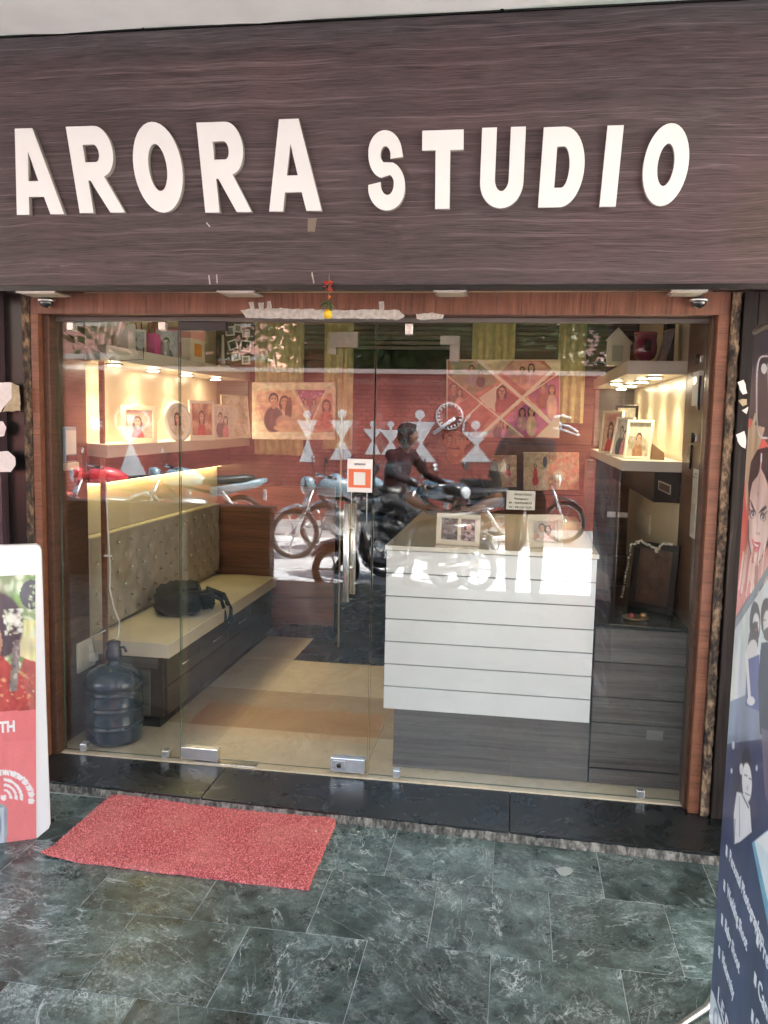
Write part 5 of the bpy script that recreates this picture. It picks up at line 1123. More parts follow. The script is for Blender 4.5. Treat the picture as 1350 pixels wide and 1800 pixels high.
s.line((786, 660), (838, 702), 1.8, W_); s.line((786, 766), (884, 672), 3, W_); s.line((842, 634), (966, 742), 6, W_); s.line((838, 702), (920, 768), 2.4, W_); s.line((984, 640), (838, 772), 6, W_); s.line((930, 692), (984, 655), 2, W_); s.line((926, 700), (966, 738), 2, W_)
s.poly([(984, 728), (985, 770), (942, 768)], (.84, .82, .76)); s.poly([(955, 632), (986, 632), (986, 656), (980, 660)], (.82, .78, .66)); s.poly([(846, 700), (870, 680), (870, 724)], (.80, .74, .68))
for e in ([(785, 632), (985, 632), (985, 634), (785, 634)], [(785, 632), (787, 632), (787, 768), (785, 768)], [(983, 632), (985, 632), (985, 768), (983, 768)]): s.poly(e, (.84, .80, .70))
t = thing('photo_collage', 'large photo collage crossed by white diagonal bars on the back wall', 'poster', (-.1, 2.08, 1.65)); s.build('print', t, m_gprint, thick=.006)
# three smaller prints below
def pr_(px, lab, paint, y=2.10):
    s = sheet_px(px, 1, y, res=.0026, bgc=(.55, .40, .30)); paint(s)
    t = thing('photo_print', lab, 'photo print', Vector(at(px[0][0], px[0][1], 1, y)), group='three small prints under the collage'); s.build('print', t, m_gprint, thick=.004)
def pa(s): s.blotch([(860, 790), (910, 790), (910, 860), (860, 860)], [(.6, .3, .24), (.5, .22, .18), (.66, .45, .36), (.72, .6, .5)], 70, 7); s.person(893, 820, 3.5, SK, cloth=(.55, .06, .07), fem=True, face=False)
def pb(s):
    s.C[:] = (.50, .42, .32); s.blotch([(919, 792), (966, 792), (966, 825), (919, 825)], [(.32, .30, .2), (.55, .5, .38), (.4, .34, .26)], 50, 4); s.poly([(919, 832), (966, 826), (966, 864), (919, 864)], (.55, .42, .34))
    s.person(941, 818, 2.6, SK, cloth=(.50, .05, .07), fem=True, face=False, tall=10); s.ell(941, 845, 6, 10, (.48, .04, .07), 0, 1, .2); s.ell(958, 812, 4, 10, (.08, .09, .14))
    for e in ([(919, 794), (966, 794), (966, 796.5), (919, 796)],): s.poly(e, (.75, .7, .62))
def pc(s): s.blotch([(960, 790), (1022, 790), (1022, 864), (960, 864)], [(.66, .28, .24), (.5, .2, .16), (.72, .48, .36), (.6, .3, .2)], 90, 7); s.ell(983, 836, 12, 12, (.82, .76, .68), 0, 1, .5)
pr_([(866, 800), (908, 800), (866, 856)], 'reddish print beside the tall print of a red dress', pa)
pr_([(920, 795), (965, 795), (920, 862)], 'small print of a tiny figure in a red dress on pale ground', pb, 2.09)
pr_([(965, 795), (1018, 795), (965, 861)], 'rightmost reddish orange print with a bright round patch', pc)
# inner frameless partition with corner fittings
a = aY(600, 800, 1.93); b = aY(797, 800, 1.93)
ip = thing('inner_glass_door', 'second frameless glass door near the back wall with steel corner fittings', 'glass door', ((a.x+b.x)/2, 1.93, .01))
pane('pane', a.x, b.x, .01, 2.02, ip, 1.93, m=m_glass2)
MB().box(a.x-.004, a.x+.004, 1.920, 1.940, .01, 2.0).obj('edge_channel', M0('brass tinted channel', (.42, .33, .20), .3, .6), ip)
for x0, x1, z0, z1 in ((a.x-.09, a.x+.10, 1.945, 2.04), (a.x-.09, a.x-.04, 1.90, 1.945), (b.x-.10, b.x+.02, 1.965, 2.02), (b.x-.04, b.x+.02, 1.86, 1.965)):
    MB().box(x0, x1, 1.905, 1.955, z0, z1).obj('corner_fitting', m_alum, ip, bevel=.002)

# ================================================================== COUNTER
ct = thing('reception_counter', 'white reception counter of grooved planks on a grey brown plinth', 'counter', (-.1, .8, 0))
z0, z1 = .262, .952; n = 7; ph = (z1-z0)/n
for k in range(n): MB().box(-.531, .336, .100, .120, z0+k*ph+(.0022 if k else 0), z0+(k+1)*ph-.0022).obj('front_plank', m_white, ct, bevel=.0015)
MB().box(-.527, .332, .118, .14, z0+.002, z1-.004).obj('groove_backing', M0('dark groove', (.12, .12, .11), .6), ct)
MB().box(-.531, -.512, .120, 1.50, z0, z1-.02).obj('side_panel', m_white, ct, bevel=.001)
MB().box(.317, .336, .120, 1.50, z0, z1-.02).obj('side_panel', m_white, ct, bevel=.001)
MB().box(-.538, .343, .092, 1.515, z1+.001, z1+.020).obj('counter_top', M0('cream white counter top', (.74, .69, .58), .16, coat=.4), ct, bevel=.002)
MB().box(-.486, .340, .112, 1.40, .0, .260).obj('plinth', m_grey, ct, bevel=.001)
MB().box(-.486, .340, .104, .111, .004, .068).obj('skirting', m_grey, ct, bevel=.001)
def pt_two(s):
    s.C[:] = (.70, .64, .52); s.poly([(4, 4), (50, 4), (50, 96), (4, 96)], (.10, .10, .10)); s.blotch([(4, 4), (50, 4), (50, 96), (4, 96)], [(.2, .2, .19), (.05, .05, .05), (.4, .36, .34)], 50, 9)
    s.poly([(58, 4), (96, 4), (96, 96), (58, 96)], (.25, .2, .2)); s.person(80, 36, 13, (.6, .4, .35), cloth=(.06, .05, .06), fem=True); s.blotch([(58, 50), (96, 50), (96, 96), (58, 96)], [(.6, .45, .45), (.1, .08, .1), (.5, .4, .4)], 24, 9)
ZT = z1+.0205
def onc(x, y): return aZ(x, y, ZT)
A = onc(768, 968); B_ = onc(842, 972); A.y = .20; B_.y = .17; A.x = aY(766, 968, .20).x; B_.x = aY(842, 972, .17).x
hh = aY(812, 903, .2).z-ZT
stand_frame('double_framed_photo', 'cream double photo frame standing on the counter, left of the other frame', A, B_, hh, .020, (.70, .64, .52), pt_two, lean=.06)
A = Vector((aY(925, 976, .20).x, .20, ZT)); B_ = Vector((aY(988, 979, .25).x, .25, ZT)); hh = aY(958, 905, .22).z-ZT
def pt_fam(s): s.C[:] = (.62, .55, .46); s.poly([(10, 8), (90, 8), (90, 92), (10, 92)], (.40, .32, .26)); s.person(40, 34, 13, SK, cloth=(.5, .42, .38)); s.person(62, 40, 12, (.6, .4, .3), cloth=(.55, .25, .22), fem=True); s.blotch([(12, 60), (88, 60), (88, 92), (12, 92)], [(.6, .2, .15), (.35, .25, .2), (.7, .6, .45)], 20, 9)
stand_frame('framed_photo', 'single cream photo frame with a couple near the counter\'s right end', A, B_, hh, .024, (.66, .58, .44), pt_fam, lean=.10)
# sign with shop details, printed sheet behind the counter glass
a, b = aY(891, 862, .012), aY(940, 897, .012)
ns = thing('details_card', 'small cream card of printed contact lines stuck inside the right glass', 'card', (a.x, .012, b.z))
MB().box(a.x, b.x, .011, .013, b.z, a.z).obj('card', M0('cream card stock', (.62, .58, .48), .5), ns)
mi = M0('dark print ink', (.07, .06, .06), .6)
H_ = a.z-b.z
for k, (tx, wf) in enumerate((('ARORA STUDIO', .62), ('Photography', .5), ('M : 9557034212', .8), ('W : 9411253229', .8))):
    lettering('wording', tx, .011, (a.x+.010+(.02 if k < 2 else 0), .0105, a.z-.018-k*H_*.225), (1, 0, 0), (0, 0, 1), mi, ns, bold=.0002, width=(b.x-a.x)*wf)

# ================================================================== INSIDE, RIGHT
ru = thing('right_display_unit', 'lit two shelf display niche on the right wall above the grey cabinet', 'display shelf', (.6, 1.1, 1.1))
MB().box(.708, .7195, .455, 2.148, 1.365, 1.715).obj('niche_panel', m_cremel, ru)
MB().box(.708, .7195, .455, 2.148, .68, 1.155).obj('lower_panel', m_cremel, ru)
MB().box(.47, .708, 2.135, 2.149, 1.362, 1.715).obj('niche_end', m_grey, ru)
MB().box(.457, .7185, .45, 2.148, 1.296, 1.342).obj('lower_shelf', m_offw, ru, bevel=.002)
s2_ = MB().box(.457, .7185, .45, 2.148, 1.718, 1.776).obj('upper_shelf', m_offw, ru, bevel=.002)
MB().box(.60, .7185, .47, 2.148, 1.160, 1.294).obj('black_panel', m_black, ru, bevel=.001)
for x, yy in ((.60, .62), (.60, 1.02), (.60, 1.45), (.60, 1.9), (.50, 1.25)):
    o = MB().lathe([(.040, 0), (.040, -.006), (.028, -.008)], (x, yy, 1.7175), 20).obj('spotlight', m_alum, s2_, rel=False); o.location = -Vector(ru.location)
    o2 = MB().lathe([(.028, 0), (.026, -.002)], (x, yy, 1.7085), 16).obj('spotlight', m_spot, s2_, rel=False); o2.location = -Vector(ru.location)
for yy in (.62, 1.02, 1.45, 1.9): spot(.60, yy, 1.700, 1.2, .1)
# sign plate and hatch on the right
a = aX(1160, 845, .598); b = aX(1180, 870, .598)
t = thing('nameplate', 'small black plate with a pale outline under the right shelf', 'plate', (.598, a.y, a.z))
MB().box(.594, .599, b.y, a.y, b.z, a.z).obj('plate', m_black, t); 
mo = MB(); 
for (y_0, y_1, z_0, z_1) in ((b.y, a.y, a.z-.003, a.z), (b.y, a.y, b.z, b.z+.003), (b.y, b.y+.008, b.z+.003, a.z-.003), (a.y-.008, a.y, b.z+.003, a.z-.003)): mo.box(.5925, .594, y_0, y_1, z_0, z_1)
mo.obj('outline', m_alum, t)
t = thing('cream_hatch', 'small framed cream hatch on the right wall under the black panel', 'hatch', (.70, 1.1, .9))
a = aX(1122, 890, .705); b = aX(1142, 940, .705)
MB().box(.700, .7075, b.y, a.y, b.z, a.z).obj('panel', M0('off white hatch', (.66, .60, .46), .4), t, bevel=.002)
# dark pilaster and glass leaf behind the counter's right end
pX0, pX1 = aY(1050, 900, 1.55).x, aY(1066, 900, 1.55).x
top(MB().box(.385, .425, 1.42, 1.60, 0, 1.296).obj('partition_post', m_grey, bevel=.002), 'dark upright post behind the right end of the counter', 'post')
gp = thing('cabinet_glass_leaf', 'narrow inner glass leaf with steel hinge under the right shelf', 'glass leaf', (.47, 1.3, .7))
pane('pane', .430, .560, .68, 1.29, gp, 1.30, .006, m_glass2); MB().box(.545, .60, 1.285, 1.315, 1.0, 1.03).obj('hinge', m_steel, gp, bevel=.002); MB().box(.49, .535, 1.285, 1.315, 1.0, 1.03).obj('hinge', m_steel, gp, bevel=.002)
# base cabinet
kb = thing('grey_cabinet', 'grey brown laminate base cabinet right of the white counter', 'cabinet', (.53, .5, 0))
MB().box(.343, .7185, .130, .95, 0, .668).obj('carcass', m_grey, kb, bevel=.001)
for z_0, z_1 in ((.07, .262), (.266, .372), (.376, .520), (.524, .664)): MB().box(.345, .7175, .113, .129, z_0, z_1).obj('front_panel', m_grey, kb, bevel=.0015)
MB().box(.345, .7175, .104, .128, .004, .066).obj('skirting', m_grey, kb, bevel=.001)
MB().box(.341, .7185, .108, .96, .670, .682).obj('cabinet_top', m_black, kb, bevel=.001)
a = aY(1137, 1283, .112); b = aY(1165, 1302, .112); MB().box(a.x, b.x, .1105, .1125, b.z, a.z).obj('label_patch', M0('grey sticker', (.22, .22, .21), .5), kb)
# garlanded portrait frame, seen from behind glare
A = Vector((aY(1103, 1085, .50).x, .50, .683)); B_ = Vector((aY(1182, 1080, .34).x, .34, .683)); hh = aY(1150, 955, .42).z-.683
def pt_dark(s): s.C[:] = (.10, .055, .04); s.blotch([(0, 0), (100, 0), (100, 100), (0, 100)], [(.14, .08, .05), (.07, .04, .03)], 20, 25); s.ell(50, 45, 18, 24, (.13, .085, .065), 0, 1, .7); s.ell(55, 14, 9, 3, (.05, .02, .02))
gf = stand_frame('garlanded_portrait', 'dark wooden portrait frame hung with a white flower garland on the cabinet', A, B_, hh, .030, (.016, .012, .012), pt_dark, lean=.10, cat='portrait frame')
m_fl = M0('white blossoms', (.70, .66, .54), .7)
u = (B_-A).normalized(); nn2 = Vector((u.y, -u.x, 0)).normalized(); gm = MB(); L_ = (B_-A).length
path = [A-u*.025+Vector((0, 0, .04)), A-u*.012+Vector((0, 0, hh*.5)), A+u*.01+Vector((0, 0, hh-.02)), A+u*.06+Vector((0, 0, hh+.005)), A+u*.14+Vector((0, 0, hh-.02)), A+u*L_*.62+Vector((0, 0, hh-.035)), A+u*L_*.72+Vector((0, 0, hh+.004)), A+u*L_+Vector((0, 0, hh+.012))]
for i in range(len(path)-1):
    for k in range(9):
        p = path[i].lerp(path[i+1], k/9)+nn2*.012; gm.ball(p+Vector((random.uniform(-.003, .003), random.uniform(-.003, .003), random.uniform(-.003, .003))), .0045+random.random()*.002, 6, 4)
gm.obj('garland', m_fl, gf)
sp = thing('small_idol_tray', 'little red and brass offerings in front of the garlanded portrait', 'offerings', (.52, .22, .683))
MB().lathe([(.001, 0), (.045, 0), (.055, .008), (.050, .010), (.001, .006)], (.52, .24, .683)).obj('tray', M0('dull brass', (.35, .22, .08), .35, .8), sp)
MB().ball((.50, .23, .698), .012, 8, 6).obj('flower', M0('red flower', (.4, .03, .04), .6), sp); MB().lathe([(.012, 0), (.016, .012), (.010, .02), (.001, .021)], (.55, .24, .690)).obj('lamp', M0('brass lamp', (.4, .25, .1), .3, .8), sp)
# leaning brown boards and bits left of it
t = thing('brown_envelope', 'brown paper package leaning by the garlanded portrait', 'package', (.40, .55, .683))
MB().prism([(.365, .62, .683), (.45, .56, .683), (.44, .60, .80), (.375, .66, .83)], (0, .02, 0)).obj('package', M0('brown paper', (.22, .12, .07), .7), t)
MB().prism([(.372, .61, .72), (.44, .566, .72), (.438, .57, .735), (.372, .614, .735)], (0, -.003, 0)).obj('tape', M0('dark tape', (.08, .03, .02), .4), t)
# items on right shelves
ZL = 1.3425; ZR = 1.7765
def fr_right(px0, px1, y0_, y1_, pyT, pyB, z, *a, **k):
    A, B_ = Vector((aY(px0, pyB, y0_).x, y0_, z)), Vector((aY(px1, pyB, y1_).x, y1_, z)); hh = aY((px0+px1)/2, pyT, (y0_+y1_)/2).z-z
    return stand_frame(a[0], a[1], A, B_, hh, *a[2:], **k)
fr_right(1053, 1088, 1.25, 1.10, 722, 800, ZL, 'framed_photo', 'cream frame at the far left of the right shelf group', .014, (.74, .66, .50), pt_red, lean=.08)
fr_right(1078, 1118, 1.45, 1.40, 712, 790, ZL, 'framed_photo', 'black rimmed frame standing behind the cream ones on the right shelf', .014, (.02, .018, .018), pt_land)
fr_right(1072, 1102, .92, .78, 732, 800, ZL, 'framed_photo', 'cream frame with a dark photo in the middle of the right shelf group', .010, (.76, .70, .58), pt_bw, lean=.18)
fr_right(1095, 1142, .66, .60, 737, 806, ZL, 'framed_photo', 'pale beaded frame nearest the glass on the right shelf', .012, (.70, .74, .62), pt_land, lean=.22)
t = thing('easel_back', 'brown folded cardboard easel back lying beside the beaded frame', 'easel', (.63, .6, ZL))
A = aY(1136, 806, .62); MB().prism([(A.x, .62, ZL), (A.x+.075, .58, ZL), (A.x+.07, .58, ZL+.035), (A.x+.02, .62, ZL+.075)], (0, .006, 0)).obj('card', M0('brown card', (.22, .13, .07), .6), t)
p0 = Vector((aY(1088, 636, .8).x, .80, ZR)); t = thing('bird_house', 'pale green house shaped frame on the upper right shelf', 'ornament', p0)
mb = MB(); w_, h_ = .055, .17; y_ = .80; mb.prism([(p0.x-w_, y_, ZR), (p0.x+w_*.9, y_, ZR), (p0.x+w_*.9, y_, ZR+h_*.62), (p0.x-w_*.15, y_, ZR+h_), (p0.x-w_, y_, ZR+h_*.7)], (0, .05, 0)); mb.obj('house', M0('pale green white paint', (.66, .68, .50), .4), t, bevel=.003)
MB().box(p0.x-w_*.6, p0.x+w_*.3, y_-.004, y_-.0005, ZR+.02, ZR+h_*.55).obj('window', M0('pale green glass', (.42, .48, .36), .1), t)
MB().tube([(p0.x-w_*1.1, y_+.02, ZR+h_*.68), (p0.x-w_*.15, y_+.02, ZR+h_*1.04), (p0.x+w_*1.05, y_+.02, ZR+h_*.6)], .006, 6).obj('roof_edge', m_ptint, t)
p0 = Vector((aY(1133, 636, .62).x, .62, ZR)); t = thing('maroon_lantern', 'maroon glass lantern on the upper right shelf', 'lantern', p0)
MB().lathe([(.001, 0), (.026, 0), (.028, .006), (.024, .012), (.040, .022), (.051, .045), (.052, .07), (.048, .10), (.050, .125), (.044, .127), (.001, .128)], p0, 28).obj('bowl', M0('maroon glazed', (.16, .012, .05), .12, coat=1), t)
MB().lathe([(.050, .126), (.052, .134), (.046, .137)], p0, 28).obj('rim', M0('maroon glazed rim', (.26, .03, .09), .1, coat=1), t)
MB().box(p0.x-.012, p0.x+.014, .562, .572, ZR+.05, ZR+.10).obj('window', m_black, t)
t = thing('leaning_tablet', 'grey stone like tablet leaning on the upper right shelf', 'tablet', (.60, .66, ZR)); q = aY(1160, 636, .62).x
MB().prism([(q-.012, .60, ZR), (q+.022, .60, ZR), (q+.058, .60, ZR+.155), (q+.022, .60, ZR+.15)], (0, .07, 0)).obj('slab', M0('speckled grey', (.16, .15, .16), .4, var=.2, vscale=60), t, bevel=.002)
t = thing('black_box', 'tall black box beside the leaning tablet on the upper right shelf', 'box', (.67, .7, ZR)); MB().box(.645, .685, .66, .74, ZR, ZR+.19).obj('body', m_black, t, bevel=.002); MB().box(.644, .686, .659, .741, ZR+.15, ZR+.152).obj('band', m_alum, t)
# intercom, hinges, paper on the right lining
a = aX(1190, 665, .7085); b = aX(1210, 715, .7085)
t = thing('intercom', 'white wall intercom with black cord on the right lining', 'intercom', (.70, (a.y+b.y)/2, b.z))
yl, yh = sorted((a.y, b.y)); yl, yh = .10, .22
MB().box(.690, .7085, yl, yh, b.z, a.z).obj('case', m_ptint, t, bevel=.003); MB().box(.687, .6905, yl+.03, yh-.03, a.z-.05, a.z-.02).obj('screen', M0('blue grey screen', (.1, .16, .22), .2), t)
MB().tube([(.695, yl-.005, a.z-.02), (.69, yl-.02, (a.z+b.z)/2), (.693, yl-.012, b.z-.015), (.695, yl+.01, b.z-.005)], .005, 6).obj('cord', m_bparts, t)
for k, (px, py) in enumerate(((1207, 640), (1204, 768))):
    z = aX(px, py, .70).z; t = fr
    MB().box(.695, .7085, .12, .19, z-.014, z+.014).obj('hinge_plate', m_steel, t, bevel=.002); MB().cyl((.690, .155, z-.02), (.690, .155, z+.02), .006).obj('hinge_pin', m_bparts, t)
z1_, z0_ = aX(1207, 822, .70).z, aX(1207, 940, .70).z
s = Sheet((.7075, .19, z1_), (0, -.10, 0), (0, 0, z0_-z1_), res=.003, fx=(100, 300), bgc=(.66, .63, .55))
for k in range(34):
    y_ = 62+k*6.6; s.line((10, y_), (10+rng.uniform(50, 80), y_), 2.2, (.25, .24, .22))
s.line((30, 18), (70, 18), 5, (.15, .14, .13)); s.line((20, 34), (24, 34), 16, (.12, .1, .1)); s.line((38, 34), (80, 34), 3, (.2, .2, .2))
t = thing('notice_sheet', 'long printed notice sheet on the right lining below the hinges', 'notice', (.7075, .14, z0_)); s.build('sheet', t, thick=0)
MB().box(.708, .7088, .088, .192, z0_-.002, z1_+.002).obj('backing', m_ptint, t)
p = aX(1197, 800, .70); top(MB().box(.700, .7085, .24, .30, p.z-.05, p.z+.05).obj('switch_box', m_black, bevel=.002), 'small black switch box under the intercom', 'switch box')

#PART3
# ================================================================== PEOPLE
m_skin = M0('brown skin', (.19, .095, .06), .5, bump=.1, bscale=180, var=.08, vscale=14)
m_hair = M0('black hair', (.010, .008, .008), .8, spec=.15, bump=.6, bscale=220)
def body_mesh(name, stamps, mats, parent, voxel=.008, smooth=4):
    """stamps: (center, radii(3), rotation matrix or None, material index). Union of ellipsoids, remeshed to one skin."""
    mb = MB()
    for c, r, R, k in stamps:
        n0 = len(mb.v); mb.ball((0, 0, 0), 1, 12, 8)
        for i in range(n0, len(mb.v)):
            v = Vector(mb.v[i]); v = Vector((v.x*r[0], v.y*r[1], v.z*r[2])); v = (R @ v) if R is not None else v; mb.v[i] = tuple(v+Vector(c))
    tmp = mb.obj('tmp', m_skin); m = tmp.modifiers.new('r', 'REMESH'); m.mode = 'VOXEL'; m.voxel_size = voxel; m.use_smooth_shade = True
    m2 = tmp.modifiers.new('s', 'SMOOTH'); m2.factor = .5; m2.iterations = smooth
    dg = bpy.context.evaluated_depsgraph_get(); dg.update(); me = bpy.data.meshes.new_from_object(tmp.evaluated_get(dg)); bpy.data.objects.remove(tmp)
    nf = len(me.polygons); ce = np.empty(nf*3); me.polygons.foreach_get('center', ce); ce = ce.reshape(-1, 3)
    best = np.full(nf, 1e9); idx = np.zeros(nf, 'i')
    for c, r, R, k in stamps:
        d = np.array(c)-ce; 
        if R is not None: d = d@np.array(R)
        q = np.sqrt(((d/np.array(r))**2).sum(1)); q = (q-1)*min(r); u = q < best; best[u] = q[u]; idx[u] = k
    me.materials.clear()
    for mm in mats: me.materials.append(mm)
    me.polygons.foreach_set('material_index', idx); me.polygons.foreach_set('use_smooth', [True]*nf)
    off = Vector(parent.location); me.transform(Matrix.Translation(-off)); me.update()
    o = bpy.data.objects.new(name, me); COL.objects.link(o); o.parent = parent; return o
def limb(st, a, b, ra, rb, k, bulge=0, n=None):
    a, b = Vector(a), Vector(b); L = (b-a).length; n = n or max(3, int(L/(min(ra, rb)*.45)))
    for i in range(n+1):
        t = i/n; r = ra+(rb-ra)*t+bulge*math.sin(PI*t); st.append((a.lerp(b, t), (r, r, r), None, k))
def basis(fwd, up=(0, 0, 1)):
    f = Vector(fwd).normalized(); u = Vector(up); s = f.cross(u).normalized(); u = s.cross(f).normalized(); return Matrix((s, f, u)).transposed()   # columns: right, forward, up
def torso(st, pel, chest, neck, fwd, k, kb, w=1.0, fat=1.0):
    pel, chest, neck = map(Vector, (pel, chest, neck))
    for i in range(13):
        t = i/12; 
        c = pel.lerp(chest, t/.62) if t < .62 else chest.lerp(neck-(neck-chest)*.12, (t-.62)/.38)
        up = (neck-pel).normalized(); R = basis(fwd, up)
        wx = [.165, .16, .152, .150, .155, .165, .178, .186, .188, .178, .145, .09, .06][i]*w; wy = [.115, .118, .12, .118, .114, .115, .118, .12, .115, .10, .085, .065, .055][i]*fat
        st.append((c, (wx, wy, .065), R, kb if i < 2 else k))
def hand(st, wrist, dirv, palmn, k, curl=.5, side=1):
    """palm plus four unequal fingers and a thumb; dirv: along the hand, palmn: palm normal (fingers curl towards it)"""
    w = Vector(wrist); d = Vector(dirv).normalized(); n = Vector(palmn); n = (n-d*n.dot(d)).normalized(); s = d.cross(n).normalized()*side
    R = Matrix((s, d, n)).transposed()
    st.append((w+d*.025, (.026, .035, .017), R, k)); st.append((w+d*.055, (.038, .042, .015), R, k)); st.append((w+d*.078, (.039, .020, .013), R, k))
    for j, (o, L) in enumerate(((-.029, .066), (-.0095, .076), (.010, .070), (.029, .054))):
        p = w+d*.086+s*o; a = .15; dd = d.copy()
        for q in range(3):
            a += curl*.55; dn = (d*math.cos(a)+n*math.sin(a)+s*o*2.0).normalized(); l = L*(.45, .32, .25)[q]
            limb(st, p, p+dn*l, .0088-.0008*q, .0082-.0008*q, k, n=5); p = p+dn*l
    p = w+d*.03-s*.026; t1 = (d*.75-s*.75+n*.25).normalized(); limb(st, p, p+t1*.038, .012, .010, k, n=5); p2 = p+t1*.038; t2 = (d*.9-s*.25+n*.35).normalized(); limb(st, p2, p2+t2*.03, .0095, .008, k, n=5)
def head(st, c, fwd, k, s=1.0, tilt=(0, 0, 1)):
    R = basis(fwd, tilt); c = Vector(c)
    def A(x, y, z, a, b, e, kk=None): st.append((c+R@Vector((x, y, z))*s, (a*s, b*s, e*s), R, k if kk is None else kk))
    A(0, -.012, .030, .076, .095, .085); A(0, .012, -.01, .068, .078, .085); A(0, .028, -.062, .052, .055, .045); A(0, .055, -.085, .026, .022, .018)
    A(0, .088, -.008, .011, .016, .026); A(0, .102, -.022, .014, .012, .011); A(-.035, .070, -.020, .025, .020, .022); A(.035, .070, -.020, .025, .020, .022)
    A(0, .078, .028, .055, .016, .012); A(0, .082, -.052, .022, .011, .006); A(0, .080, -.063, .019, .011, .007)
    for e in (-1, 1): A(e*.077, -.008, -.008, .008, .018, .030)
    return R
def face_parts(parent, c, R, s=1.0, moust=False, hair='short', beard=False, glasses=False):
    c = Vector(c); off = c-Vector(parent.location)
    def pt(x, y, z): return c+R@Vector((x, y, z))*s
    ey = MB()
    for e in (-1, 1): ey.ball(pt(e*.030, .080, .010), .0115*s, 10, 8)
    o = ey.obj('eyes', M0('eye white', (.32, .28, .25), .3), parent)
    pu = MB()
    for e in (-1, 1): pu.ball(pt(e*.030, .0885, .010), .0052*s, 8, 6)
    pu.obj('pupils', m_black, parent)
    eb = MB()
    for e in (-1, 1): eb.tube([pt(e*.014, .092, .027), pt(e*.030, .090, .033), pt(e*.048, .078, .027)], [.003, .004, .002], 6)
    eb.obj('eyebrows', m_hair, parent)
    lp = MB(); lp.tube([pt(-.022, .083, -.056), pt(0, .093, -.056), pt(.022, .083, -.056)], [.002, .0055, .002], 8); lp.obj('lips', M0('lip', (.26, .10, .08), .4), parent)
    if moust: mm = MB(); mm.tube([pt(-.030, .080, -.050), pt(-.012, .094, -.040), pt(0, .096, -.042), pt(.012, .094, -.040), pt(.030, .080, -.050)], [.003, .006, .005, .006, .003], 8); mm.obj('moustache', m_hair, parent)
    st = []
    def A(x, y, z, a, b, e): st.append((pt(x, y, z), (a*s, b*s, e*s), R, 0))
    if hair == 'short': A(0, -.024, .050, .088, .102, .082); A(0, -.060, -.01, .084, .066, .092); A(0, .035, .092, .055, .045, .026); A(-.07, -.01, .02, .014, .035, .035); A(.07, -.01, .02, .014, .035, .035)
    if hair == 'cap': A(0, -.01, .06, .088, .108, .07)
    body_mesh('hair', st, [m_hair], parent, .006, 2)
    return
def person(label, loc, P, shirt, trous, shoe=None, sleeve='short', fat=1.0, w=1.0, group=None, moust=False, voxel=.008, skinm=None, tail=None, hands=True, legs=True):
    t = thing('person', label, 'person', loc)
    sk = skinm or m_skin; mats = [sk, shirt, trous, shoe or m_bparts]; st = []
    torso(st, P['pelvis'], P['chest'], P['neck'], P['fwd'], 1, 2, w, fat)
    hd = Vector(P['head']); limb(st, Vector(P['neck'])-Vector((0, 0, .03)), hd-Vector((0, 0, .06)), .056, .052, 0)
    for s_, pre in ((1, 'r'), (-1, 'l')):
        sh, el, wr = Vector(P[pre+'sh']), Vector(P[pre+'el']), Vector(P[pre+'wr'])
        limb(st, Vector(P['neck'])-Vector((0, 0, .05)), sh, .06, .062*fat, 1)
        mid = sh.lerp(el, .72); limb(st, sh, mid, .060*fat, .052*fat, 1)
        limb(st, mid, el, .043*fat, .040, 1 if sleeve == 'long' else 0); limb(st, el, wr, .041, .026, 1 if sleeve == 'long' else 0, .003)
        if hands: hand(st, wr, P[pre+'hd'], P[pre+'pn'], 0, P.get('curl', .5), P.get(pre+'side', s_))
        if legs:
            hip, kn, an = Vector(P[pre+'hip']), Vector(P[pre+'kn']), Vector(P[pre+'an'])
            limb(st, hip, kn, .092, .062, 2); limb(st, kn, an, .060, .042, 2, .006)
            ff = Vector(P.get(pre+'ft', P['fwd'])).normalized(); R = basis(ff)
            st.append((an+ff*.05-Vector((0, 0, .045)), (.044, .10, .036), R, 3)); st.append((an+ff*.12-Vector((0, 0, .055)), (.046, .06, .028), R, 3)); st.append((an-Vector((0, 0, .03))-ff*.01, (.044, .05, .05), R, 3))
    R = head(st, hd, P.get('look', P['fwd']), 0)
    body_mesh('body', st, mats, t, voxel); face_parts(t, hd, R, moust=moust)
    return t
# man behind the counter, forearms on its far edge, facing the door
hc = aY(800, 772, 1.62)
L_el = aY(722, 866, 1.62); R_el = aY(873, 862, 1.60); L_w = aZ(744, 893, .998); R_w = aZ(832, 895, .998)
L_w = Vector((aY(740, 893, 1.46).x, 1.46, 1.003)); R_w = Vector((aY(836, 897, 1.44).x, 1.44, 1.003))
Pm = dict(pelvis=(hc.x, 1.86, .78), chest=(hc.x, 1.80, 1.10), neck=(hc.x, 1.73, 1.29), head=(hc.x, 1.665, hc.z), fwd=(0, -1, -.1), look=(.02, -1, -.12),
          lsh=(hc.x-.19, 1.74, 1.225), rsh=(hc.x+.19, 1.74, 1.225), lel=(L_el.x-.0, 1.66, 1.035), rel=(R_el.x, 1.64, 1.04), lwr=L_w, rwr=R_w,
          lhd=(.75, -.35, -.02), rhd=(-.85, -.35, -.02), lpn=(0, .1, -1), rpn=(0, .1, -1), rside=-1, lside=1, curl=.30,
          lhip=(hc.x-.1, 1.86, .74), rhip=(hc.x+.1, 1.86, .74), lkn=(hc.x-.12, 1.60, .52), rkn=(hc.x+.12, 1.60, .52), lan=(hc.x-.12, 1.66, .1), ran=(hc.x+.12, 1.66, .1))
person('man in a black shirt leaning both forearms on the white counter, facing the door', (hc.x, 1.85, 0), Pm, M0('black shirt', (.018, .018, .020), .8, bump=.3, bscale=60), M0('dark jeans', (.03, .035, .05), .8), sleeve='short', fat=1.08, w=1.1, moust=True, voxel=.0065)
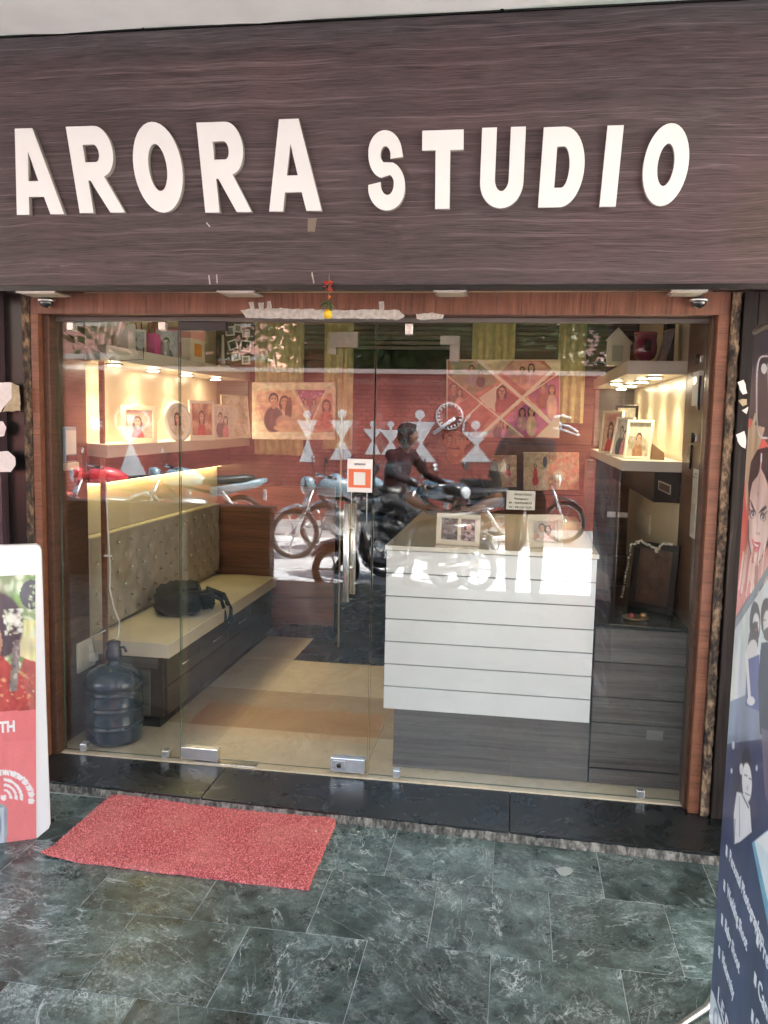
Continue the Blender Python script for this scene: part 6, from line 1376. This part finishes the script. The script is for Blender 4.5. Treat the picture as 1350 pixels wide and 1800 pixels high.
st_ = thing('stool', 'black round stool under the man behind the counter', 'stool', (hc.x, 1.90, 0))
MB().lathe([(.001, .60), (.17, .60), (.18, .62), (.18, .66), (.16, .68), (.001, .68)], (hc.x, 1.90, 0)).obj('seat', m_bparts, st_); MB().cyl((hc.x, 1.90, .02), (hc.x, 1.90, .6), .025).obj('column', m_steel, st_)
MB().lathe([(.001, 0), (.18, 0), (.18, .015), (.03, .03), (.001, .03)], (hc.x, 1.90, 0)).obj('foot', m_steel, st_)
# the photographer, standing in the verandah behind the camera with a raised phone
cx, cyy = .08, -4.02
Pp = dict(pelvis=(cx, cyy, .86), chest=(cx, cyy+.02, 1.17), neck=(cx, cyy+.01, 1.37), head=(cx-.01, cyy+.06, 1.515), fwd=(0, 1, 0), look=(-.05, 1, -.05),
          lsh=(cx-.18, cyy+.02, 1.31), rsh=(cx+.18, cyy+.02, 1.31), lel=(cx-.24, cyy+.24, 1.20), rel=(cx+.20, cyy+.25, 1.20), lwr=(-.075, -3.56, 1.42), rwr=(.085, -3.56, 1.42),
          lhd=(.35, .55, .7), rhd=(-.35, .55, .7), lpn=(1, .2, 0), rpn=(-1, .2, 0), curl=.6,
          lhip=(cx-.09, cyy, .82), rhip=(cx+.09, cyy, .82), lkn=(cx-.10, cyy+.05, .44), rkn=(cx+.11, cyy+.02, .44), lan=(cx-.10, cyy-.02, ZF+.088), ran=(cx+.12, cyy-.02, ZF+.088), lft=(-.3, 1, 0), rft=(.3, 1, 0))
person('photographer in a grey blue shirt and dark trousers holding up a phone', (cx, cyy, ZF), Pp, M0('grey blue shirt', (.20, .25, .32), .8, bump=.3, bscale=40, var=.15), M0('charcoal trousers', (.045, .045, .050), .8), sleeve='long')
ph_ = thing('phone', 'dark phone held up by the photographer', 'phone', (0.03, -3.46, 1.48))
MB().box(-.012, .070, -3.470, -3.462, 1.40, 1.56).obj('body', m_bparts, ph_, bevel=.004)

# ================================================================== TWO WHEELERS (seen mirrored in the glass)
def wheel(parent, x, r, wd=.05, spokes=6, off=0):
    t = MB().tube([(x+(r-wd*.55)*math.cos(a), off, r+(r-wd*.55)*math.sin(a)) for a in np.linspace(0, 2*PI, 37)[:-1]], wd*.55, 8, closed=True).obj('tyre', m_rubber, parent, rel=False)
    mb = MB(); mb.tube([(x+(r-wd*1.15)*math.cos(a), off, r+(r-wd*1.15)*math.sin(a)) for a in np.linspace(0, 2*PI, 33)[:-1]], .011, 6, closed=True)
    for k in range(spokes):
        a = 2*PI*k/spokes; mb.tube([(x, off, r), (x+(r-wd*1.1)*math.cos(a), off, r+(r-wd*1.1)*math.sin(a))], .009, 5)
    mb.cyl((x, off-.04, r), (x, off+.04, r), .04, 12); mb.obj('rim', m_alum, t, rel=False)
    return t
def hull(name, sections, mat, parent, seg=14):
    """loft of rounded sections: (x, z centre, half width, half height)"""
    vs = []; n = len(sections)
    for (x, z, hw, hh) in sections:
        for k in range(seg):
            a = 2*PI*k/seg; c, s_ = math.cos(a), math.sin(a); vs.append((x, hw*math.copysign(abs(c)**.7, c), z+hh*math.copysign(abs(s_)**.7, s_)))
    fs = [(i*seg+k, (i+1)*seg+k, (i+1)*seg+(k+1) % seg, i*seg+(k+1) % seg) for i in range(n-1) for k in range(seg)]
    fs += [tuple(range(seg)), tuple((n-1)*seg+k for k in range(seg-1, -1, -1))]
    return MB().add(vs, fs, True).obj(name, mat, parent, rel=False)
m_hl = M0('headlamp glass', (.55, .58, .60), .08, coat=1); m_seat = M0('black seat vinyl', (.02, .02, .02), .45)
def bars(t, x, z, half, back=.12):
    h = MB().tube([(x-back, -half, z), (x-.02, -half*.55, z+.02), (x, 0, z), (x-.02, half*.55, z+.02), (x-back, half, z)], .012, 8).obj('handlebar', m_chrome, t, rel=False)
    for s_ in (-1, 1):
        MB().tube([(x-back*.55, s_*half*.8, z+.01), (x-back*1.2, s_*half*1.03, z-.002)], .018, 8).obj('grip', m_bparts, t, rel=False)
        MB().tube([(x-back*.4, s_*half*.68, z), (x-.02, s_*(half*.78), z+.10), (x-.02, s_*half*.86, z+.17)], .005, 6).obj('mirror_stem', m_bparts, t, rel=False)
        MB().ball((x-.03, s_*half*.9, z+.20), .055, 12, 8, (.3, 1.1, .75)).obj('mirror', m_chrome if s_ > 0 else m_bparts, t, rel=False)
def motorbike(label, x, y, hd, col_, z=-.17, steer=0):
    t = thing('motorcycle', label, 'motorcycle', (x, y, z), math.radians(hd), 'two wheelers parked before the red wall')
    pm_ = M0('bike paint', col_, .2, coat=1)
    wheel(t, .68, .30, .05, 5); wheel(t, -.62, .30, .06, 5)
    for s_ in (-1, 1): MB().tube([(.68, s_*.07, .30), (.48, s_*.07, .82)], [.02, .026], 8).obj('fork', m_chrome, t, rel=False); MB().tube([(-.62, s_*.10, .30), (-.34, s_*.12, .66)], .022, 8).obj('shock', m_steel, t, rel=False)
    hull('front_mudguard', [(.44, .46, .03, .01), (.52, .60, .055, .02), (.66, .645, .06, .02), (.82, .59, .055, .02), (.93, .48, .03, .01)], pm_, t)
    hull('tank', [(-.12, .80, .09, .06), (.02, .84, .13, .11), (.22, .86, .15, .13), (.36, .84, .12, .10), (.42, .82, .05, .05)], pm_, t)
    hull('seat', [(-.80, .84, .07, .03), (-.66, .83, .12, .05), (-.30, .80, .13, .055), (-.10, .79, .11, .05), (-.06, .79, .06, .03)], m_seat, t)
    hull('tail', [(-.98, .80, .03, .03), (-.84, .76, .10, .06), (-.5, .70, .12, .08), (-.2, .66, .10, .09)], pm_, t)
    hull('engine', [(-.18, .42, .08, .10), (-.10, .42, .14, .15), (.16, .42, .14, .17), (.28, .46, .07, .12)], m_alum, t, 10)
    hull('headlamp', [(.44, .88, .05, .06), (.50, .88, .10, .10), (.58, .88, .10, .10)], pm_, t); MB().ball((.585, 0, .88), .09, 14, 10, (.35, 1, 1)).obj('headlamp_glass', m_hl, t, rel=False)
    MB().tube([(-.04, -.10, .34), (-.2, -.15, .22), (-.72, -.17, .30)], [.02, .03, .045], 10).obj('exhaust', m_chrome, t, rel=False)
    MB().tube([(-.62, .05, .30), (-.1, .06, .34), (-.1, -.06, .34), (-.62, -.05, .30)], .02, 6).obj('swing_arm', m_bparts, t, rel=False)
    MB().tube([(.44, 0, .84), (.20, 0, .52), (-.1, 0, .36), (-.25, 0, .62), (.40, 0, .78)], .025, 8).obj('frame', m_bparts, t, rel=False)
    MB().box(-.96, -.95, -.09, .09, .52, .66).obj('number_plate', m_ptint, t, rel=False); MB().tube([(-.05, .10, .3), (-.12, .24, .01)], .012, 6).obj('side_stand', m_bparts, t, rel=False)
    bars(t, .42, .98, .34); return t
def scooter(label, x, y, hd, col_, z=-.17):
    t = thing('scooter', label, 'scooter', (x, y, z), math.radians(hd), 'two wheelers parked before the red wall')
    pm_ = M0('scooter paint', col_, .18, coat=1)
    wheel(t, .62, .235, .055, 5); wheel(t, -.52, .235, .06, 5)
    hull('front_mudguard', [(.42, .36, .03, .02), (.50, .47, .07, .03), (.62, .505, .075, .03), (.76, .47, .07, .03), (.86, .36, .03, .02)], pm_, t)
    # leg shield: tapered curved apron
    hull('leg_shield', [(.30, .34, .10, .06), (.36, .46, .17, .16), (.42, .62, .19, .20), (.40, .80, .13, .14), (.38, .93, .06, .06)], pm_, t)
    vs = [(.50, -.08, .42), (.50, .08, .42), (.47, .14, .66), (.43, .05, .84), (.43, -.05, .84), (.47, -.14, .66)]
    MB().prism(vs, (.03, 0, .0)).obj('front_panel', m_bparts, t, rel=False)
    hull('handlebar_cowl', [(.26, .98, .10, .04), (.32, 1.0, .17, .06), (.42, .99, .14, .07), (.48, .97, .07, .05)], pm_, t); MB().ball((.475, 0, .965), .075, 14, 10, (.4, 1.25, .85)).obj('headlamp_glass', m_hl, t, rel=False)
    for s_ in (-1, 1): MB().ball((.50, s_*.13, .74), .04, 10, 6, (.5, .9, .7)).obj('indicator', M0('amber lens', (.6, .22, .03), .2), t, rel=False); MB().tube([(.62, s_*.06, .235), (.44, s_*.05, .55)], .018, 8).obj('fork', m_bparts, t, rel=False)
    hull('floorboard', [(-.12, .30, .15, .04), (.1, .28, .17, .035), (.34, .30, .14, .05)], m_bparts, t)
    hull('body', [(-.90, .62, .03, .04), (-.78, .60, .13, .11), (-.45, .54, .18, .17), (-.18, .50, .16, .18), (-.10, .46, .10, .14)], pm_, t)
    hull('seat', [(-.82, .76, .06, .03), (-.70, .76, .14, .045), (-.36, .745, .15, .05), (-.12, .73, .12, .045), (-.06, .72, .06, .03)], m_seat, t)
    MB().tube([(-.80, -.09, .80), (-.92, -.08, .82), (-.92, .08, .82), (-.80, .09, .80)], .012, 8).obj('grab_rail', m_chrome, t, rel=False)
    MB().tube([(-.2, -.16, .22), (-.45, -.18, .24), (-.75, -.18, .30)], [.02, .045, .04], 10).obj('exhaust', m_steel, t, rel=False); MB().box(-.93, -.92, -.09, .09, .42, .55).obj('number_plate', m_ptint, t, rel=False)
    bars(t, .33, 1.02, .32, .08); return t
BL = (.09, .12, .15)
p = mir(835, 1040, 2, -.17); h = 27; hr = math.radians(h); cxs, cys = p.x-.62*math.cos(hr), p.y-.62*math.sin(hr)
scooter('black scooter nearest the shop whose front wheel shows over the white counter', cxs, cys, h, (.022, .024, .028))
# man seated on it, side on
sx, sy = cxs-.40*math.cos(hr), cys-.40*math.sin(hr); fw = Vector((math.cos(hr), math.sin(hr), 0)); lt = Vector((-math.sin(hr), math.cos(hr), 0))
def RP(f, l, z): return Vector((sx, sy, 0))+fw*f+lt*l+Vector((0, 0, z))
Ps = dict(pelvis=RP(0, 0, .68), chest=RP(.06, 0, 1.00), neck=RP(.12, 0, 1.20), head=RP(.19, 0, 1.345), fwd=fw, look=fw*.6-lt*.8, lsh=RP(.10, .19, 1.14), rsh=RP(.10, -.19, 1.14), lel=RP(.26, .26, .92), rel=RP(.26, -.26, .92),
          lwr=RP(.48, .26, .86), rwr=RP(.48, -.24, .86), lhd=fw, rhd=fw, lpn=(0, 0, -1), rpn=(0, 0, -1), curl=1.0, lhip=RP(.02, .10, .66), rhip=RP(.02, -.10, .66), lkn=RP(.42, .20, .56), rkn=RP(.42, -.20, .56), lan=RP(.38, .26, -.08), ran=RP(.38, -.26, -.08))
person('man in a dark maroon shirt seated astride the black scooter', (sx, sy, -.17), Ps, M0('maroon black shirt', (.022, .007, .010), .95, spec=.1, bump=.4, bscale=30), M0('black trousers', (.015, .015, .017), .8), sleeve='long', voxel=.010)
p = mir(590, 1042, 2, -.17); h = 158; hr = math.radians(h)
scooter('brown black scooter with pale headlamp beside the black scooter', p.x-.62*math.cos(hr), p.y-.62*math.sin(hr), h, (.05, .028, .022))
p = mir(497, 985, 2, -.17); h = 152; hr = math.radians(h)
motorbike('silver blue motorcycle parked behind the brown scooter', p.x-.68*math.cos(hr)+.10, p.y-.68*math.sin(hr)-.15, h, (.20, .27, .32))
motorbike('blue grey motorcycle parked furthest left of the silver blue one', p.x-.68*math.cos(hr)+.30, p.y-1.15, h+4, (.14, .22, .28))
p = mir(800, 900, 1, -6.7); motorbike('blue black motorcycle parked side on behind the seated man', -.75, -6.9, 168, (.09, .14, .19))
p = mir(195, 800, 1, -7.2); motorbike('red motorcycle parked at the left end of the row', p.x+.1, -7.2, 140, (.50, .04, .05))
motorbike('grey blue motorcycle between the red one and the row', p.x+1.05, -7.5, 150, (.20, .28, .32))
# passing motorcycle with its rider on the road
p = mir(990, 955, 2, -.19); xb, yb = p.x-.68, p.y
mt = motorbike('black motorcycle passing along the road with a rider', xb, yb, 0, (.03, .03, .035), z=-.19)
def Q(f, l, z): return Vector((xb+f, yb+l, z-.19))
Pr = dict(pelvis=Q(-.30, 0, .93), chest=Q(-.20, 0, 1.24), neck=Q(-.10, 0, 1.43), head=Q(-.04, 0, 1.57), fwd=(1, 0, 0), look=(1, .1, 0), lsh=Q(-.10, .19, 1.37), rsh=Q(-.10, -.19, 1.37), lel=Q(.10, .26, 1.15), rel=Q(.10, -.26, 1.15),
          lwr=Q(.25, .30, 1.03), rwr=Q(.25, -.30, 1.03), lhd=(1, 0, -.2), rhd=(1, 0, -.2), lpn=(0, 0, -1), rpn=(0, 0, -1), curl=1.1, lhip=Q(-.25, .10, .90), rhip=Q(-.25, -.10, .90), lkn=Q(.15, .20, .68), rkn=Q(.15, -.20, .68), lan=Q(-.02, .18, .34), ran=Q(-.02, -.18, .34))
person('rider in a sand coloured shirt on the passing black motorcycle', (xb, yb, -.19), Pr, M0('sand shirt', (.34, .29, .22), .8), M0('dark trousers', (.03, .03, .03), .8), sleeve='long', voxel=.012)

# ================================================================== RED WALL, MURAL, TREES, BUILDINGS (seen mirrored)
YW = -10.3
def mwall():
    m = M0('brick red distemper', (.40, .085, .055), .85); t = m.node_tree; L = t.links.new; b = t.nodes['Principled BSDF']; tc = t.nodes.new('ShaderNodeTexCoord')
    br = t.nodes.new('ShaderNodeTexBrick'); br.inputs['Scale'].default_value = 3.6; br.inputs['Mortar Size'].default_value = .02; br.inputs['Color1'].default_value = (.47, .125, .098, 1); br.inputs['Color2'].default_value = (.39, .10, .078, 1); br.inputs['Mortar'].default_value = (.24, .07, .05, 1)
    mp = t.nodes.new('ShaderNodeMapping'); mp.inputs['Rotation'].default_value = (PI/2, 0, 0); L(tc.outputs['Object'], mp.inputs[0]); L(mp.outputs[0], br.inputs['Vector'])
    n = t.nodes.new('ShaderNodeTexNoise'); n.inputs['Scale'].default_value = 1.6; n.inputs['Detail'].default_value = 8; L(tc.outputs['Object'], n.inputs['Vector']); r = ramp(t, [(.35, (.75, .75, .75)), (.6, (1.05, 1.05, 1.05)), (.75, (1.5, 1.45, 1.4))]); L(n.outputs['Fac'], r.inputs[0])
    mx = t.nodes.new('ShaderNodeMixRGB'); mx.blend_type = 'MULTIPLY'; mx.inputs[0].default_value = 1; L(br.outputs[0], mx.inputs[1]); L(r.outputs[0], mx.inputs[2]); L(mx.outputs[0], b.inputs['Base Color']); return m
bwll = thing('boundary_wall', 'red brick boundary wall across the road painted with white triangle figures', 'boundary wall', (-3, YW, -.19))
zt = mir(700, 657, 1, YW).z
MB().box(-22, 9, YW-.25, YW, -.19, zt).obj('wall', mwall(), bwll); MB().box(-22, 9, YW-.30, YW+.05, zt, zt+.07).obj('coping', M0('pale coping', (.50, .38, .34), .8), bwll)
m_lime = M0('chalk white paint', (.68, .66, .66), .8, var=.12, vscale=8)
def mp_(pts, parent=bwll, name='painted_figure'):
    P_ = [mir(x, y, 1, YW) for x, y in pts]
    for q in P_: q.y = YW+.001
    return P_
mb = None
def fig(cx, hy, hr_, sh, wx, wyy, hw, base, bx=None, arms=None):
    m = MB(); bx = bx if bx is not None else cx
    m.prism(mp_([(cx-sh, hy+hr_+4), (cx+sh, hy+hr_+4), (wx, wyy)]), (0, .003, 0)); m.prism(mp_([(wx, wyy-6), (bx+hw, base), (bx-hw, base)]), (0, .0035, 0))
    m.prism(mp_([(cx+hr_*math.cos(a), hy+hr_*math.sin(a)) for a in np.linspace(0, 2*PI, 15)[:-1]]), (0, .003, 0)); m.prism(mp_([(cx-2, hy+hr_-2), (cx+2, hy+hr_-2), (cx+2, hy+hr_+6), (cx-2, hy+hr_+6)]), (0, .004, 0))
    for (q0, q1) in (arms or []):
        d = Vector((q1[0]-q0[0], q1[1]-q0[1])).normalized()*1.6; m.prism(mp_([(q0[0]-d.y, q0[1]+d.x), (q0[0]+d.y, q0[1]-d.x), (q1[0]+d.y, q1[1]-d.x), (q1[0]-d.y, q1[1]+d.x)]), (0, .0045, 0))
    m.obj('painted_figure', m_lime, bwll)
fig(230, 737, 8, 28, 229, 782, 27, 842, 234, [((204, 750), (203, 730)), ((203, 730), (214, 718)), ((258, 750), (262, 735)), ((262, 735), (252, 722))])
fig(540, 728, 7, 18, 541, 775, 14, 812); fig(601, 727, 8, 21, 601, 775, 21, 808); fig(655, 745, 5, 17, 656, 776, 14, 799); fig(687, 746, 6, 19, 687, 780, 17, 799)
fig(738, 729, 8.5, 27, 740, 783, 24, 812, 743); fig(836, 747, 8, 24, 838, 786, 27, 812, 836, [((814, 758), (816, 742)), ((816, 742), (828, 728))])
m = MB(); m.prism(mp_([(168+15*(1 if k % 2 else .6)*math.cos(k*PI/9), 745+15*(1 if k % 2 else .6)*math.sin(k*PI/9)) for k in range(18)]), (0, .003, 0)); m.obj('painted_sun', m_lime, bwll)
m = MB(); ring_ = [mir(790+23*math.cos(a), 732+23*math.sin(a), 1, YW+.01) for a in np.linspace(0, 2*PI, 29)[:-1]]; m.tube(ring_, .012, 6, closed=True)
for a in np.linspace(0, 2*PI, 19)[:-1]: m.tube([mir(790+22*math.cos(a), 732+22*math.sin(a), 1, YW+.01), mir(790+17*math.cos(a), 732+17*math.sin(a), 1, YW+.01)], .014, 5)
m.tube([mir(762, 762, 1, YW+.01), mir(800, 735, 1, YW+.01)], .03, 6); m.obj('painted_drum', m_lime, bwll)
m = MB()
for q in ([(968, 742), (976, 733), (990, 731), (1003, 736)], [(972, 752), (990, 756), (1018, 766)], [(982, 746), (1000, 750), (1016, 760)], [(984, 740), (986, 752), (980, 764)]): m.tube([mir(x, y, 1, YW+.01) for x, y in q], .022, 5)
m.obj('painted_squiggle', m_lime, bwll)
# trees
m_leaf = [M0('leaf %d' % k, c, .55) for k, c in enumerate(((.05, .085, .025), (.075, .12, .035), (.035, .06, .02)))]; m_bark = M0('grey brown bark', (.12, .09, .07), .9, bump=.6, bscale=20)
def tree(label, x, y, h, cr, n=2600, seed=0):
    rd = random.Random(seed); t = thing('leafy_tree', label, 'tree', (x, y, -.16), group='trees behind the red wall'); tr = MB()
    tr.tube([(x, y, -.2), (x+.1, y, h*.25), (x-.05, y+.05, h*.5)], [.20, .15, .12], 10); cl = []
    for k in range(9):
        a = rd.random()*6.28; e = rd.uniform(.3, 1.1); L_ = cr*rd.uniform(.5, .95); s0 = Vector((x, y, h*rd.uniform(.35, .5))); e0 = s0+Vector((math.cos(a)*math.cos(e), math.sin(a)*math.cos(e), math.sin(e)))*L_
        tr.tube([s0, s0.lerp(e0, .5)+Vector((0, 0, -.06)), e0], [.07, .045, .015], 6); cl += [e0, s0.lerp(e0, .65)]
    tr.obj('trunk', m_bark, t)
    for k in range(16): cl.append(Vector((x+rd.gauss(0, cr*.45), y+rd.gauss(0, cr*.45), h*.72+rd.gauss(0, cr*.28))))
    cm = MB()
    for k in range(n):
        c = rd.choice(cl); p = c+Vector((rd.gauss(0, .33), rd.gauss(0, .33), rd.gauss(0, .25)))*cr*.5; u = Vector((rd.gauss(0, 1), rd.gauss(0, 1), rd.gauss(0, 1))).normalized(); v = u.orthogonal().normalized(); s_ = rd.uniform(.07, .15)
        cm.cur = 0 if k % 3 else (1 if k % 2 else 2); cm.add([p-u*s_, p+v*s_*.6, p+u*s_, p-v*s_*.6], [(0, 1, 2, 3)])
    cm.obj('crown', m_leaf, t)
for k, (px, Y_, h, cr, lab) in enumerate(((640, -13.5, 5.0, 2.0, 'dense tree behind the wall between the two middle figures'), (740, -15, 5.6, 2.4, 'tallest spreading tree behind the middle of the wall'), (860, -13.2, 4.6, 1.8, 'low bushy tree behind the wall near the painted drum'), (930, -16, 6, 2.4, 'loose tree behind the wall right of the drum'), (1120, -14.5, 5, 2.0, 'tree behind the right end of the wall'), (300, -15, 5.2, 2.0, 'tree behind the left part of the wall'))):
    q = mir(px, 650, 1, Y_); tree(lab, q.x, Y_, h, cr, seed=k)
q = mir(1010, 655, 1, -11.6); m = MB(); rd = random.Random(4)
for k in range(500): p = Vector((q.x+rd.gauss(0, .5), -11.6+rd.gauss(0, .3), 1.9+abs(rd.gauss(0, .35)))); u = Vector((rd.gauss(0, 1), rd.gauss(0, 1), rd.gauss(0, 1))).normalized()*.07; v = u.orthogonal().normalized()*.045; m.add([p-u, p+v, p+u, p-v], [(0, 1, 2, 3)])
st2 = thing('shrub', 'green shrub just behind the wall coping', 'shrub', (q.x, -11.6, -.16)); m.obj('leaves', m_leaf[1], st2); MB().tube([(q.x, -11.6, -.16), (q.x, -11.6, 2.0)], .04, 6).obj('stem', m_bark, st2)
# buildings beyond
def block(label, x0, x1, y, h, colr, winc, nx_, nz_):
    t = thing('building', label, 'building', ((x0+x1)/2, y, -.16)); MB().box(x0, x1, y-6, y, -.16, h).obj('wall', M0('painted wall', colr, .8, var=.06, vscale=1), t); mw = M0('window pane', (.10, .12, .13), .15)
    MB().box(x0-.1, x1+.1, y-6.1, y+.25, h, h+.25).obj('parapet', m_plast, t)
    for i in range(nx_):
        for j in range(nz_):
            cx_ = x0+(i+.5)*(x1-x0)/nx_; cz = 1.7+j*3.1
            if cz+1 > h: continue
            f = MB().box(cx_-.75, cx_+.75, y, y+.08, cz-.7, cz+.8).obj('window', M0('white window surround', winc, .5), t); g_ = MB().box(cx_-.62, cx_+.62, y+.081, y+.10, cz-.6, cz+.7).obj('pane', mw, f, rel=False); g_.location = -Vector(t.location)
    for j in range(1, int(h/3.1)): MB().box(x0-.05, x1+.05, y, y+.5, j*3.1, j*3.1+.15).obj('floor_band', m_plast, t)
block('salmon pink building with white framed windows behind the left of the wall', -16, -7.2, -21, 9.5, (.58, .30, .25), (.66, .64, .6), 4, 3)
block('pinkish white building behind the right end of the wall', 2.2, 9, -22, 9, (.62, .45, .42), (.5, .2, .17), 3, 3)
block('pale building behind the trees', -5.5, .5, -30, 8, (.52, .50, .46), (.4, .3, .25), 4, 2)
